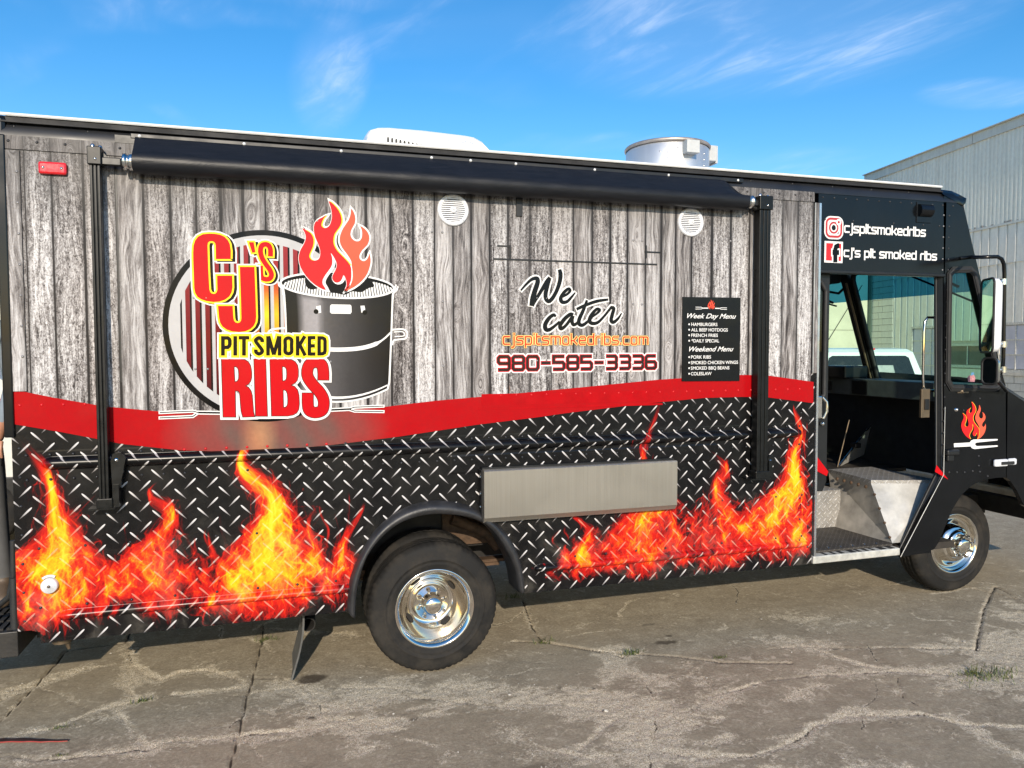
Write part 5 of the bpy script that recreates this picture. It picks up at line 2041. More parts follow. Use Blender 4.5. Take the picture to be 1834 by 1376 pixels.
for i, shp in enumerate(RB):
    cs = [pts(C_, c) for c in shp if c]
    q = -.0190
    mb_w.stroke(cs[0], 11 * mC, q - i * .0007, closed=True)
    mb_w.poly([cs[0]], q + .0002 - i * .0007)
    mb_d.stroke(cs[0], 2.6 * mC, q - .0028, closed=True)
    for h_ in cs[1:]:
        mb_d.stroke(h_, 2.6 * mC, q - .0028, closed=True)
    mb_r.poly(cs, q - .0032)
S2 = pts(C_, GS2)
wS2 = 131 / 6.552 * mC
mb_w.stroke(S2, wS2 + 11 * mC, -.0211, ext=5 * mC, step=6e-6)
mb_d.stroke(S2, wS2 + 2.6 * mC, -.0219, ext=1.3 * mC, step=6e-6)
mb_r.stroke(S2, wS2, -.0226, step=6e-6)
# PIT SMOKED as bold strokes
T = 43


def bold(ch, x0_, x1_, y0_=277, y1_=505):
    h = T / 2
    l, r_, t_, b_ = x0_ + h, x1_ - h, y0_ + h, y1_ - h
    m_ = (t_ + b_) / 2
    if ch == 'P': return [[(l, y1_), (l, y0_)], [(l, t_), (r_ - 25, t_), (r_ - 6, t_ + 14), (r_, t_ + 32), (r_, m_ - 20), (r_ - 8, m_ + 4), (r_ - 25, m_ + 18), (l, m_ + 18)]]
    if ch == 'I': return [[((x0_ + x1_) / 2, y1_), ((x0_ + x1_) / 2, y0_)]]
    if ch == 'T': return [[(x0_, t_ - 2), (x1_, t_ - 2)], [((x0_ + x1_) / 2, y0_), ((x0_ + x1_) / 2, y1_)]]
    if ch == 'S': return [catmull([(r_, t_ + 50), (r_ - 2, t_ + 20), ((l + r_) / 2, t_ - 2), (l + 2, t_ + 20), (l + 2, t_ + 45), ((l + r_) / 2, m_), (r_ - 2, b_ - 45), (r_ - 2, b_ - 20), ((l + r_) / 2, b_ + 2), (l + 2, b_ - 20), (l, b_ - 50)], 4)]
    if ch == 'M': return [[(l - 2, y1_), (l - 2, y0_)], [(r_ + 2, y1_), (r_ + 2, y0_)], [(l + 4, y0_), ((l + r_) / 2, y1_ - 10)], [(r_ - 4, y0_), ((l + r_) / 2, y1_ - 10)]]
    if ch == 'O': return [catmull([(l, m_), (l, t_ + 22), ((l + r_) / 2, t_), (r_, t_ + 22), (r_, m_), (r_, b_ - 22), ((l + r_) / 2, b_), (l, b_ - 22)], 4, True) + [(l, m_), (l, m_ - 5)]]
    if ch == 'K': return [[(l, y1_), (l, y0_)], [(l + 5, m_ + 20), (r_ + 8, y0_)], [(l + 25, m_ - 12), (r_ + 12, y1_)]]
    if ch == 'E': return [[(l, y1_), (l, y0_)], [(l, t_ - 3), (x1_, t_ - 3)], [(l, m_), (x1_ - 6, m_)], [(l, b_ + 3), (x1_, b_ + 3)]]
    if ch == 'D': return [[(l, y1_), (l, y0_)], [(l, t_), (r_ - 28, t_), (r_ - 6, t_ + 12), (r_, t_ + 35), (r_, b_ - 35), (r_ - 6, b_ - 12), (r_ - 28, b_), (l, b_)]]


lv = 0
for ch, a, b in (('P', 172, 296), ('I', 316, 359), ('T', 378, 502), ('S', 558, 674), ('M', 702, 876), ('O', 902, 1018), ('K', 1046, 1166), ('E', 1184, 1276), ('D', 1298, 1410)):
    for s_ in bold(ch, a, b):
        P_ = pts(C_, s_)
        w_ = T / 6.552 * mC
        mb_w.stroke(P_, w_ + 13.5 * mC, -.0230 - lv * .00004, ext=6.5 * mC, step=1e-6)
        mb_y.stroke(P_, w_ + 8 * mC, -.0243 - lv * .00004, ext=4 * mC, step=1e-6)
        mb_k.stroke(P_, w_, -.0256 - lv * .00006, step=2e-6)
        lv += 1
lt = part('logo_lettering', mb_r, ink_red, parent=disc)
part('lettering_outline', mb_w, ink_white, parent=disc)
part('lettering_border', mb_y, ink_yellow, parent=disc)
part('lettering_shadow', mb_k, ink_black, parent=disc)
part('lettering_edge', mb_d, simple('deep red ink', (.05, .004, .006), VR), parent=disc)
# forks
mb_o, mb_i = MB(), MB()
LZ = zm(280, 340, 3.128)
mLf = mpx(330, 740)
for strokes in ([[(375, 1250), (235, 1248)], [(235, 1248), (205, 1240), (20, 1248)], [(225, 1256), (205, 1270), (20, 1278)]],
                [[(950, 1235), (1090, 1228)], [(1085, 1226), (1110, 1218), (1272, 1212)], [(1085, 1232), (1110, 1240), (1272, 1243)]]):
    for i, s_ in enumerate(strokes):
        P_ = pts(LZ, s_)
        wv = (3.4 if i == 0 else 1.8) * mLf
        mb_o.stroke(P_, wv + 4.2 * mLf, -.0068 - .0002 * i, ext=2 * mLf)
        mb_i.stroke(P_, wv, -.0076 - .0002 * i)
fk = part('fork_emblem', mb_o, ink_white, parent=disc)
part('fork_inner', mb_i, ink_black, parent=disc)

# --- "We cater"
Wz = zm(920, 470, 6.881)
mW = mpx(1020, 540) / 6.881
WC = [[(85, 345, 20), (150, 272, 28), (220, 210, 36), (282, 200, 46), (290, 250, 56), (258, 350, 60), (230, 450, 62), (218, 535, 58)],
      [(222, 530, 50), (255, 480, 38), (330, 360, 42), (400, 240, 44), (440, 190, 40)],
      [(438, 195, 46), (410, 290, 50), (388, 390, 52), (395, 455, 48), (430, 480, 46), (475, 440, 46), (525, 350, 46), (562, 240, 50), (572, 150, 52), (560, 92, 44)],
      [(598, 425, 24), (655, 392, 30), (690, 350, 34), (668, 328, 34), (615, 372, 40), (574, 445, 46), (592, 490, 42), (650, 486, 36), (705, 432, 30), (752, 375, 16)],
      [(512, 668, 26), (486, 648, 36), (430, 690, 46), (384, 765, 52), (388, 822, 50), (432, 832, 42), (500, 785, 34), (560, 730, 26)],
      [(725, 650, 40), (690, 642, 42), (620, 700, 46), (566, 780, 48), (582, 818, 42), (640, 775, 36), (720, 665, 40)],
      [(722, 662, 46), (712, 725, 46), (730, 768, 40), (765, 758, 34), (800, 715, 28)],
      [(896, 470, 30), (852, 590, 42), (806, 690, 48), (796, 752, 46), (838, 776, 40), (900, 736, 34), (960, 680, 26)],
      [(772, 578, 34), (880, 528, 36), (1020, 480, 36), (1155, 460, 26)],
      [(962, 672, 24), (1025, 625, 30), (1052, 588, 36), (1014, 580, 36), (955, 645, 44), (926, 715, 48), (958, 752, 42), (1028, 742, 36), (1105, 668, 30), (1195, 555, 32)],
      [(1192, 556, 40), (1226, 572, 42), (1206, 650, 46), (1194, 716, 46), (1224, 738, 40), (1278, 695, 32), (1322, 628, 16)]]
mb_w, mb_i = MB(), MB()
for i, s_ in enumerate(WC):
    P_ = catmull([(*Wz(a, b), w_) for a, b, w_ in s_], 5)
    mb_w.stroke(P_, [q[2] * mW + 36 * mW for q in P_], -.0046 - .0007 * i, ext=14 * mW, step=6e-6)
    mb_i.stroke(P_, [q[2] * mW for q in P_], -.0130 - .0007 * i, ext=3 * mW, step=6e-6)
ct = part('catering_lettering', mb_i, simple('charcoal ink', (.007, .008, .010), VR, spec=VS))
part('lettering_outline', mb_w, ink_white, parent=ct)

# --- squared stroke letters
TF = {
    'c': (1.0, [[(1, 1), (.15, 1), (0, .85), (0, .15), (.15, 0), (1, 0)]]),
    'j': (.32, [[(.32, 1), (.32, -.25), (.17, -.4), (-.08, -.4)], [(.32, 1.28), (.32, 1.42)]]),
    's': (1.0, [[(1, 1), (.13, 1), (0, .88), (0, .62), (.12, .53), (.88, .47), (1, .38), (1, .12), (.87, 0), (0, 0)]]),
    'p': (1.0, [[(0, -.42), (0, 1), (.85, 1), (1, .85), (1, .15), (.85, 0), (.05, 0)]]),
    'i': (0.0, [[(0, 0), (0, 1)], [(0, 1.28), (0, 1.42)]]),
    't': (.55, [[(0, 1.38), (0, .15), (.15, 0), (.55, 0)], [(0, 1), (.5, 1)]]),
    'm': (1.55, [[(0, 0), (0, 1), (1.4, 1), (1.55, .85), (1.55, 0)], [(.78, 0), (.78, 1)]]),
    'o': (1.0, [[(.5, 1), (.85, 1), (1, .85), (1, .15), (.85, 0), (.15, 0), (0, .15), (0, .85), (.15, 1), (.5, 1)]]),
    'k': (1.0, [[(0, 0), (0, 1.4)], [(.05, .48), (.42, .48), (.98, 1)], [(.40, .50), (1, 0)]]),
    'e': (1.0, [[(.05, .5), (1, .5), (1, .85), (.85, 1), (.15, 1), (0, .85), (0, .15), (.15, 0), (.95, 0)]]),
    'd': (1.0, [[(1, 1.4), (1, 0), (.15, 0), (0, .15), (0, .85), (.15, 1), (.95, 1)]]),
    'r': (.62, [[(0, 0), (0, .85), (.15, 1), (.62, 1)]]),
    'b': (1.0, [[(0, 1.4), (0, 0), (.85, 0), (1, .15), (1, .85), (.85, 1), (.05, 1)]]),
    '.': (0.05, [[(0, 0), (0, .12)]]),
    "'": (0.0, [[(0, 1.42), (0, 1.12)]]),
    ' ': (.35, []),
    '-': (.80, [[(0, .5), (.8, .5)]]),
    '9': (1.0, [[(.95, .48), (.13, .48), (0, .60), (0, .88), (.13, 1), (.87, 1), (1, .88), (1, .12), (.87, 0), (.03, 0)]]),
    '8': (1.0, [[(.5, 1), (.87, 1), (1, .88), (1, .62), (.93, .5), (1, .38), (1, .12), (.87, 0), (.13, 0), (0, .12), (0, .38), (.07, .5), (0, .62), (0, .88), (.13, 1), (.5, 1)], [(.1, .5), (.9, .5)]]),
    '0': (1.0, [[(.5, 1), (.87, 1), (1, .86), (1, .14), (.87, 0), (.13, 0), (0, .14), (0, .86), (.13, 1), (.5, 1)]]),
    '5': (1.0, [[(.97, 1), (0, 1), (0, .53), (.87, .53), (1, .41), (1, .12), (.87, 0), (0, 0)]]),
    '3': (1.0, [[(.02, 1), (.87, 1), (1, .88), (1, .62), (.93, .5), (.15, .5)], [(.93, .5), (1, .38), (1, .12), (.87, 0), (.02, 0)]]),
    '6': (1.0, [[(.95, 1), (.13, 1), (0, .88), (0, .12), (.13, 0), (.87, 0), (1, .12), (1, .40), (.87, .52), (.05, .52)]]),
}


def square_text(s_, p0, p1, zb, h, gap=.42, space=1.0):
    """strokes of a word between x p0..p1 on base line zb with letter height h"""
    adv = sum(TF[c][0] for c in s_) + gap * (len(s_) - 1)
    sx_ = (p1 - p0) / adv
    out, cur = [], 0.0
    for c in s_:
        for st_ in TF[c][1]:
            out.append([(p0 + (cur + a) * sx_, zb + b * h) for a, b in st_])
        cur += TF[c][0] + gap
    return out


E6 = zm(860, 440, 3.668)
a, b, c = E6(150, 648), E6(1098, 648), E6(600, 600)
wb = square_text('cjspitsmokedribs.com', a[0], b[0], (a[1] + b[1]) / 2, abs(c[1] - E6(600, 648)[1]))
mm_ = mpx(1030, 610)
m1_, m2_, m3_ = MB(), MB(), MB()
for i, s_ in enumerate(wb):
    m1_.stroke(s_, 6.0 * mm_, -.0048 - i * 3e-5, ext=2.0 * mm_, step=2e-6)
    m2_.stroke(s_, 4.6 * mm_, -.0068 - i * 3e-5, ext=1.4 * mm_, step=2e-6)
    m3_.stroke(s_, 2.3 * mm_, -.0088 - i * 3e-5, ext=.8 * mm_, step=2e-6)
wl_ = part('web_address_lettering', m3_, simple('bright red ink', (.80, .035, .02), VR, spec=VS))
part('lettering_border', m2_, simple('pale gold ink', (.86, .62, .20), VR), parent=wl_)
part('lettering_outline', m1_, simple('brown ink', (.12, .09, .07), VR), parent=wl_)
a, b, c, d_ = E6(118, 818), E6(1150, 805), E6(600, 728), E6(600, 812)
ph = square_text('980-585-3336', a[0], b[0], (a[1] + b[1]) / 2, abs(c[1] - d_[1]), gap=.34)
m1_, m2_, m3_ = MB(), MB(), MB()
for i, s_ in enumerate(ph):
    m1_.stroke(s_, 11.0 * mm_, -.0048 - i * 4e-5, ext=3.2 * mm_, step=2e-6)
    m2_.stroke(s_, 7.0 * mm_, -.0066 - i * 4e-5, ext=1.6 * mm_, step=2e-6)
    m3_.stroke(s_, 4.6 * mm_, -.0084 - i * 4e-5, ext=.6 * mm_, step=2e-6)
pl_ = part('phone_number_lettering', m3_, simple('near black red ink', (.018, .003, .004), VR))
part('lettering_border', m2_, simple('phone red ink', (.62, .012, .03), VR), parent=pl_)
part('lettering_outline', m1_, ink_white, parent=pl_)
# --- cab lettering and icons
G = zm(1470, 380, 8.336)
mG = mpx(1580, 420)
mb = MB()
n_ = 0
for s_, a, b, c, d_ in (('cjspitsmokedribs', (355, 297), (1555, 362), (900, 240), (900, 328)), ("cj's pit smoked ribs", (347, 660), (1722, 716), (950, 598), (950, 682))):
    pa_, pb_ = G(*a), G(*b)
    for st_ in square_text(s_, pa_[0], pb_[0], (pa_[1] + pb_[1]) / 2, abs(G(*c)[1] - G(*d_)[1]), gap=.40):
        mb.stroke(st_, 2.4 * mG, -.003 - n_ * 3e-5, ext=1.1 * mG, step=2e-6)
        n_ += 1
part('cab_lettering', mb, ink_white)
ci = G(195, 235)
hw, hh = abs(G(60, 235)[0] - G(333, 235)[0]) / 2, abs(G(195, 70)[1] - G(195, 400)[1]) / 2
sq = [(ci[0] + a, ci[1] + b) for a, b in rrect(hw - .014, hh - .014, hw * .42, 7)]
mb, mr = MB(), MB()
mb.stroke(sq, .034, -.0012, closed=True); mr.stroke(sq, .015, -.0022, closed=True)
circ = [(ci[0] - .002 + hw * .44 * math.cos(t), ci[1] + hw * .46 * math.sin(t)) for t in np.linspace(0, 2 * PI, 32, endpoint=False)]
mb.stroke(circ, .030, -.0032, closed=True); mr.stroke(circ, .012, -.0042, closed=True)
dd = G(265, 152)
mb.disc(dd[0], dd[1], .021, -.0052, 16); mr.disc(dd[0], dd[1], .009, -.0058, 12)
ic = part('camera_icon', mb, ink_white)
part('icon_line', mr, simple('muted red ink', (.45, .03, .03), VR), parent=ic)
F4 = [G(68, 447), G(317, 460), G(310, 748), G(62, 738)]
mb = MB().poly([F4], -.0014)
ic = part('letter_icon', mb, simple('icon red', (.68, .010, .014), VR))
mb = MB().stroke(F4, .013, -.0030, closed=True)
fs = [[G(214, 742), G(214, 560), G(226, 518), G(252, 505), G(276, 505)], [G(160, 604), G(282, 606)]]
mb.stroke(fs[0], .052, -.0036); mb.stroke(fs[1], .052, -.0042, ext=.004)
part('icon_outline', mb, ink_white, parent=ic)
mb = MB()
fs[0][0] = G(214, 752)
mb.stroke(fs[0], .033, -.0050); mb.stroke(fs[1], .033, -.0055, ext=-.006)
part('icon_letter', mb, ink_black, parent=ic)
# cab flame and fork
CZ = zm(1680, 690, 5.292)
fl_map = lambda a, b: CZ(222 + (a - 298) / (1086 - 298) * (450 - 222), 156 + (b - 128) / (1136 - 128) * (514 - 156))
flame_emblem(fl_map, -.0012, None, 'cab_flame', None, 0, .004)
mb = MB()
mb.poly([[CZ(*p) for p in ((148, 552), (300, 543), (312, 525), (335, 515), (560, 510), (566, 518), (560, 524), (365, 544), (350, 552), (352, 570), (368, 578), (560, 570), (566, 577), (560, 583), (345, 606), (320, 598), (306, 580), (150, 588))]], -.0016)
part('cab_fork', mb, ink_white)

# --- menu board
MZ = zm(1210, 525, 8.336)
q = [MZ(93, 60), MZ(955, 72), MZ(938, 1310), MZ(82, 1316)]
menu = part('menu_board', MB().prism([(a, b) for a, b in q], -.0125, -.0046), simple('menu black', (.006, .0065, .0075), .25, spec=.25, var=.1))
fm = lambda a, b: MZ(462 + (a - 298) / (1086 - 298) * (568 - 462), 102 + (b - 128) / (1136 - 128) * (246 - 102))
L_ = catmull([fm(*p) for p in FL_LEFT], 1, True); R2 = catmull([fm(*p) for p in FL_RIGHT], 1, True)
part('menu_flame', MB().poly([L_], -.0132).poly([R2], -.0134), simple('menu flame red', (.80, .06, .025), VR), parent=menu)
mb = MB()
mM = mpx(1270, 610) / 8.336
for s_, w_ in (([(470, 228), (390, 228)], 13), ([(392, 226), (365, 214), (280, 212)], 7), ([(392, 230), (365, 241), (280, 242)], 7), ([(570, 230), (640, 232)], 13), ([(638, 230), (660, 221), (748, 223)], 7), ([(638, 234), (660, 244), (748, 246)], 7)):
    mb.stroke([MZ(*p) for p in s_], w_ * mM, -.0136)


def type_text(mb, s_, p0, p1, zb, h, y_, shear=0.0, bold_=0.0):
    cu = bpy.data.curves.new('t', 'FONT')
    cu.body = s_
    cu.shear = shear
    cu.offset = bold_
    o = bpy.data.objects.new('t', cu)
    COL.objects.link(o)
    dg = bpy.context.evaluated_depsgraph_get()
    me = bpy.data.meshes.new_from_object(o.evaluated_get(dg))
    vs = np.array([v.co[:2] for v in me.vertices])
    x0_, x1_ = vs[:, 0].min(), vs[:, 0].max()
    caph = 0.70
    v = [(p0 + (a - x0_) / (x1_ - x0_) * (p1 - p0), y_, zb + b / caph * h) for a, b in vs]
    mb.add(v, [tuple(p.vertices) for p in me.polygons])
    bpy.data.objects.remove(o)
    bpy.data.curves.remove(cu)
    bpy.data.meshes.remove(me)


for s_, a, b, y_ in (('HAMBURGERS', 218, 606, 492), ('ALL BEEF HOTDOGS', 216, 760, 573), ('FRENCH FRIES', 216, 612, 655), ('*DAILY SPECIAL', 220, 632, 737), ('PORK RIBS', 212, 510, 980), ('SMOKED CHICKEN WINGS', 210, 912, 1063), ('SMOKED BBQ BEANS', 210, 784, 1145), ('COLESLAW', 210, 518, 1228)):
    p0, p1, p2 = MZ(a, y_), MZ(b, y_), MZ(a, y_ - 48)
    type_text(mb, s_, p0[0], p1[0], p0[1], abs(p2[1] - p0[1]), -.0140, bold_=.012)
    bq = MZ(185, y_ - 24)
    mb.disc(bq[0], bq[1], 12 * mM, -.0140, 10)
for s_, a, b, y_ in (('Week Day Menu', 155, 885, 376), ('Weekend Menu', 185, 845, 872)):
    p0, p1, p2 = MZ(a, y_), MZ(b, y_), MZ(a, y_ - 72)
    type_text(mb, s_, p0[0], p1[0], p0[1], abs(p2[1] - p0[1]), -.0141, shear=.45, bold_=.012)
part('menu_lettering', mb, ink_white, parent=menu)
# --- maker's name on the air conditioner
mb = MB()
a, b, c = xz(640 + 1170 / 7.054, 220 + 262 / 7.054, ya - .002), xz(640 + 1460 / 7.054, 220 + 276 / 7.054, ya - .002), xz(640 + 1170 / 7.054, 220 + 224 / 7.054, ya - .002)
type_text(mb, 'HOUGHTON', a[0], b[0], (a[1] + b[1]) / 2 + .002, abs(c[1] - a[1]), ya - .002, bold_=.0)
s0, s1 = xz(640 + 1110 / 7.054, 220 + 262 / 7.054, ya - .002), xz(640 + 1158 / 7.054, 220 + 208 / 7.054, ya - .002)
u_ = (s1[0] - s0[0]) / 3
for i in range(3):
    for j in range(3):
        if i != j and i + j != 2 or (i, j) == (1, 1):
            mb.box(s0[0] + i * u_ + .002, s0[0] + (i + 1) * u_ - .002, ya - .002, ya - .0005, s0[1] + j * u_ + .002, s0[1] + (j + 1) * u_ - .002)
        else:
            mb.disc(s0[0] + (i + .5) * u_, s0[1] + (j + .5) * u_, u_ * .42, ya - .002, 8)
part('maker_lettering', mb, ink_blue, parent=ac)
# sticker in the quarter window
mb, mk = MB(), MB()
q = xz(1740, 677, .02)
mb.poly([[(q[0] + a, q[1] + b) for a, b in ((-.03, -.028), (.028, -.03), (.036, .0), (.02, .022), (-.005, .015), (-.02, .02), (-.04, .004))]], .019)
mk.poly([[(q[0] + a, q[1] + b) for a, b in ((-.008, .016), (.02, .022), (.022, .036), (.004, .040), (-.006, .034))]], .0188)
st1 = part('window_sticker', mb, simple('pink sticker', (.50, .22, .24), .5, var=.5, scale=60))
part('sticker_detail', mk, simple('blue sticker', (.10, .26, .45), .5), parent=st1)
# ------------------------------------------------------------------ flatten the layers of film to under two millimetres each
for o in truck.children_recursive:
    if o.type != 'MESH':
        continue
    anc = [o.name] + ([o.parent.name] if o.parent else [])
    if any(a.split('.')[0] in ('logo_disc', 'catering_lettering', 'web_address_lettering', 'phone_number_lettering', 'cab_lettering', 'camera_icon', 'letter_icon') or a.startswith(('flame_emblem', 'fork_emblem', 'logo_drum')) for a in anc):
        base_y = -.0008 if any(a.startswith(('cab_', 'camera', 'letter_icon')) for a in anc) else -.0046
        me = o.data
        co = np.empty(len(me.vertices) * 3, np.float32)
        me.vertices.foreach_get('co', co)
        co = co.reshape(-1, 3).astype(np.float64)
        y_ = co[:, 1] + RY
        co[:, 1] = np.where(y_ < base_y, base_y + (y_ - base_y) * .30, y_) - RY
        me.vertices.foreach_set('co', co.astype(np.float32).ravel())
        me.update()



def split_pieces(o, gap):
    """one object per separate piece of a mesh; pieces nearer than gap stay together"""
    me = o.data
    n = len(me.vertices)
    par = list(range(n))

    def find(a):
        while par[a] != a:
            par[a] = par[par[a]]
            a = par[a]
        return a
    for p in me.polygons:
        vs = p.vertices
        r0 = find(vs[0])
        for w in vs[1:]:
            par[find(w)] = r0
    grp = {}
    for i in range(n):
        grp.setdefault(find(i), []).append(i)
    co = np.array([v.co[:] for v in me.vertices])
    keys = list(grp)
    bb = [(co[grp[k]].min(0) - gap / 2, co[grp[k]].max(0) + gap / 2) for k in keys]
    cl = list(range(len(keys)))

    def f2(a):
        while cl[a] != a:
            cl[a] = cl[cl[a]]
            a = cl[a]
        return a
    for i in range(len(keys)):
        for j in range(i):
            if (bb[i][0] <= bb[j][1]).all() and (bb[j][0] <= bb[i][1]).all():
                cl[f2(i)] = f2(j)
    sets = {}
    for i in range(len(keys)):
        sets.setdefault(f2(i), set()).update(grp[keys[i]])
    if len(sets) < 2:
        return
    cols = me.color_attributes.get('Col')
    cv = [tuple(c.color) for c in cols.data] if cols else None
    nm = o.name.split('.')[0]
    first = True
    for vs in sets.values():
        order = sorted(vs)
        mp = {v: i for i, v in enumerate(order)}
        m2 = bpy.data.meshes.new(nm)
        ps = [p for p in me.polygons if p.vertices[0] in vs]
        m2.from_pydata([tuple(co[i]) for i in order], [], [[mp[v] for v in p.vertices] for p in ps])
        for mt in me.materials:
            m2.materials.append(mt)
        m2.polygons.foreach_set('material_index', [p.material_index for p in ps])
        m2.polygons.foreach_set('use_smooth', [p.use_smooth for p in ps])
        if cv:
            a = m2.color_attributes.new('Col', 'FLOAT_COLOR', 'POINT')
            a.data.foreach_set('color', [q for i in order for q in cv[i]])
        if first:
            o.data = m2
            first = False
        else:
            c = o.copy()
            COL.objects.link(c)
            c.data = m2
            c.parent = o.parent


SPLIT = {'cab_lettering': .05, 'fork_emblem': .02, 'fork_inner': .02, 'lettering_outline': .012, 'drum_outline': .012, 'hatch_hardware': .004, 'wheel_nut': .002, 'hand_hole': .001, 'riser_bolts': .002, 'step_bolts': .002, 'speaker_screw': .004, 'leg_bolt': .002, 'counter_bolt': .002, 'rail_screw': .004, 'vent_slot': .001,
         'fan_rivet': .001, 'grill_bar': .0015, 'wiper': .06, 'mirror_bracket': .01, 'catering_lettering': .03, 'roll_cap': .05, 'lamp_screw': .004, 'sill_grip': .001, 'dash_switch': .01, 'leaf_spring': .1, 'drum_grate': .0002, 'windscreen_pillar': .01, 'switch_box': .03}
for o in list(truck.children_recursive):
    k_ = o.name.split('.')[0]
    if k_ in SPLIT and o.type == 'MESH':
        split_pieces(o, SPLIT[k_])
for o in list(truck.children_recursive):
    k_ = o.name.split('.')[0]
    if k_ in ('riser_bolts', 'step_bolts'):
        o.name = k_[:-1]

# ------------------------------------------------------------------ grey metal warehouse on the right
AX, AY, ANG = 18.44, 15.87, R_(9.2)
dS = np.array((-math.sin(ANG), -math.cos(ANG), 0))      # along the wall, towards the photographer
dT = np.array((-math.cos(ANG), math.sin(ANG), 0))       # out of the wall
A0 = np.array((AX, AY, 0.0))


def bw(s_, t_, z_):
    return A0 + dS * s_ + dT * t_ + np.array((0, 0, z_))


def bbox(mb, s0, s1, t0, t1, z0, z1, mi=0):
    v = [bw(s_, t_, z_) for z_ in (z0, z1) for t_ in (t0, t1) for s_ in (s0, s1)]
    return mb.add(v, [(0, 2, 3, 1), (4, 5, 7, 6), (0, 1, 5, 4), (2, 6, 7, 3), (0, 4, 6, 2), (1, 3, 7, 5)], mi)


def s_of(px_):
    k_ = (px_ - 917) / 1340
    return (24.5 * k_ - 11.76) / (.137 + .99 * k_)


ware = thing('warehouse', 'grey metal warehouse with ribbed upper wall and gridded windows on the right', 'building', tuple(A0))


def wmat(name, c, dirt, **kw):
    k = M(name, .55, metal=kw.get('metal', .25))
    x, y, z = k.xyz()
    streak = k.noise(1, 5, .6, vec=k.comb(x * 7, y * 7, z * .35))
    sp_ = k.noise(9, 5, .65)
    col = k.ramp(streak * .6 + sp_ * .4, [(.35, tuple(q * .78 for q in c)), (.65, c)])
    col = k.mix(k.noise(22, 4, .7).ss(.60, .72, 0, dirt), col, (.10, .095, .085))
    k.color(col)
    return k.m


m_rib = wmat('weathered ribbed sheet', (.84, .81, .72), .06)
m_pan = wmat('pale grey panel', (.82, .81, .75), .05)
m_trim = wmat('weathered trim', (.66, .65, .60), .3)
m_dirt = wmat('dirty flashing', (.30, .29, .27), .9)
m_blk = wmat('painted block', (.70, .69, .63), .15, metal=0)
m_pane = simple('clouded window pane', (.50, .51, .58), .35, var=.1, scale=3)
m_dkpane = simple('dark window pane', (.03, .05, .05), .1, var=.4, scale=3)
m_mull = simple('painted glazing bar', (.58, .56, .50), .5, var=.3, scale=30)
SL = 13.0
mb = MB()
bbox(mb, -.5, SL, -9, -.06, 0, 7.45)
part_w = lambda name, mb, mats, **kw: mb.build(name, mats, kw.pop('parent', ware), ware, **kw)
part_w('building_shell', mb, m_trim)
mb = MB()
p_ = .135
n = int((SL + .2) / p_)
v, f = [], []
for i in range(n * 6 + 1):
    s_ = -.2 + i * p_ / 6
    ph_ = (i % 6) / 6
    t_ = .018 * (1 if ph_ < .34 else -.2 if .5 <= ph_ < .84 else .4)
    for z_ in (5.02, 7.36):
        v.append(bw(s_, t_, z_))
f = [(2 * i, 2 * i + 2, 2 * i + 3, 2 * i + 1) for i in range(n * 6)]
mb.add(v, f)
part_w('ribbed_sheet', mb, m_rib)
mb = MB()
for i in range(6):
    a = -.5 + i * 2.4
    bbox(mb, a, a + 2.385, -.08, .05 + .004 * (i % 2), 7.30 + .006 * (i % 3), 7.55)
part_w('roof_fascia', mb, m_trim)
mb = MB()
bbox(mb, -.5, SL, -9, .12, 7.55, 7.575)
part_w('roof_sheet', mb, m_trim)
mb = MB()
bbox(mb, 1.1, SL, -.03, .045, 4.965, 5.02)
part_w('ledge_flashing', mb, m_trim)
mb = MB()
rr = random.Random(5)
for i in range(90):
    s_ = rr.uniform(2.5, SL)
    w_ = rr.uniform(.015, .05)
    bbox(mb, s_, s_ + w_, .0, .030 + rr.uniform(0, .012), 5.02, 5.02 + rr.uniform(.015, .06))
part_w('nest_debris', mb, m_dirt, kind='stuff')
# lower panels with standing seams
pw_ = .29
me_p = None
for i in range(int((SL - 1.15) / pw_)):
    s_ = 1.15 + i * pw_
    zb_ = 2.46
    if s_of(1688) - .1 < s_ < s_of(1778) or s_ < s_of(1630) - .1:
        zb_ = 2.06 if s_ > 2.2 else .0
    mb = MB()
    bbox(mb, s_ + .012, s_ + pw_ - .012, -.03, .0, zb_, 4.965)
    bbox(mb, s_ - .014, s_ + .014, -.03, .028, zb_, 4.965)
    part_w('wall_panel', mb, m_pan)
    if zb_ == 2.06 or (zb_ == .0):
        pass
mb = MB()
bbox(mb, s_of(1688) - .1, s_of(1778), -.03, .01, .0, 1.30)
bbox(mb, 1.15, SL, -.03, .035, 4.0, 4.012)
part_w('lower_cladding', mb, m_pan)


def window(s0, s1, z0, z1, ns, nz_, pane, name='window'):
    mb = MB()
    bbox(mb, s0 - .05, s1 + .05, -.02, .03, z1, z1 + .06)
    bbox(mb, s0 - .05, s1 + .05, -.02, .05, z0 - .07, z0)
    bbox(mb, s0 - .05, s0, -.02, .03, z0, z1)
    bbox(mb, s1, s1 + .05, -.02, .03, z0, z1)
    fr_ = part_w(name, mb, m_mull)
    ds, dz_ = (s1 - s0) / ns, (z1 - z0) / nz_
    for i in range(ns):
        for j in range(nz_):
            mb = MB()
            bbox(mb, s0 + i * ds + .016, s0 + (i + 1) * ds - .016, -.025, -.008 + .002 * ((i + j) % 2), z0 + j * dz_ + .016, z0 + (j + 1) * dz_ - .016)
            part_w('pane', mb, pane, parent=fr_)
    mb = MB()
    for i in range(1, ns):
        bbox(mb, s0 + i * ds - .016, s0 + i * ds + .016, -.02, .012, z0, z1)
    for j in range(1, nz_):
        bbox(mb, s0, s1, -.02, .014, z0 + j * dz_ - .016, z0 + j * dz_ + .016)
    part_w('glazing_bar', mb, m_mull, parent=fr_)


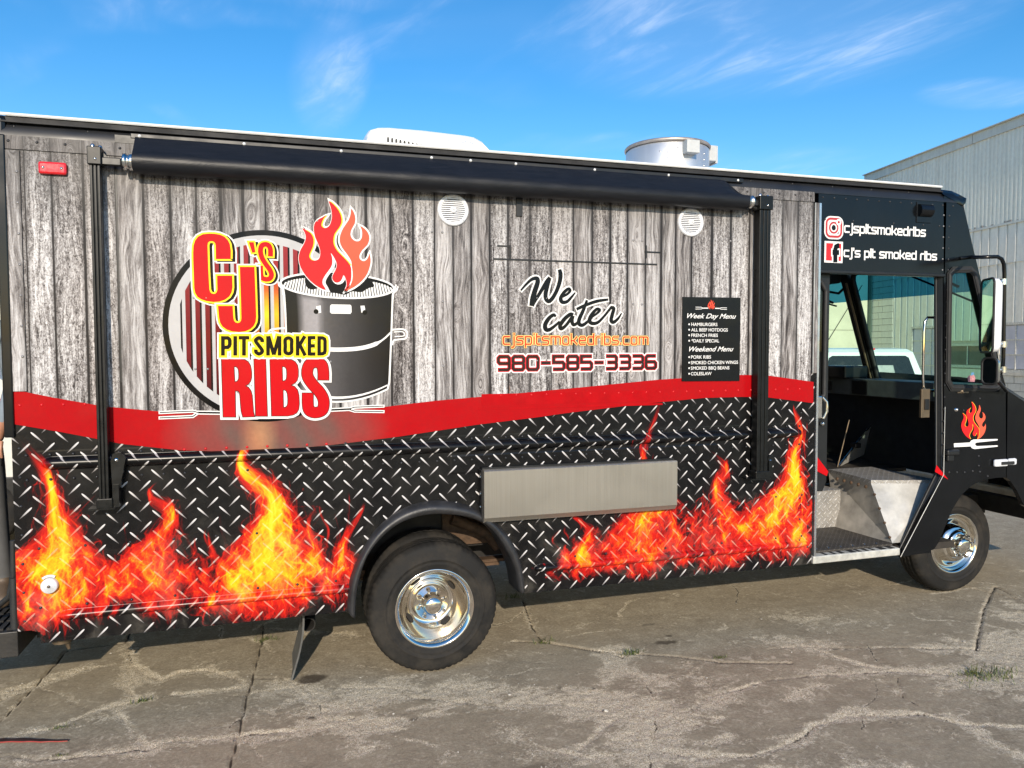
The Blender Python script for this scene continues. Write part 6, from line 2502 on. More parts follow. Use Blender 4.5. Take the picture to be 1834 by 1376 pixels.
window(s_of(1634), s_of(1684), 1.00, 2.44, 3, 4, m_pane)
window(s_of(1701), s_of(1766), 1.40, 1.92, 2, 1, m_dkpane)
window(s_of(1790), SL - .6, 1.32, 2.44, 14, 3, m_pane)
mb = MB()
bbox(mb, s_of(1778), s_of(1786), -.02, .05, 0, 2.46)
part_w('rusty_post', mb, simple('rust streaked post', (.42, .30, .20), .7, var=.5, scale=6))
mb = MB()
bbox(mb, s_of(1786), SL, -.03, .08, 1.17, 1.25)
part_w('window_sill', mb, m_trim)
# block courses: below the long window and the corner pier
me_b = None


def block(s0, s1, z0, z1, t_):
    global me_b
    mb = MB()
    if me_b is None:
        mb.box(-.5, .5, -.5, .5, -.5, .5, ch=.0)
        o = mb.build('concrete_block', m_blk, ware)
        me_b = o.data
    else:
        o = bpy.data.objects.new('concrete_block', me_b)
        COL.objects.link(o)
        o.parent = ware
    c_ = bw((s0 + s1) / 2, t_, (z0 + z1) / 2) - A0
    o.location = tuple(c_)
    o.rotation_euler = (0, 0, math.atan2(dS[1], dS[0]))
    o.scale = (s1 - s0 - .014, .12, z1 - z0 - .014)


for j in range(22):
    o_ = .2 if j % 2 else 0.0
    for a, b in (((-.0, .4 + o_), (.4 + o_, 1.12)) if j % 2 == 0 else ((0.0, .6), (.6, 1.12))):
        block(a, b, j * .2, j * .2 + .2, -.02 + .004 * ((j * 7) % 3))
for j in range(6):
    s_ = s_of(1786) - (.2 if j % 2 else 0)
    while s_ < SL - .5:
        block(max(s_, s_of(1786)), s_ + .4, j * .195, j * .195 + .195, -.02 + .004 * ((j * 5 + int(s_ * 3)) % 3))
        s_ += .4
mb = MB()
bbox(mb, -.02, 1.14, -.10, .026, 0, 4.4)
part_w('mortar_bed', mb, simple('pier mortar', (.26, .25, .23), .9))
mb = MB()
bbox(mb, s_of(1786), SL, -.10, .026, 0, 1.17)
part_w('mortar_bed', mb, simple('grey mortar', (.26, .25, .23), .9))

# ------------------------------------------------------------------ cream building behind
YW = 15.95
hall = thing('cream_hall', 'long cream panelled building in full sun behind the food truck', 'building', (0, YW, 0))
m_cream = simple('cream wall', (.66, .62, .50), .75, var=.10, scale=1.2)
part_h = lambda name, mb, mats: mb.build(name, mats, hall, hall)
part_h('wall', MB().box(-26, 18.35, YW + .05, YW + 8, 0, 5.3), simple('seam grey', (.25, .24, .21), .8))
for i in range(24):
    x_ = 18.32 - 1.85 * i
    part_h('wall_panel', MB().box(x_ - 1.835, x_, YW, YW + .05, 2.46, 5.3), m_cream)
    part_h('wall_panel', MB().box(x_ - 1.835, x_, YW, YW + .05, 0, 2.445), m_cream)
part_h('roof_edge', MB().box(-26, 18.35, YW - .08, YW + .1, 5.3, 5.42), m_trim)
xd = on_y(1561, 560, YW - .1)[0]
mb = MB()
mb.box(xd - .06, xd + .06, YW - .13, YW - .005, 0, 5.2)
part_h('downpipe', mb, simple('grey green downpipe', (.10, .13, .11), .5))
a, b = on_y(1487, 604, YW - .03), on_y(1519, 552, YW - .03)
part_h('cable', MB().tube([tuple(a + (a - b) * .8), tuple(b + (b - a) * .8)], .012, 5), black_satin)

# ------------------------------------------------------------------ white pickup beyond the cab
HEAD = R_(20)
PO = np.array((9.75, 6.45, 0.0))
pick = thing('pickup_truck', 'white pickup truck parked beyond the cab, seen through its windscreen', 'pickup truck', tuple(PO), rz=-HEAD)


def pk(name, mb, mats, parent=None):
    me_o = mb.build(name, mats, parent or pick, None)
    return me_o


m_car = simple('white car paint', (.78, .78, .77), .18, coat=.6, var=.02)
m_carglass = simple('dark car glass', (.012, .016, .016), .05, var=.3)
# local: y forward, x right; cab rear at y = 0
mb = MB()
mb.box(-.98, .98, -1.95, 0.0, .52, 1.28, ch=.05)
mb.box(-.98, .98, 0.0, 3.2, .50, 1.22, ch=.06)
mb.box(-.92, .92, 1.9, 3.3, 1.10, 1.26, ch=.06)
pk('body', mb, m_car)


def loft(mb, secs, mi=0, smooth=False):
    n = len(secs[0])
    v = [p for s_ in secs for p in s_]
    f = []
    for i in range(len(secs) - 1):
        for j in range(n):
            f.append((i * n + j, i * n + (j + 1) % n, (i + 1) * n + (j + 1) % n, (i + 1) * n + j))
    f += [tuple(range(n)), tuple(reversed(range((len(secs) - 1) * n, len(secs) * n)))]
    return mb.add(v, f, mi, smooth=smooth)


def cabsec(y0, y1, hw, z):
    return [(-hw, y0, z), (hw, y0, z), (hw, y1, z), (-hw, y1, z)]


mb = MB()
loft(mb, [cabsec(0.0, 2.15, .95, 1.20), cabsec(.14, 1.52, .76, 1.79), cabsec(.22, 1.42, .70, 1.845), cabsec(.35, 1.3, .58, 1.868)])
cab_ = pk('cab', mb, m_car)


def cabpt(u, t, side):
    """point on the rear (side 0) or right (side 1) face: u across, t up"""
    hw = .95 + (.76 - .95) * t
    z_ = 1.20 + .59 * t
    y0, y1 = .14 * t, 2.15 + (1.52 - 2.15) * t
    if side == 0:
        return np.array((-hw + 2 * hw * u, y0 - .006, z_))
    return np.array(((hw + .006) * side, y0 + (y1 - y0) * u, z_))


mb = MB()
mb.plane3([cabpt(a, b, 0) for a, b in ((.07, .12), (.93, .12), (.93, .84), (.90, .90), (.10, .90), (.07, .84))])
mb.plane3([cabpt(a, b, 1) for a, b in ((.10, .12), (.46, .12), (.46, .90), (.14, .90))])
mb.plane3([cabpt(a, b, 1) for a, b in ((.50, .12), (.93, .12), (.90, .40), (.78, .88), (.50, .90))])
mb.plane3([cabpt(a, b, -1) for a, b in ((.10, .12), (.93, .12), (.78, .88), (.14, .90))])
pk('window', mb, m_carglass)
mb = MB()
mb.box(-.10, .14, .19, .225, 1.835, 1.862, ch=.006)
pk('brake_lamp', mb, red_lens)
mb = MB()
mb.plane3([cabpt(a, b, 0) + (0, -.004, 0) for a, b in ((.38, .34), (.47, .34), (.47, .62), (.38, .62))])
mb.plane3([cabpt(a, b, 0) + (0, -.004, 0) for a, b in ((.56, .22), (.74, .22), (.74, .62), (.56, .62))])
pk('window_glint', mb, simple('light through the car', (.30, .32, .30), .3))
for x_ in (-.97, .80):
    pk('tail_lamp', MB().box(x_, x_ + .17, -1.97, -1.88, .85, 1.22, ch=.02), red_lens)
pk('bumper', MB().box(-.95, .95, -2.08, -1.94, .48, .66, ch=.03), bright_metal)
for x_, y_ in ((-1.0, -1.15), (.78, -1.15), (-1.0, 2.35), (.78, 2.35)):
    mb = MB()
    mb.lathe([(0, 0), (.22, 0), (.30, .01), (.37, .03), (.38, .06), (.38, .18), (.36, .21), (.2, .22), (0, .22)], (0, 0, 0), 28, axis='z')
    mb.v = [(x_ + q[2], y_ + q[0], .38 + q[1]) for q in mb.v]
    pk('wheel', mb, tyre_mat)
for s_ in (-1, 1):
    pk('wing_mirror', MB().box(s_ * 1.02 - .10, s_ * 1.02 + .10, 1.68, 1.78, 1.22, 1.44, ch=.03), black_satin)

# ------------------------------------------------------------------ white van behind the tail
van = thing('white_van', 'white van with a red letter parked behind the food truck tail, at left edge', 'van', (-4.0, 4.05, 0))
vn = lambda name, mb, mats, parent=None: mb.build(name, mats, parent or van, van)
m_van = simple('van paint', (.64, .63, .58), .3, var=.06)
vp = [(-1.75, .30), (-1.72, 1.05), (-2.0, 1.15), (-2.55, 1.60), (-2.80, 1.98), (-6.3, 2.02), (-6.4, 1.9), (-6.4, .32)]
vn('body', MB().prism(vp, 4.05, 5.95), m_van)
vn('body_trim', MB().box(-6.38, -1.74, 4.02, 4.049, .42, .66, ch=.008), black_satin)
vn('window', MB().prism([(-2.75, 1.20), (-2.68, 1.60), (-2.85, 1.90), (-3.7, 1.92), (-3.7, 1.2)], 4.035, 4.048), m_carglass)
vn('door_handle', MB().box(-2.35, -2.18, 4.01, 4.049, .50 - .18, .345, ch=.006), black_satin)
for x_ in (-2.75, -5.5):
    vn('wheel', MB().lathe([(0, .02), (.18, .02), (.24, .0), (.32, .01), (.34, .04), (.34, .20), (0, .2)], (x_, 4.0, .34), 30), tyre_mat)
qv = on_y(3, 724, 4.03)
mb = MB()
mb.stroke([(qv[0] - .01, qv[2] + .05), (qv[0] - .01, qv[2] - .045), (qv[0] + .025, qv[2] - .05)], .028, 4.032)
mb.stroke([(qv[0] - .05, qv[2] + .022), (qv[0] + .035, qv[2] + .022)], .022, 4.030)
mb.box(-3.6, -2.2, 4.030, 4.046, qv[2] - .20, qv[2] - .175)
vn('van_lettering', mb, ink_red)

# ------------------------------------------------------------------ person standing on the rear step, mostly out of the frame
bm = bmesh.new()
J = {}
PX, PY, PZ = -1.60, .47, .512
HX = .10
sk = [('pelvis', (0, 0, .94), .13), ('waist', (0, 0, 1.10), .115), ('chest', (.04, .01, 1.36), .135), ('neck', (.08, 0, 1.53), .055), ('chin', (HX, -.02, 1.60), .062), ('head', (HX, -.005, 1.70), .085), ('crown', (HX, .0, 1.79), .06),
      ('shl', (.20, 0, 1.44), .062), ('ell', (.225, .04, 1.17), .046), ('wrl', (.20, -.10, .95), .032), ('hal', (.19, -.15, .88), .036),
      ('shr', (-.13, 0, 1.46), .062), ('elr', (-.24, .04, 1.17), .046), ('wrr', (-.24, -.16, 1.05), .032), ('har', (-.23, -.22, 1.06), .036),
      ('hpl', (.09, 0, .88), .098), ('knl', (.13, -.01, .50), .066), ('anl', (.16, .0, .10), .046), ('tol', (.20, -.16, .035), .042),
      ('hpr', (-.09, 0, .88), .098), ('knr', (-.10, -.03, .50), .066), ('anr', (-.11, .02, .10), .046), ('tor', (-.12, -.15, .035), .040)]
ed = [('pelvis', 'waist'), ('waist', 'chest'), ('chest', 'neck'), ('neck', 'chin'), ('chin', 'head'), ('head', 'crown'), ('chest', 'shl'), ('shl', 'ell'), ('ell', 'wrl'), ('wrl', 'hal'), ('chest', 'shr'), ('shr', 'elr'), ('elr', 'wrr'), ('wrr', 'har'), ('pelvis', 'hpl'), ('hpl', 'knl'), ('knl', 'anl'), ('anl', 'tol'), ('pelvis', 'hpr'), ('hpr', 'knr'), ('knr', 'anr'), ('anr', 'tor')]
names = [s_[0] for s_ in sk]
me = bpy.data.meshes.new('person')
me.from_pydata([s_[1] for s_ in sk], [(names.index(a), names.index(b)) for a, b in ed], [])
tmp = bpy.data.objects.new('tmp_person', me)
COL.objects.link(tmp)
md = tmp.modifiers.new('skin', 'SKIN')
sv = me.skin_vertices[0].data
for i, s_ in enumerate(sk):
    sv[i].radius = (s_[2], s_[2] * (.85 if s_[0] in ('chest', 'waist', 'pelvis') else 1))
sv[0].use_root = True
md2 = tmp.modifiers.new('sub', 'SUBSURF')
md2.levels = md2.render_levels = 2
bpy.context.view_layer.update()
dg = bpy.context.evaluated_depsgraph_get()
body = bpy.data.meshes.new_from_object(tmp.evaluated_get(dg))
body.name = 'person'
bpy.data.objects.remove(tmp)
for mt in (simple('skin', (.42, .20, .12), .5, var=.08), simple('grey blue shirt', (.20, .24, .28), .8), simple('dark grey trousers', (.10, .10, .10), .85), simple('brown boots', (.10, .07, .045), .6)):
    body.materials.append(mt)
for p in body.polygons:
    c = p.center
    p.use_smooth = True
    arm_ = abs(c.x) > .15
    p.material_index = 3 if c.z < .14 else 2 if c.z < 1.0 and not (arm_ and c.z > .80) else 1 if c.z < 1.53 and not (arm_ and c.z < .98) else 0
person = bpy.data.objects.new('person', body)
COL.objects.link(person)
person.location = (PX, PY, PZ)
tag(person, 'person in a grey blue shirt and boots standing on the rear step', 'person')
hd = np.array((PX, PY, PZ))
mb = MB()
mb.lathe([(.0, 1.835), (.05, 1.83), (.085, 1.805), (.102, 1.755), (.104, 1.70), (.096, 1.69)], (PX + HX, PY + .012, PZ), 24, axis='z')
hair = mb.build('hair', simple('black hair', (.012, .010, .009), .6), person, person)
mb = MB()
PX += HX
mb.tube([(PX, PY - .088, PZ + 1.70), (PX, PY - .115, PZ + 1.660), (PX, PY - .092, PZ + 1.645)], [.012, .016, .010], 8)
mb.tube([(PX - .03, PY - .085, PZ + 1.615), (PX + .03, PY - .085, PZ + 1.615)], .008, 6)
for s_ in (-1, 1):
    mb.dome((PX + s_ * .088, PY + .005, PZ + 1.675), .028, .018, nrm=(s_, .3, 0))
    mb.dome((PX + s_ * .033, PY - .082, PZ + 1.695), .012, .006)
    for k_ in range(5):
        hx_, hy_, hz_ = (.19 - HX, -.15, .88) if s_ > 0 else (-.23 - HX, -.22, 1.06)
        mb.tube([(PX + hx_ + (k_ - 2) * .014, PY + hy_, PZ + hz_), (PX + hx_ + (k_ - 2) * .016, PY + hy_ - .03, PZ + hz_ - .045), (PX + hx_ + (k_ - 2) * .016, PY + hy_ - .015, PZ + hz_ - .08)], [.010, .009, .007], 6)
mb.build('features', body.materials[0], person, person)

# ------------------------------------------------------------------ ground: broken concrete apron
GX0, GX1, GY0, GY1, gs = -3.2, 6.4, -2.4, 2.9, .0125
nx_, ny_ = int((GX1 - GX0) / gs) + 1, int((GY1 - GY0) / gs) + 1
GX, GY = np.meshgrid(GX0 + gs * np.arange(nx_), GY0 + gs * np.arange(ny_))


def vnoise(X, Y, sc, seed, oct_=4, pers=.55):
    out = np.zeros_like(X); amp = 1; tot = 0
    for o_ in range(oct_):
        r = np.random.default_rng(seed + o_ * 17)
        tab = r.uniform(-1, 1, (256, 256))
        x, y = X * sc * 2 ** o_ + 37.3 * o_ + 50, Y * sc * 2 ** o_ + 11.7 * o_ + 50
        xi, yi = np.floor(x).astype(int), np.floor(y).astype(int)
        u, v_ = x - xi, y - yi
        u, v_ = u * u * (3 - 2 * u), v_ * v_ * (3 - 2 * v_)
        g = lambda a, b: tab[a % 256, b % 256]
        out += amp * ((g(xi, yi) * (1 - u) + g(xi + 1, yi) * u) * (1 - v_) + (g(xi, yi + 1) * (1 - u) + g(xi + 1, yi + 1) * u) * v_)
        tot += amp
        amp *= pers
    return out / tot


H = .004 * vnoise(GX, GY, .8, 1, 3) + .0018 * vnoise(GX, GY, 6, 5, 3)
DEB = np.zeros_like(GX); CRK = np.zeros_like(GX)
wx = GX + .030 * vnoise(GX, GY, 5, 21, 4) + .012 * vnoise(GX, GY, 22, 22, 3)
wy = GY + .030 * vnoise(GX, GY, 5, 31, 4) + .012 * vnoise(GX, GY, 22, 32, 3)
strt = GX + .006 * vnoise(GX, GY, 9, 41, 3)
strt_y = GY + .006 * vnoise(GX, GY, 9, 43, 3)


def pl_dist(X, Y, P_):
    d = np.full(X.shape, 9.0)
    for (a, b) in zip(P_[:-1], P_[1:]):
        a, b = np.array(a), np.array(b)
        ab = b - a
        lo_x, hi_x = min(a[0], b[0]) - .5, max(a[0], b[0]) + .5
        lo_y, hi_y = min(a[1], b[1]) - .5, max(a[1], b[1]) + .5
        i0, i1 = max(0, int((lo_x - GX0) / gs)), min(nx_, int((hi_x - GX0) / gs) + 2)
        j0, j1 = max(0, int((lo_y - GY0) / gs)), min(ny_, int((hi_y - GY0) / gs) + 2)
        if i1 <= i0 or j1 <= j0:
            continue
        x, y = X[j0:j1, i0:i1], Y[j0:j1, i0:i1]
        t = np.clip(((x - a[0]) * ab[0] + (y - a[1]) * ab[1]) / (ab @ ab + 1e-9), 0, 1)
        d[j0:j1, i0:i1] = np.minimum(d[j0:j1, i0:i1], np.hypot(x - a[0] - t * ab[0], y - a[1] - t * ab[1]))
    return d


def G1(L):
    return [tuple(on_z(a / 2.0, 1080 + b / 2.0)[:2]) for a, b in L]


def G2(L):
    return [tuple(on_z(917 + a / 2.0, 1000 + b / 2.0)[:2]) for a, b in L]


# joints between slabs: straight, narrow, deep
JOINTS = [G1([(945, 75), (935, 150), (905, 270), (890, 310), (860, 450), (820, 600)]), G1([(470, 90), (450, 140), (240, 170), (130, 290), (0, 420)]),
          G2([(0, 295), (130, 300), (280, 325), (430, 340), (600, 352), (750, 372), (1000, 374)]), G2([(40, 150), (70, 240), (105, 295), (400, 350)]),
          G2([(1660, 325), (1690, 180), (1730, 100), (1834, 150)]), G2([(1440, 40), (1600, 95), (1834, 150)])]
for P_ in JOINTS:
    d = pl_dist(strt, strt_y, P_)
    w_ = .010 + .006 * vnoise(GX, GY, 7, 61, 3)
    k_ = np.clip(1 - d / np.maximum(w_, .004), 0, 1)
    H -= .013 * k_ ** .7
    CRK = np.maximum(CRK, k_)
    k2 = np.clip(1 - d / (.07 + .05 * vnoise(GX, GY, 4, 66, 3)), 0, 1)
    DEB = np.maximum(DEB, .42 * k2 * np.clip(.4 + 1.5 * vnoise(GX, GY, 3.0, 68, 3), 0, 1))
# crumbled cracks with loose aggregate: (points, half width, strength)
CR = [(G1([(455, 120), (470, 200), (510, 250), (580, 275), (640, 245), (750, 235), (850, 268), (880, 300)]), .060, .95), (G1([(470, 200), (460, 270), (470, 350)]), .06, .8), (G1([(460, 205), (300, 235), (150, 280), (0, 318)]), .045, .8),
      (G1([(0, 545), (130, 560), (280, 550), (430, 530), (540, 520), (600, 500), (840, 480), (1050, 455)]), .060, .95), (G1([(540, 520), (490, 470), (410, 390), (450, 360)]), .05, .7), (G1([(600, 330), (760, 310), (880, 300)]), .03, .6), (G1([(0, 345), (130, 290), (240, 330), (370, 410)]), .03, .5),
      (G1([(0, 480), (60, 470), (200, 440), (330, 390), (470, 350), (520, 335)]), .05, .75), (G1([(940, 85), (1050, 95), (1180, 105), (1300, 120)]), .05, .7), (G1([(900, 270), (1000, 265), (1100, 300), (1150, 380), (1120, 420)]), .09, .8), (G1([(1180, 300), (1400, 300), (1500, 340), (1834, 370)]), .07, .7),
      (G1([(860, 330), (1050, 300), (1130, 360), (1000, 400), (900, 380)]), .08, .7),
      (G2([(620, 550), (720, 490), (850, 455), (930, 432), (1100, 415), (1250, 408), (1400, 404), (1650, 410), (1834, 430)]), .075, 1.0), (G2([(920, 325), (1040, 312), (1200, 320), (1420, 318), (1650, 325), (1834, 345)]), .075, .95), (G2([(960, 290), (1060, 315), (1150, 350), (1260, 380), (1400, 410)]), .07, .8),
      (G2([(390, 345), (400, 400), (460, 425), (500, 480), (515, 600), (500, 760)]), .11, 1.0), (G2([(540, 690), (700, 715), (880, 710), (1000, 660), (1100, 590), (1200, 560), (1480, 560), (1600, 590), (1834, 605)]), .040, .9), (G2([(1380, 430), (1400, 500), (1500, 550)]), .07, .9), (G2([(240, 690), (330, 600), (400, 565)]), .05, .8), (G2([(0, 520), (200, 525), (450, 560)]), .10, .75), (G2([(0, 640), (150, 690), (300, 720)]), .10, .7), (G2([(1580, 290), (1700, 320), (1834, 340)]), .05, .8), (G2([(1560, 560), (1700, 640), (1834, 720)]), .05, .6), (G2([(620, 560), (760, 575), (640, 600)]), .05, .7)]
for i, (P_, hw, stg) in enumerate(CR):
    d = pl_dist(wx, wy, P_)
    ww = hw * 1.5 * (.40 + 1.45 * np.clip(vnoise(GX, GY, 3.2, 71 + i, 3) + .35, 0, 1.4))
    k_ = np.clip(1.1 - d / ww, 0, 1) ** .8 * stg * np.clip(.55 + 1.1 * vnoise(GX, GY, 2.2, 371 + i, 3), .15, 1)
    DEB = np.maximum(DEB, k_)
    kk = np.clip(1 - d / .010, 0, 1)
    H -= .006 * kk * stg
    CRK = np.maximum(CRK, .9 * kk * stg * np.clip(.55 + 1.2 * vnoise(GX, GY, 6, 171 + i, 2), 0, 1))
# hairline cracks wandering over the slabs
rw_ = np.random.default_rng(77)
for c_ in range(70):
    p_ = np.array((rw_.uniform(-2.2, 5.6), rw_.uniform(-1.7, 1.3)))
    hd_ = rw_.choice([0.1, 0.5, 1.5, 2.4]) + rw_.normal() * .3
    P_ = [tuple(p_)]
    for k_ in range(int(rw_.uniform(5, 20))):
        hd_ += rw_.normal() * .28
        p_ = p_ + .075 * np.array((math.cos(hd_), math.sin(hd_)))
        P_.append(tuple(p_))
    d = pl_dist(wx * .6 + strt * .4, wy * .6 + strt_y * .4, P_)
    fade = np.clip(.5 + 1.6 * vnoise(GX, GY, 2.6, 500 + c_, 2), 0, 1)
    DEB = np.maximum(DEB, rw_.uniform(.30, .62) * fade * np.clip(1.1 - d / rw_.uniform(.010, .030), 0, 1))
    CRK = np.maximum(CRK, rw_.uniform(.2, .9) * fade * np.clip(1 - d / .0105, 0, 1))
# widespread scaling of the old surface toward the photographer
sp1 = np.clip(vnoise(wx, wy * 1.7, 1.9, 91, 6, .66) * 2.4 + .22, 0, 1) * np.clip((.40 - GY + .45 * vnoise(GX, GY, 1, 99, 2)) / .5, 0, 1)
SPA = np.clip(sp1 * (.35 + .75 * np.clip((GX + .5) / .5, 0, 1)), 0, 1)
DEB = np.maximum(DEB, .74 * SPA)
sp2 = np.clip(vnoise(GX, GY * 1.4, 2.6, 95, 6, .62) * 3 - .95, 0, 1)
DEB = np.maximum(DEB, .60 * sp2)
gr = np.abs(vnoise(GX, GY, 26, 101, 3)) * .8 + np.abs(vnoise(GX, GY, 48, 105, 2)) * .6
H += np.clip(DEB * 1.4, 0, 1) * (.009 * (gr - .30)) - .0035 * np.clip((DEB - .30) * 2, 0, 1)
H += .0012 * vnoise(GX, GY, 34, 111, 2)
STN = np.zeros_like(GX)
for (a, b, rx_, ry_, st_) in ((560, 1216, .075, .055, .95), (1193, 1150, .06, .022, .9), (1165, 1118, .05, .018, .6), (1195, 1139, .02, .012, .9), (740, 1287, .03, .02, .7), (975, 1372, .16, .04, .45), (556, 1285, .02, .02, .9), (1003, 1233, .02, .015, .7), (1062, 1233, .015, .012, .8)):
    q = on_z(a, b)
    d = np.hypot((wx - q[0]) / rx_, (wy - q[1]) / ry_)
    STN = np.maximum(STN, st_ * np.clip((1.25 - d) / .4, 0, 1))
edge = np.minimum.reduce([GX - GX0, GX1 - GX, GY - GY0, GY1 - GY])
H *= np.clip(edge / .3, 0, 1)
H -= .004
v = np.stack([GX, GY, H], -1).reshape(-1, 3).astype(np.float32)
idx = np.arange(nx_ * ny_).reshape(ny_, nx_)
q = np.stack([idx[:-1, :-1], idx[:-1, 1:], idx[1:, 1:], idx[1:, :-1]], -1).reshape(-1, 4)
BIG = 400
ov = []
outer = [(-BIG, -BIG), (BIG, -BIG), (BIG, BIG), (-BIG, BIG)]
c4_ = [idx[0, 0], idx[0, -1], idx[-1, -1], idx[-1, 0]]
nv = len(v)
v = np.concatenate([v, np.array([(a, b, -.004) for a, b in outer], np.float32)])
# rim of the fine sheet lies flat, so four big quads close onto its corners
me = bpy.data.meshes.new('ground')
extra = [(nv + i, nv + (i + 1) % 4, int(c4_[(i + 1) % 4]), int(c4_[i])) for i in range(4)]
allq = np.concatenate([q, np.array(extra)]).astype(np.int32)
me.vertices.add(len(v)); me.vertices.foreach_set('co', v.ravel())
me.loops.add(allq.size); me.loops.foreach_set('vertex_index', allq.ravel())
me.polygons.add(len(allq))
me.polygons.foreach_set('loop_start', (np.arange(len(allq)) * 4).astype(np.int32))
me.polygons.foreach_set('loop_total', np.full(len(allq), 4, np.int32))
me.polygons.foreach_set('use_smooth', np.ones(len(allq), bool))
for nm, arr in (('deb', DEB), ('crk', CRK), ('stn', STN)):
    at = me.attributes.new(nm, 'FLOAT', 'POINT')
    at.data.foreach_set('value', np.concatenate([arr.ravel(), np.zeros(4)]).astype(np.float32))
k = M('old concrete', .85, spec=.3)
deb, crk, stn = k.attr('deb'), k.attr('crk'), k.attr('stn')
fine = k.noise(170, 4, .75)
med = k.noise(9, 6, .62)
bigm = k.noise(.9, 5, .6)
blot = k.noise(2.6, 5, .62, .6)
grit = k.noise(62, 3, .7)
base = k.ramp(fine * .40 + grit * .38 + med * .22, [(.30, (.125, .098, .062)), (.43, (.270, .222, .152)), (.55, (.395, .338, .242)), (.70, (.70, .62, .47))])
base = k.mix(blot.ss(.40, .66, 0, .42), base, (.66, .64, .62), 'MULTIPLY')
flk = k.noise(11, 6, .7, 1.4)
base = k.mix(flk.ss(.575, .66, 0, .7), base, (.60, .52, .39))
base = k.mix(bigm.ss(.42, .62, 0, .35), base, (.33, .275, .19))
agg = k.voro(190, out='Color')
aggd = k.voro(190)
agc = k.ramp(agg * .45 + grit * .35 + k.noise(34, 4, .7) * .2, [(.25, (.30, .23, .14)), (.40, (.62, .52, .36)), (.58, (.80, .70, .52)), (.80, (.90, .83, .68))])
agc = k.mix(aggd.ss(.36, .66, 0, .5), agc, (.16, .13, .09))
dm = (deb + (k.noise(15, 7, .74, 1.0) - .5) * 1.15 + (fine - .5) * .35 + (grit - .5) * .5).ss(.20, .46)
col = k.mix(dm, base, agc)
col = k.mix((crk + (fine - .5) * .3).ss(.3, .7) * .9, col, (.030, .025, .020))
col = k.mix(stn * .9, col, (.045, .032, .020))
k.color(col)
hgt = fine * .6 + med * .4 + dm * ((aggd * -1.0 + 1.0) * .45 + k.noise(38, 5, .7) * .9 - .62)
k.bump(hgt, .005, .9)
k.rough(k.noise(14, 3).ss(.3, .7, .78, .95))
me.materials.append(k.m)
me.update(calc_edges=True)
ground = bpy.data.objects.new('ground', me)
COL.objects.link(ground)
ground['kind'] = 'structure'


def gz(x_, y_):
    i, j = int(round((x_ - GX0) / gs)), int(round((y_ - GY0) / gs))
    return float(H[min(max(j, 0), ny_ - 1), min(max(i, 0), nx_ - 1)])


# loose stones in the crumbled places
ico = bmesh.new()
bmesh.ops.create_icosphere(ico, subdivisions=1, radius=1)
iv = np.array([q.co[:] for q in ico.verts]); ifc = [tuple(w.index for w in q.verts) for q in ico.faces]
ico.free()
prob = (np.clip(DEB, 0, .8) ** 1.2 * np.clip(vnoise(GX, GY, 5, 301, 3) + .35, .05, 1) * ((GY < 1.2) & (GX > -2) & (GX < 5.6))).ravel()
prob = prob / prob.sum()
sel = RNG.choice(len(prob), 1500, p=prob)
mb = MB()
allv, allf = [], []
for c_, i in enumerate(sel):
    x_, y_ = GX.ravel()[i] + RNG.uniform(-.006, .006), GY.ravel()[i] + RNG.uniform(-.006, .006)
    r_ = .0016 + .0042 * RNG.uniform() ** 3 + (.009 * RNG.uniform() if RNG.uniform() > .975 else 0)
    sc_ = r_ * RNG.uniform(.6, 1.3, 3) * (1, 1, .7)
    pv = iv * sc_ * (1 + RNG.uniform(-.25, .25, (len(iv), 1)))
    allv.append(pv + (x_, y_, H.ravel()[i] + r_ * .3))
    allf += [tuple(w + c_ * len(iv) for w in fc) for fc in ifc]
mb.add(np.concatenate(allv), allf)
k = M('loose aggregate', .85)
vc = k.voro(28, out='Color')
k.color(k.ramp(vc, [(.2, (.13, .11, .085)), (.5, (.33, .30, .25)), (.8, (.55, .52, .46))]))
gv = mb.build('gravel', k.m, None, None, kind='stuff', recalc=False)

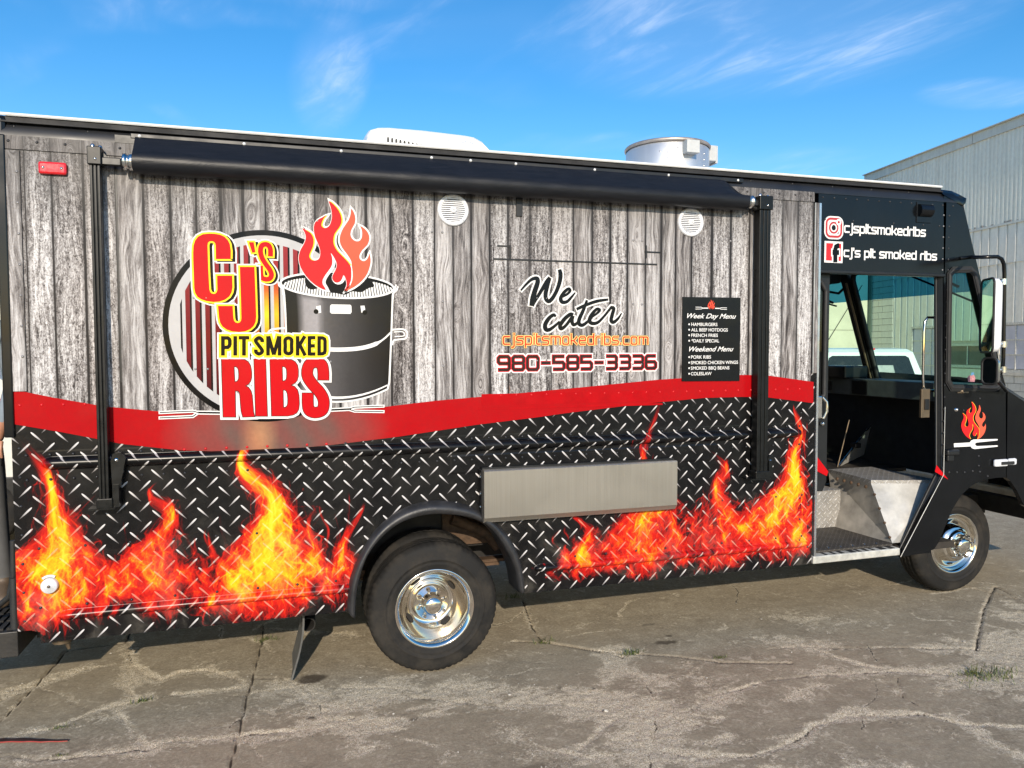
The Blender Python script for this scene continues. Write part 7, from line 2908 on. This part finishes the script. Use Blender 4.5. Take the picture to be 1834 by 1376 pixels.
# grass in the joints
k = M('grass blade', .6)
k.color(k.ramp(k.noise(25, 3), [(.3, (.045, .065, .012)), (.6, (.11, .13, .03)), (.8, (.26, .22, .08))]))
mb = MB()
for (a, b, n_, sp_, hh) in ((1775, 1212, 130, .11, .045), (1740, 1204, 50, .05, .035), (1130, 1170, 70, .035, .030), (1290, 1178, 30, .02, .02), (975, 1150, 50, .035, .03), (922, 1070, 40, .03, .045), (256, 1254, 40, .03, .022), (108, 1302, 26, .03, .018), (108, 1352, 16, .015, .015), (480, 1145, 40, .04, .03), (830, 1132, 30, .04, .022)):
    c_ = on_z(a, b)
    for i in range(n_):
        x_, y_ = c_[0] + RNG.normal() * sp_, c_[1] + RNG.normal() * sp_ * .35
        h_ = hh * RNG.uniform(.4, 1.3)
        an = RNG.uniform(0, 6.28)
        dx_, dy_ = math.cos(an) * h_ * .7, math.sin(an) * h_ * .7
        w_ = .0022
        z0_ = gz(x_, y_) - .002
        nx2, ny2 = -math.sin(an) * w_, math.cos(an) * w_
        mb.add([(x_ - nx2, y_ - ny2, z0_), (x_ + nx2, y_ + ny2, z0_), (x_ + dx_ * .5 + nx2 * .7, y_ + dy_ * .5 + ny2 * .7, z0_ + h_ * .7), (x_ + dx_ * .5 - nx2 * .7, y_ + dy_ * .5 - ny2 * .7, z0_ + h_ * .7), (x_ + dx_, y_ + dy_, z0_ + h_ * .9)], [(0, 1, 2, 3), (3, 2, 4)])
mb.build('grass', k.m, None, None, kind='stuff', recalc=False)
# the dark strap lying at lower left
e0, e1 = on_z(122, 1327), on_z(-60, 1328)
mb = MB()
dv = (e1 - e0) / np.linalg.norm(e1 - e0)
nv_ = np.array((-dv[1], dv[0], 0))
N = 24
v, f = [], []
for i in range(N + 1):
    t = i / N
    c_ = e0 + (e1 - e0) * t + nv_ * .004 * math.sin(t * 9)
    w_ = .006 + .012 * min(1, t * 2.2) + .002 * math.sin(t * 31)
    z_ = gz(c_[0], c_[1]) + .006
    for sgn, zz in ((-1, 0), (-.8, .004), (.8, .004), (1, 0)):
        v.append((c_[0] + nv_[0] * w_ * sgn, c_[1] + nv_[1] * w_ * sgn, z_ + zz))
for i in range(N):
    for j in range(3):
        f.append((4 * i + j, 4 * i + j + 1, 4 * i + j + 5, 4 * i + j + 4))
mb.add([p for p in v], f)
for i, mi in enumerate([0, 1, 0] * N):
    pass
mb.mi = [0 if j % 3 == 1 else 1 for j in range(len(mb.f))]
strap = mb.build('strap', [simple('dark strap', (.035, .018, .016), .6, var=.4), simple('red strap edge', (.30, .035, .025), .6)])
tag(strap, 'dark red edged strap lying on the concrete at lower left', 'strap')
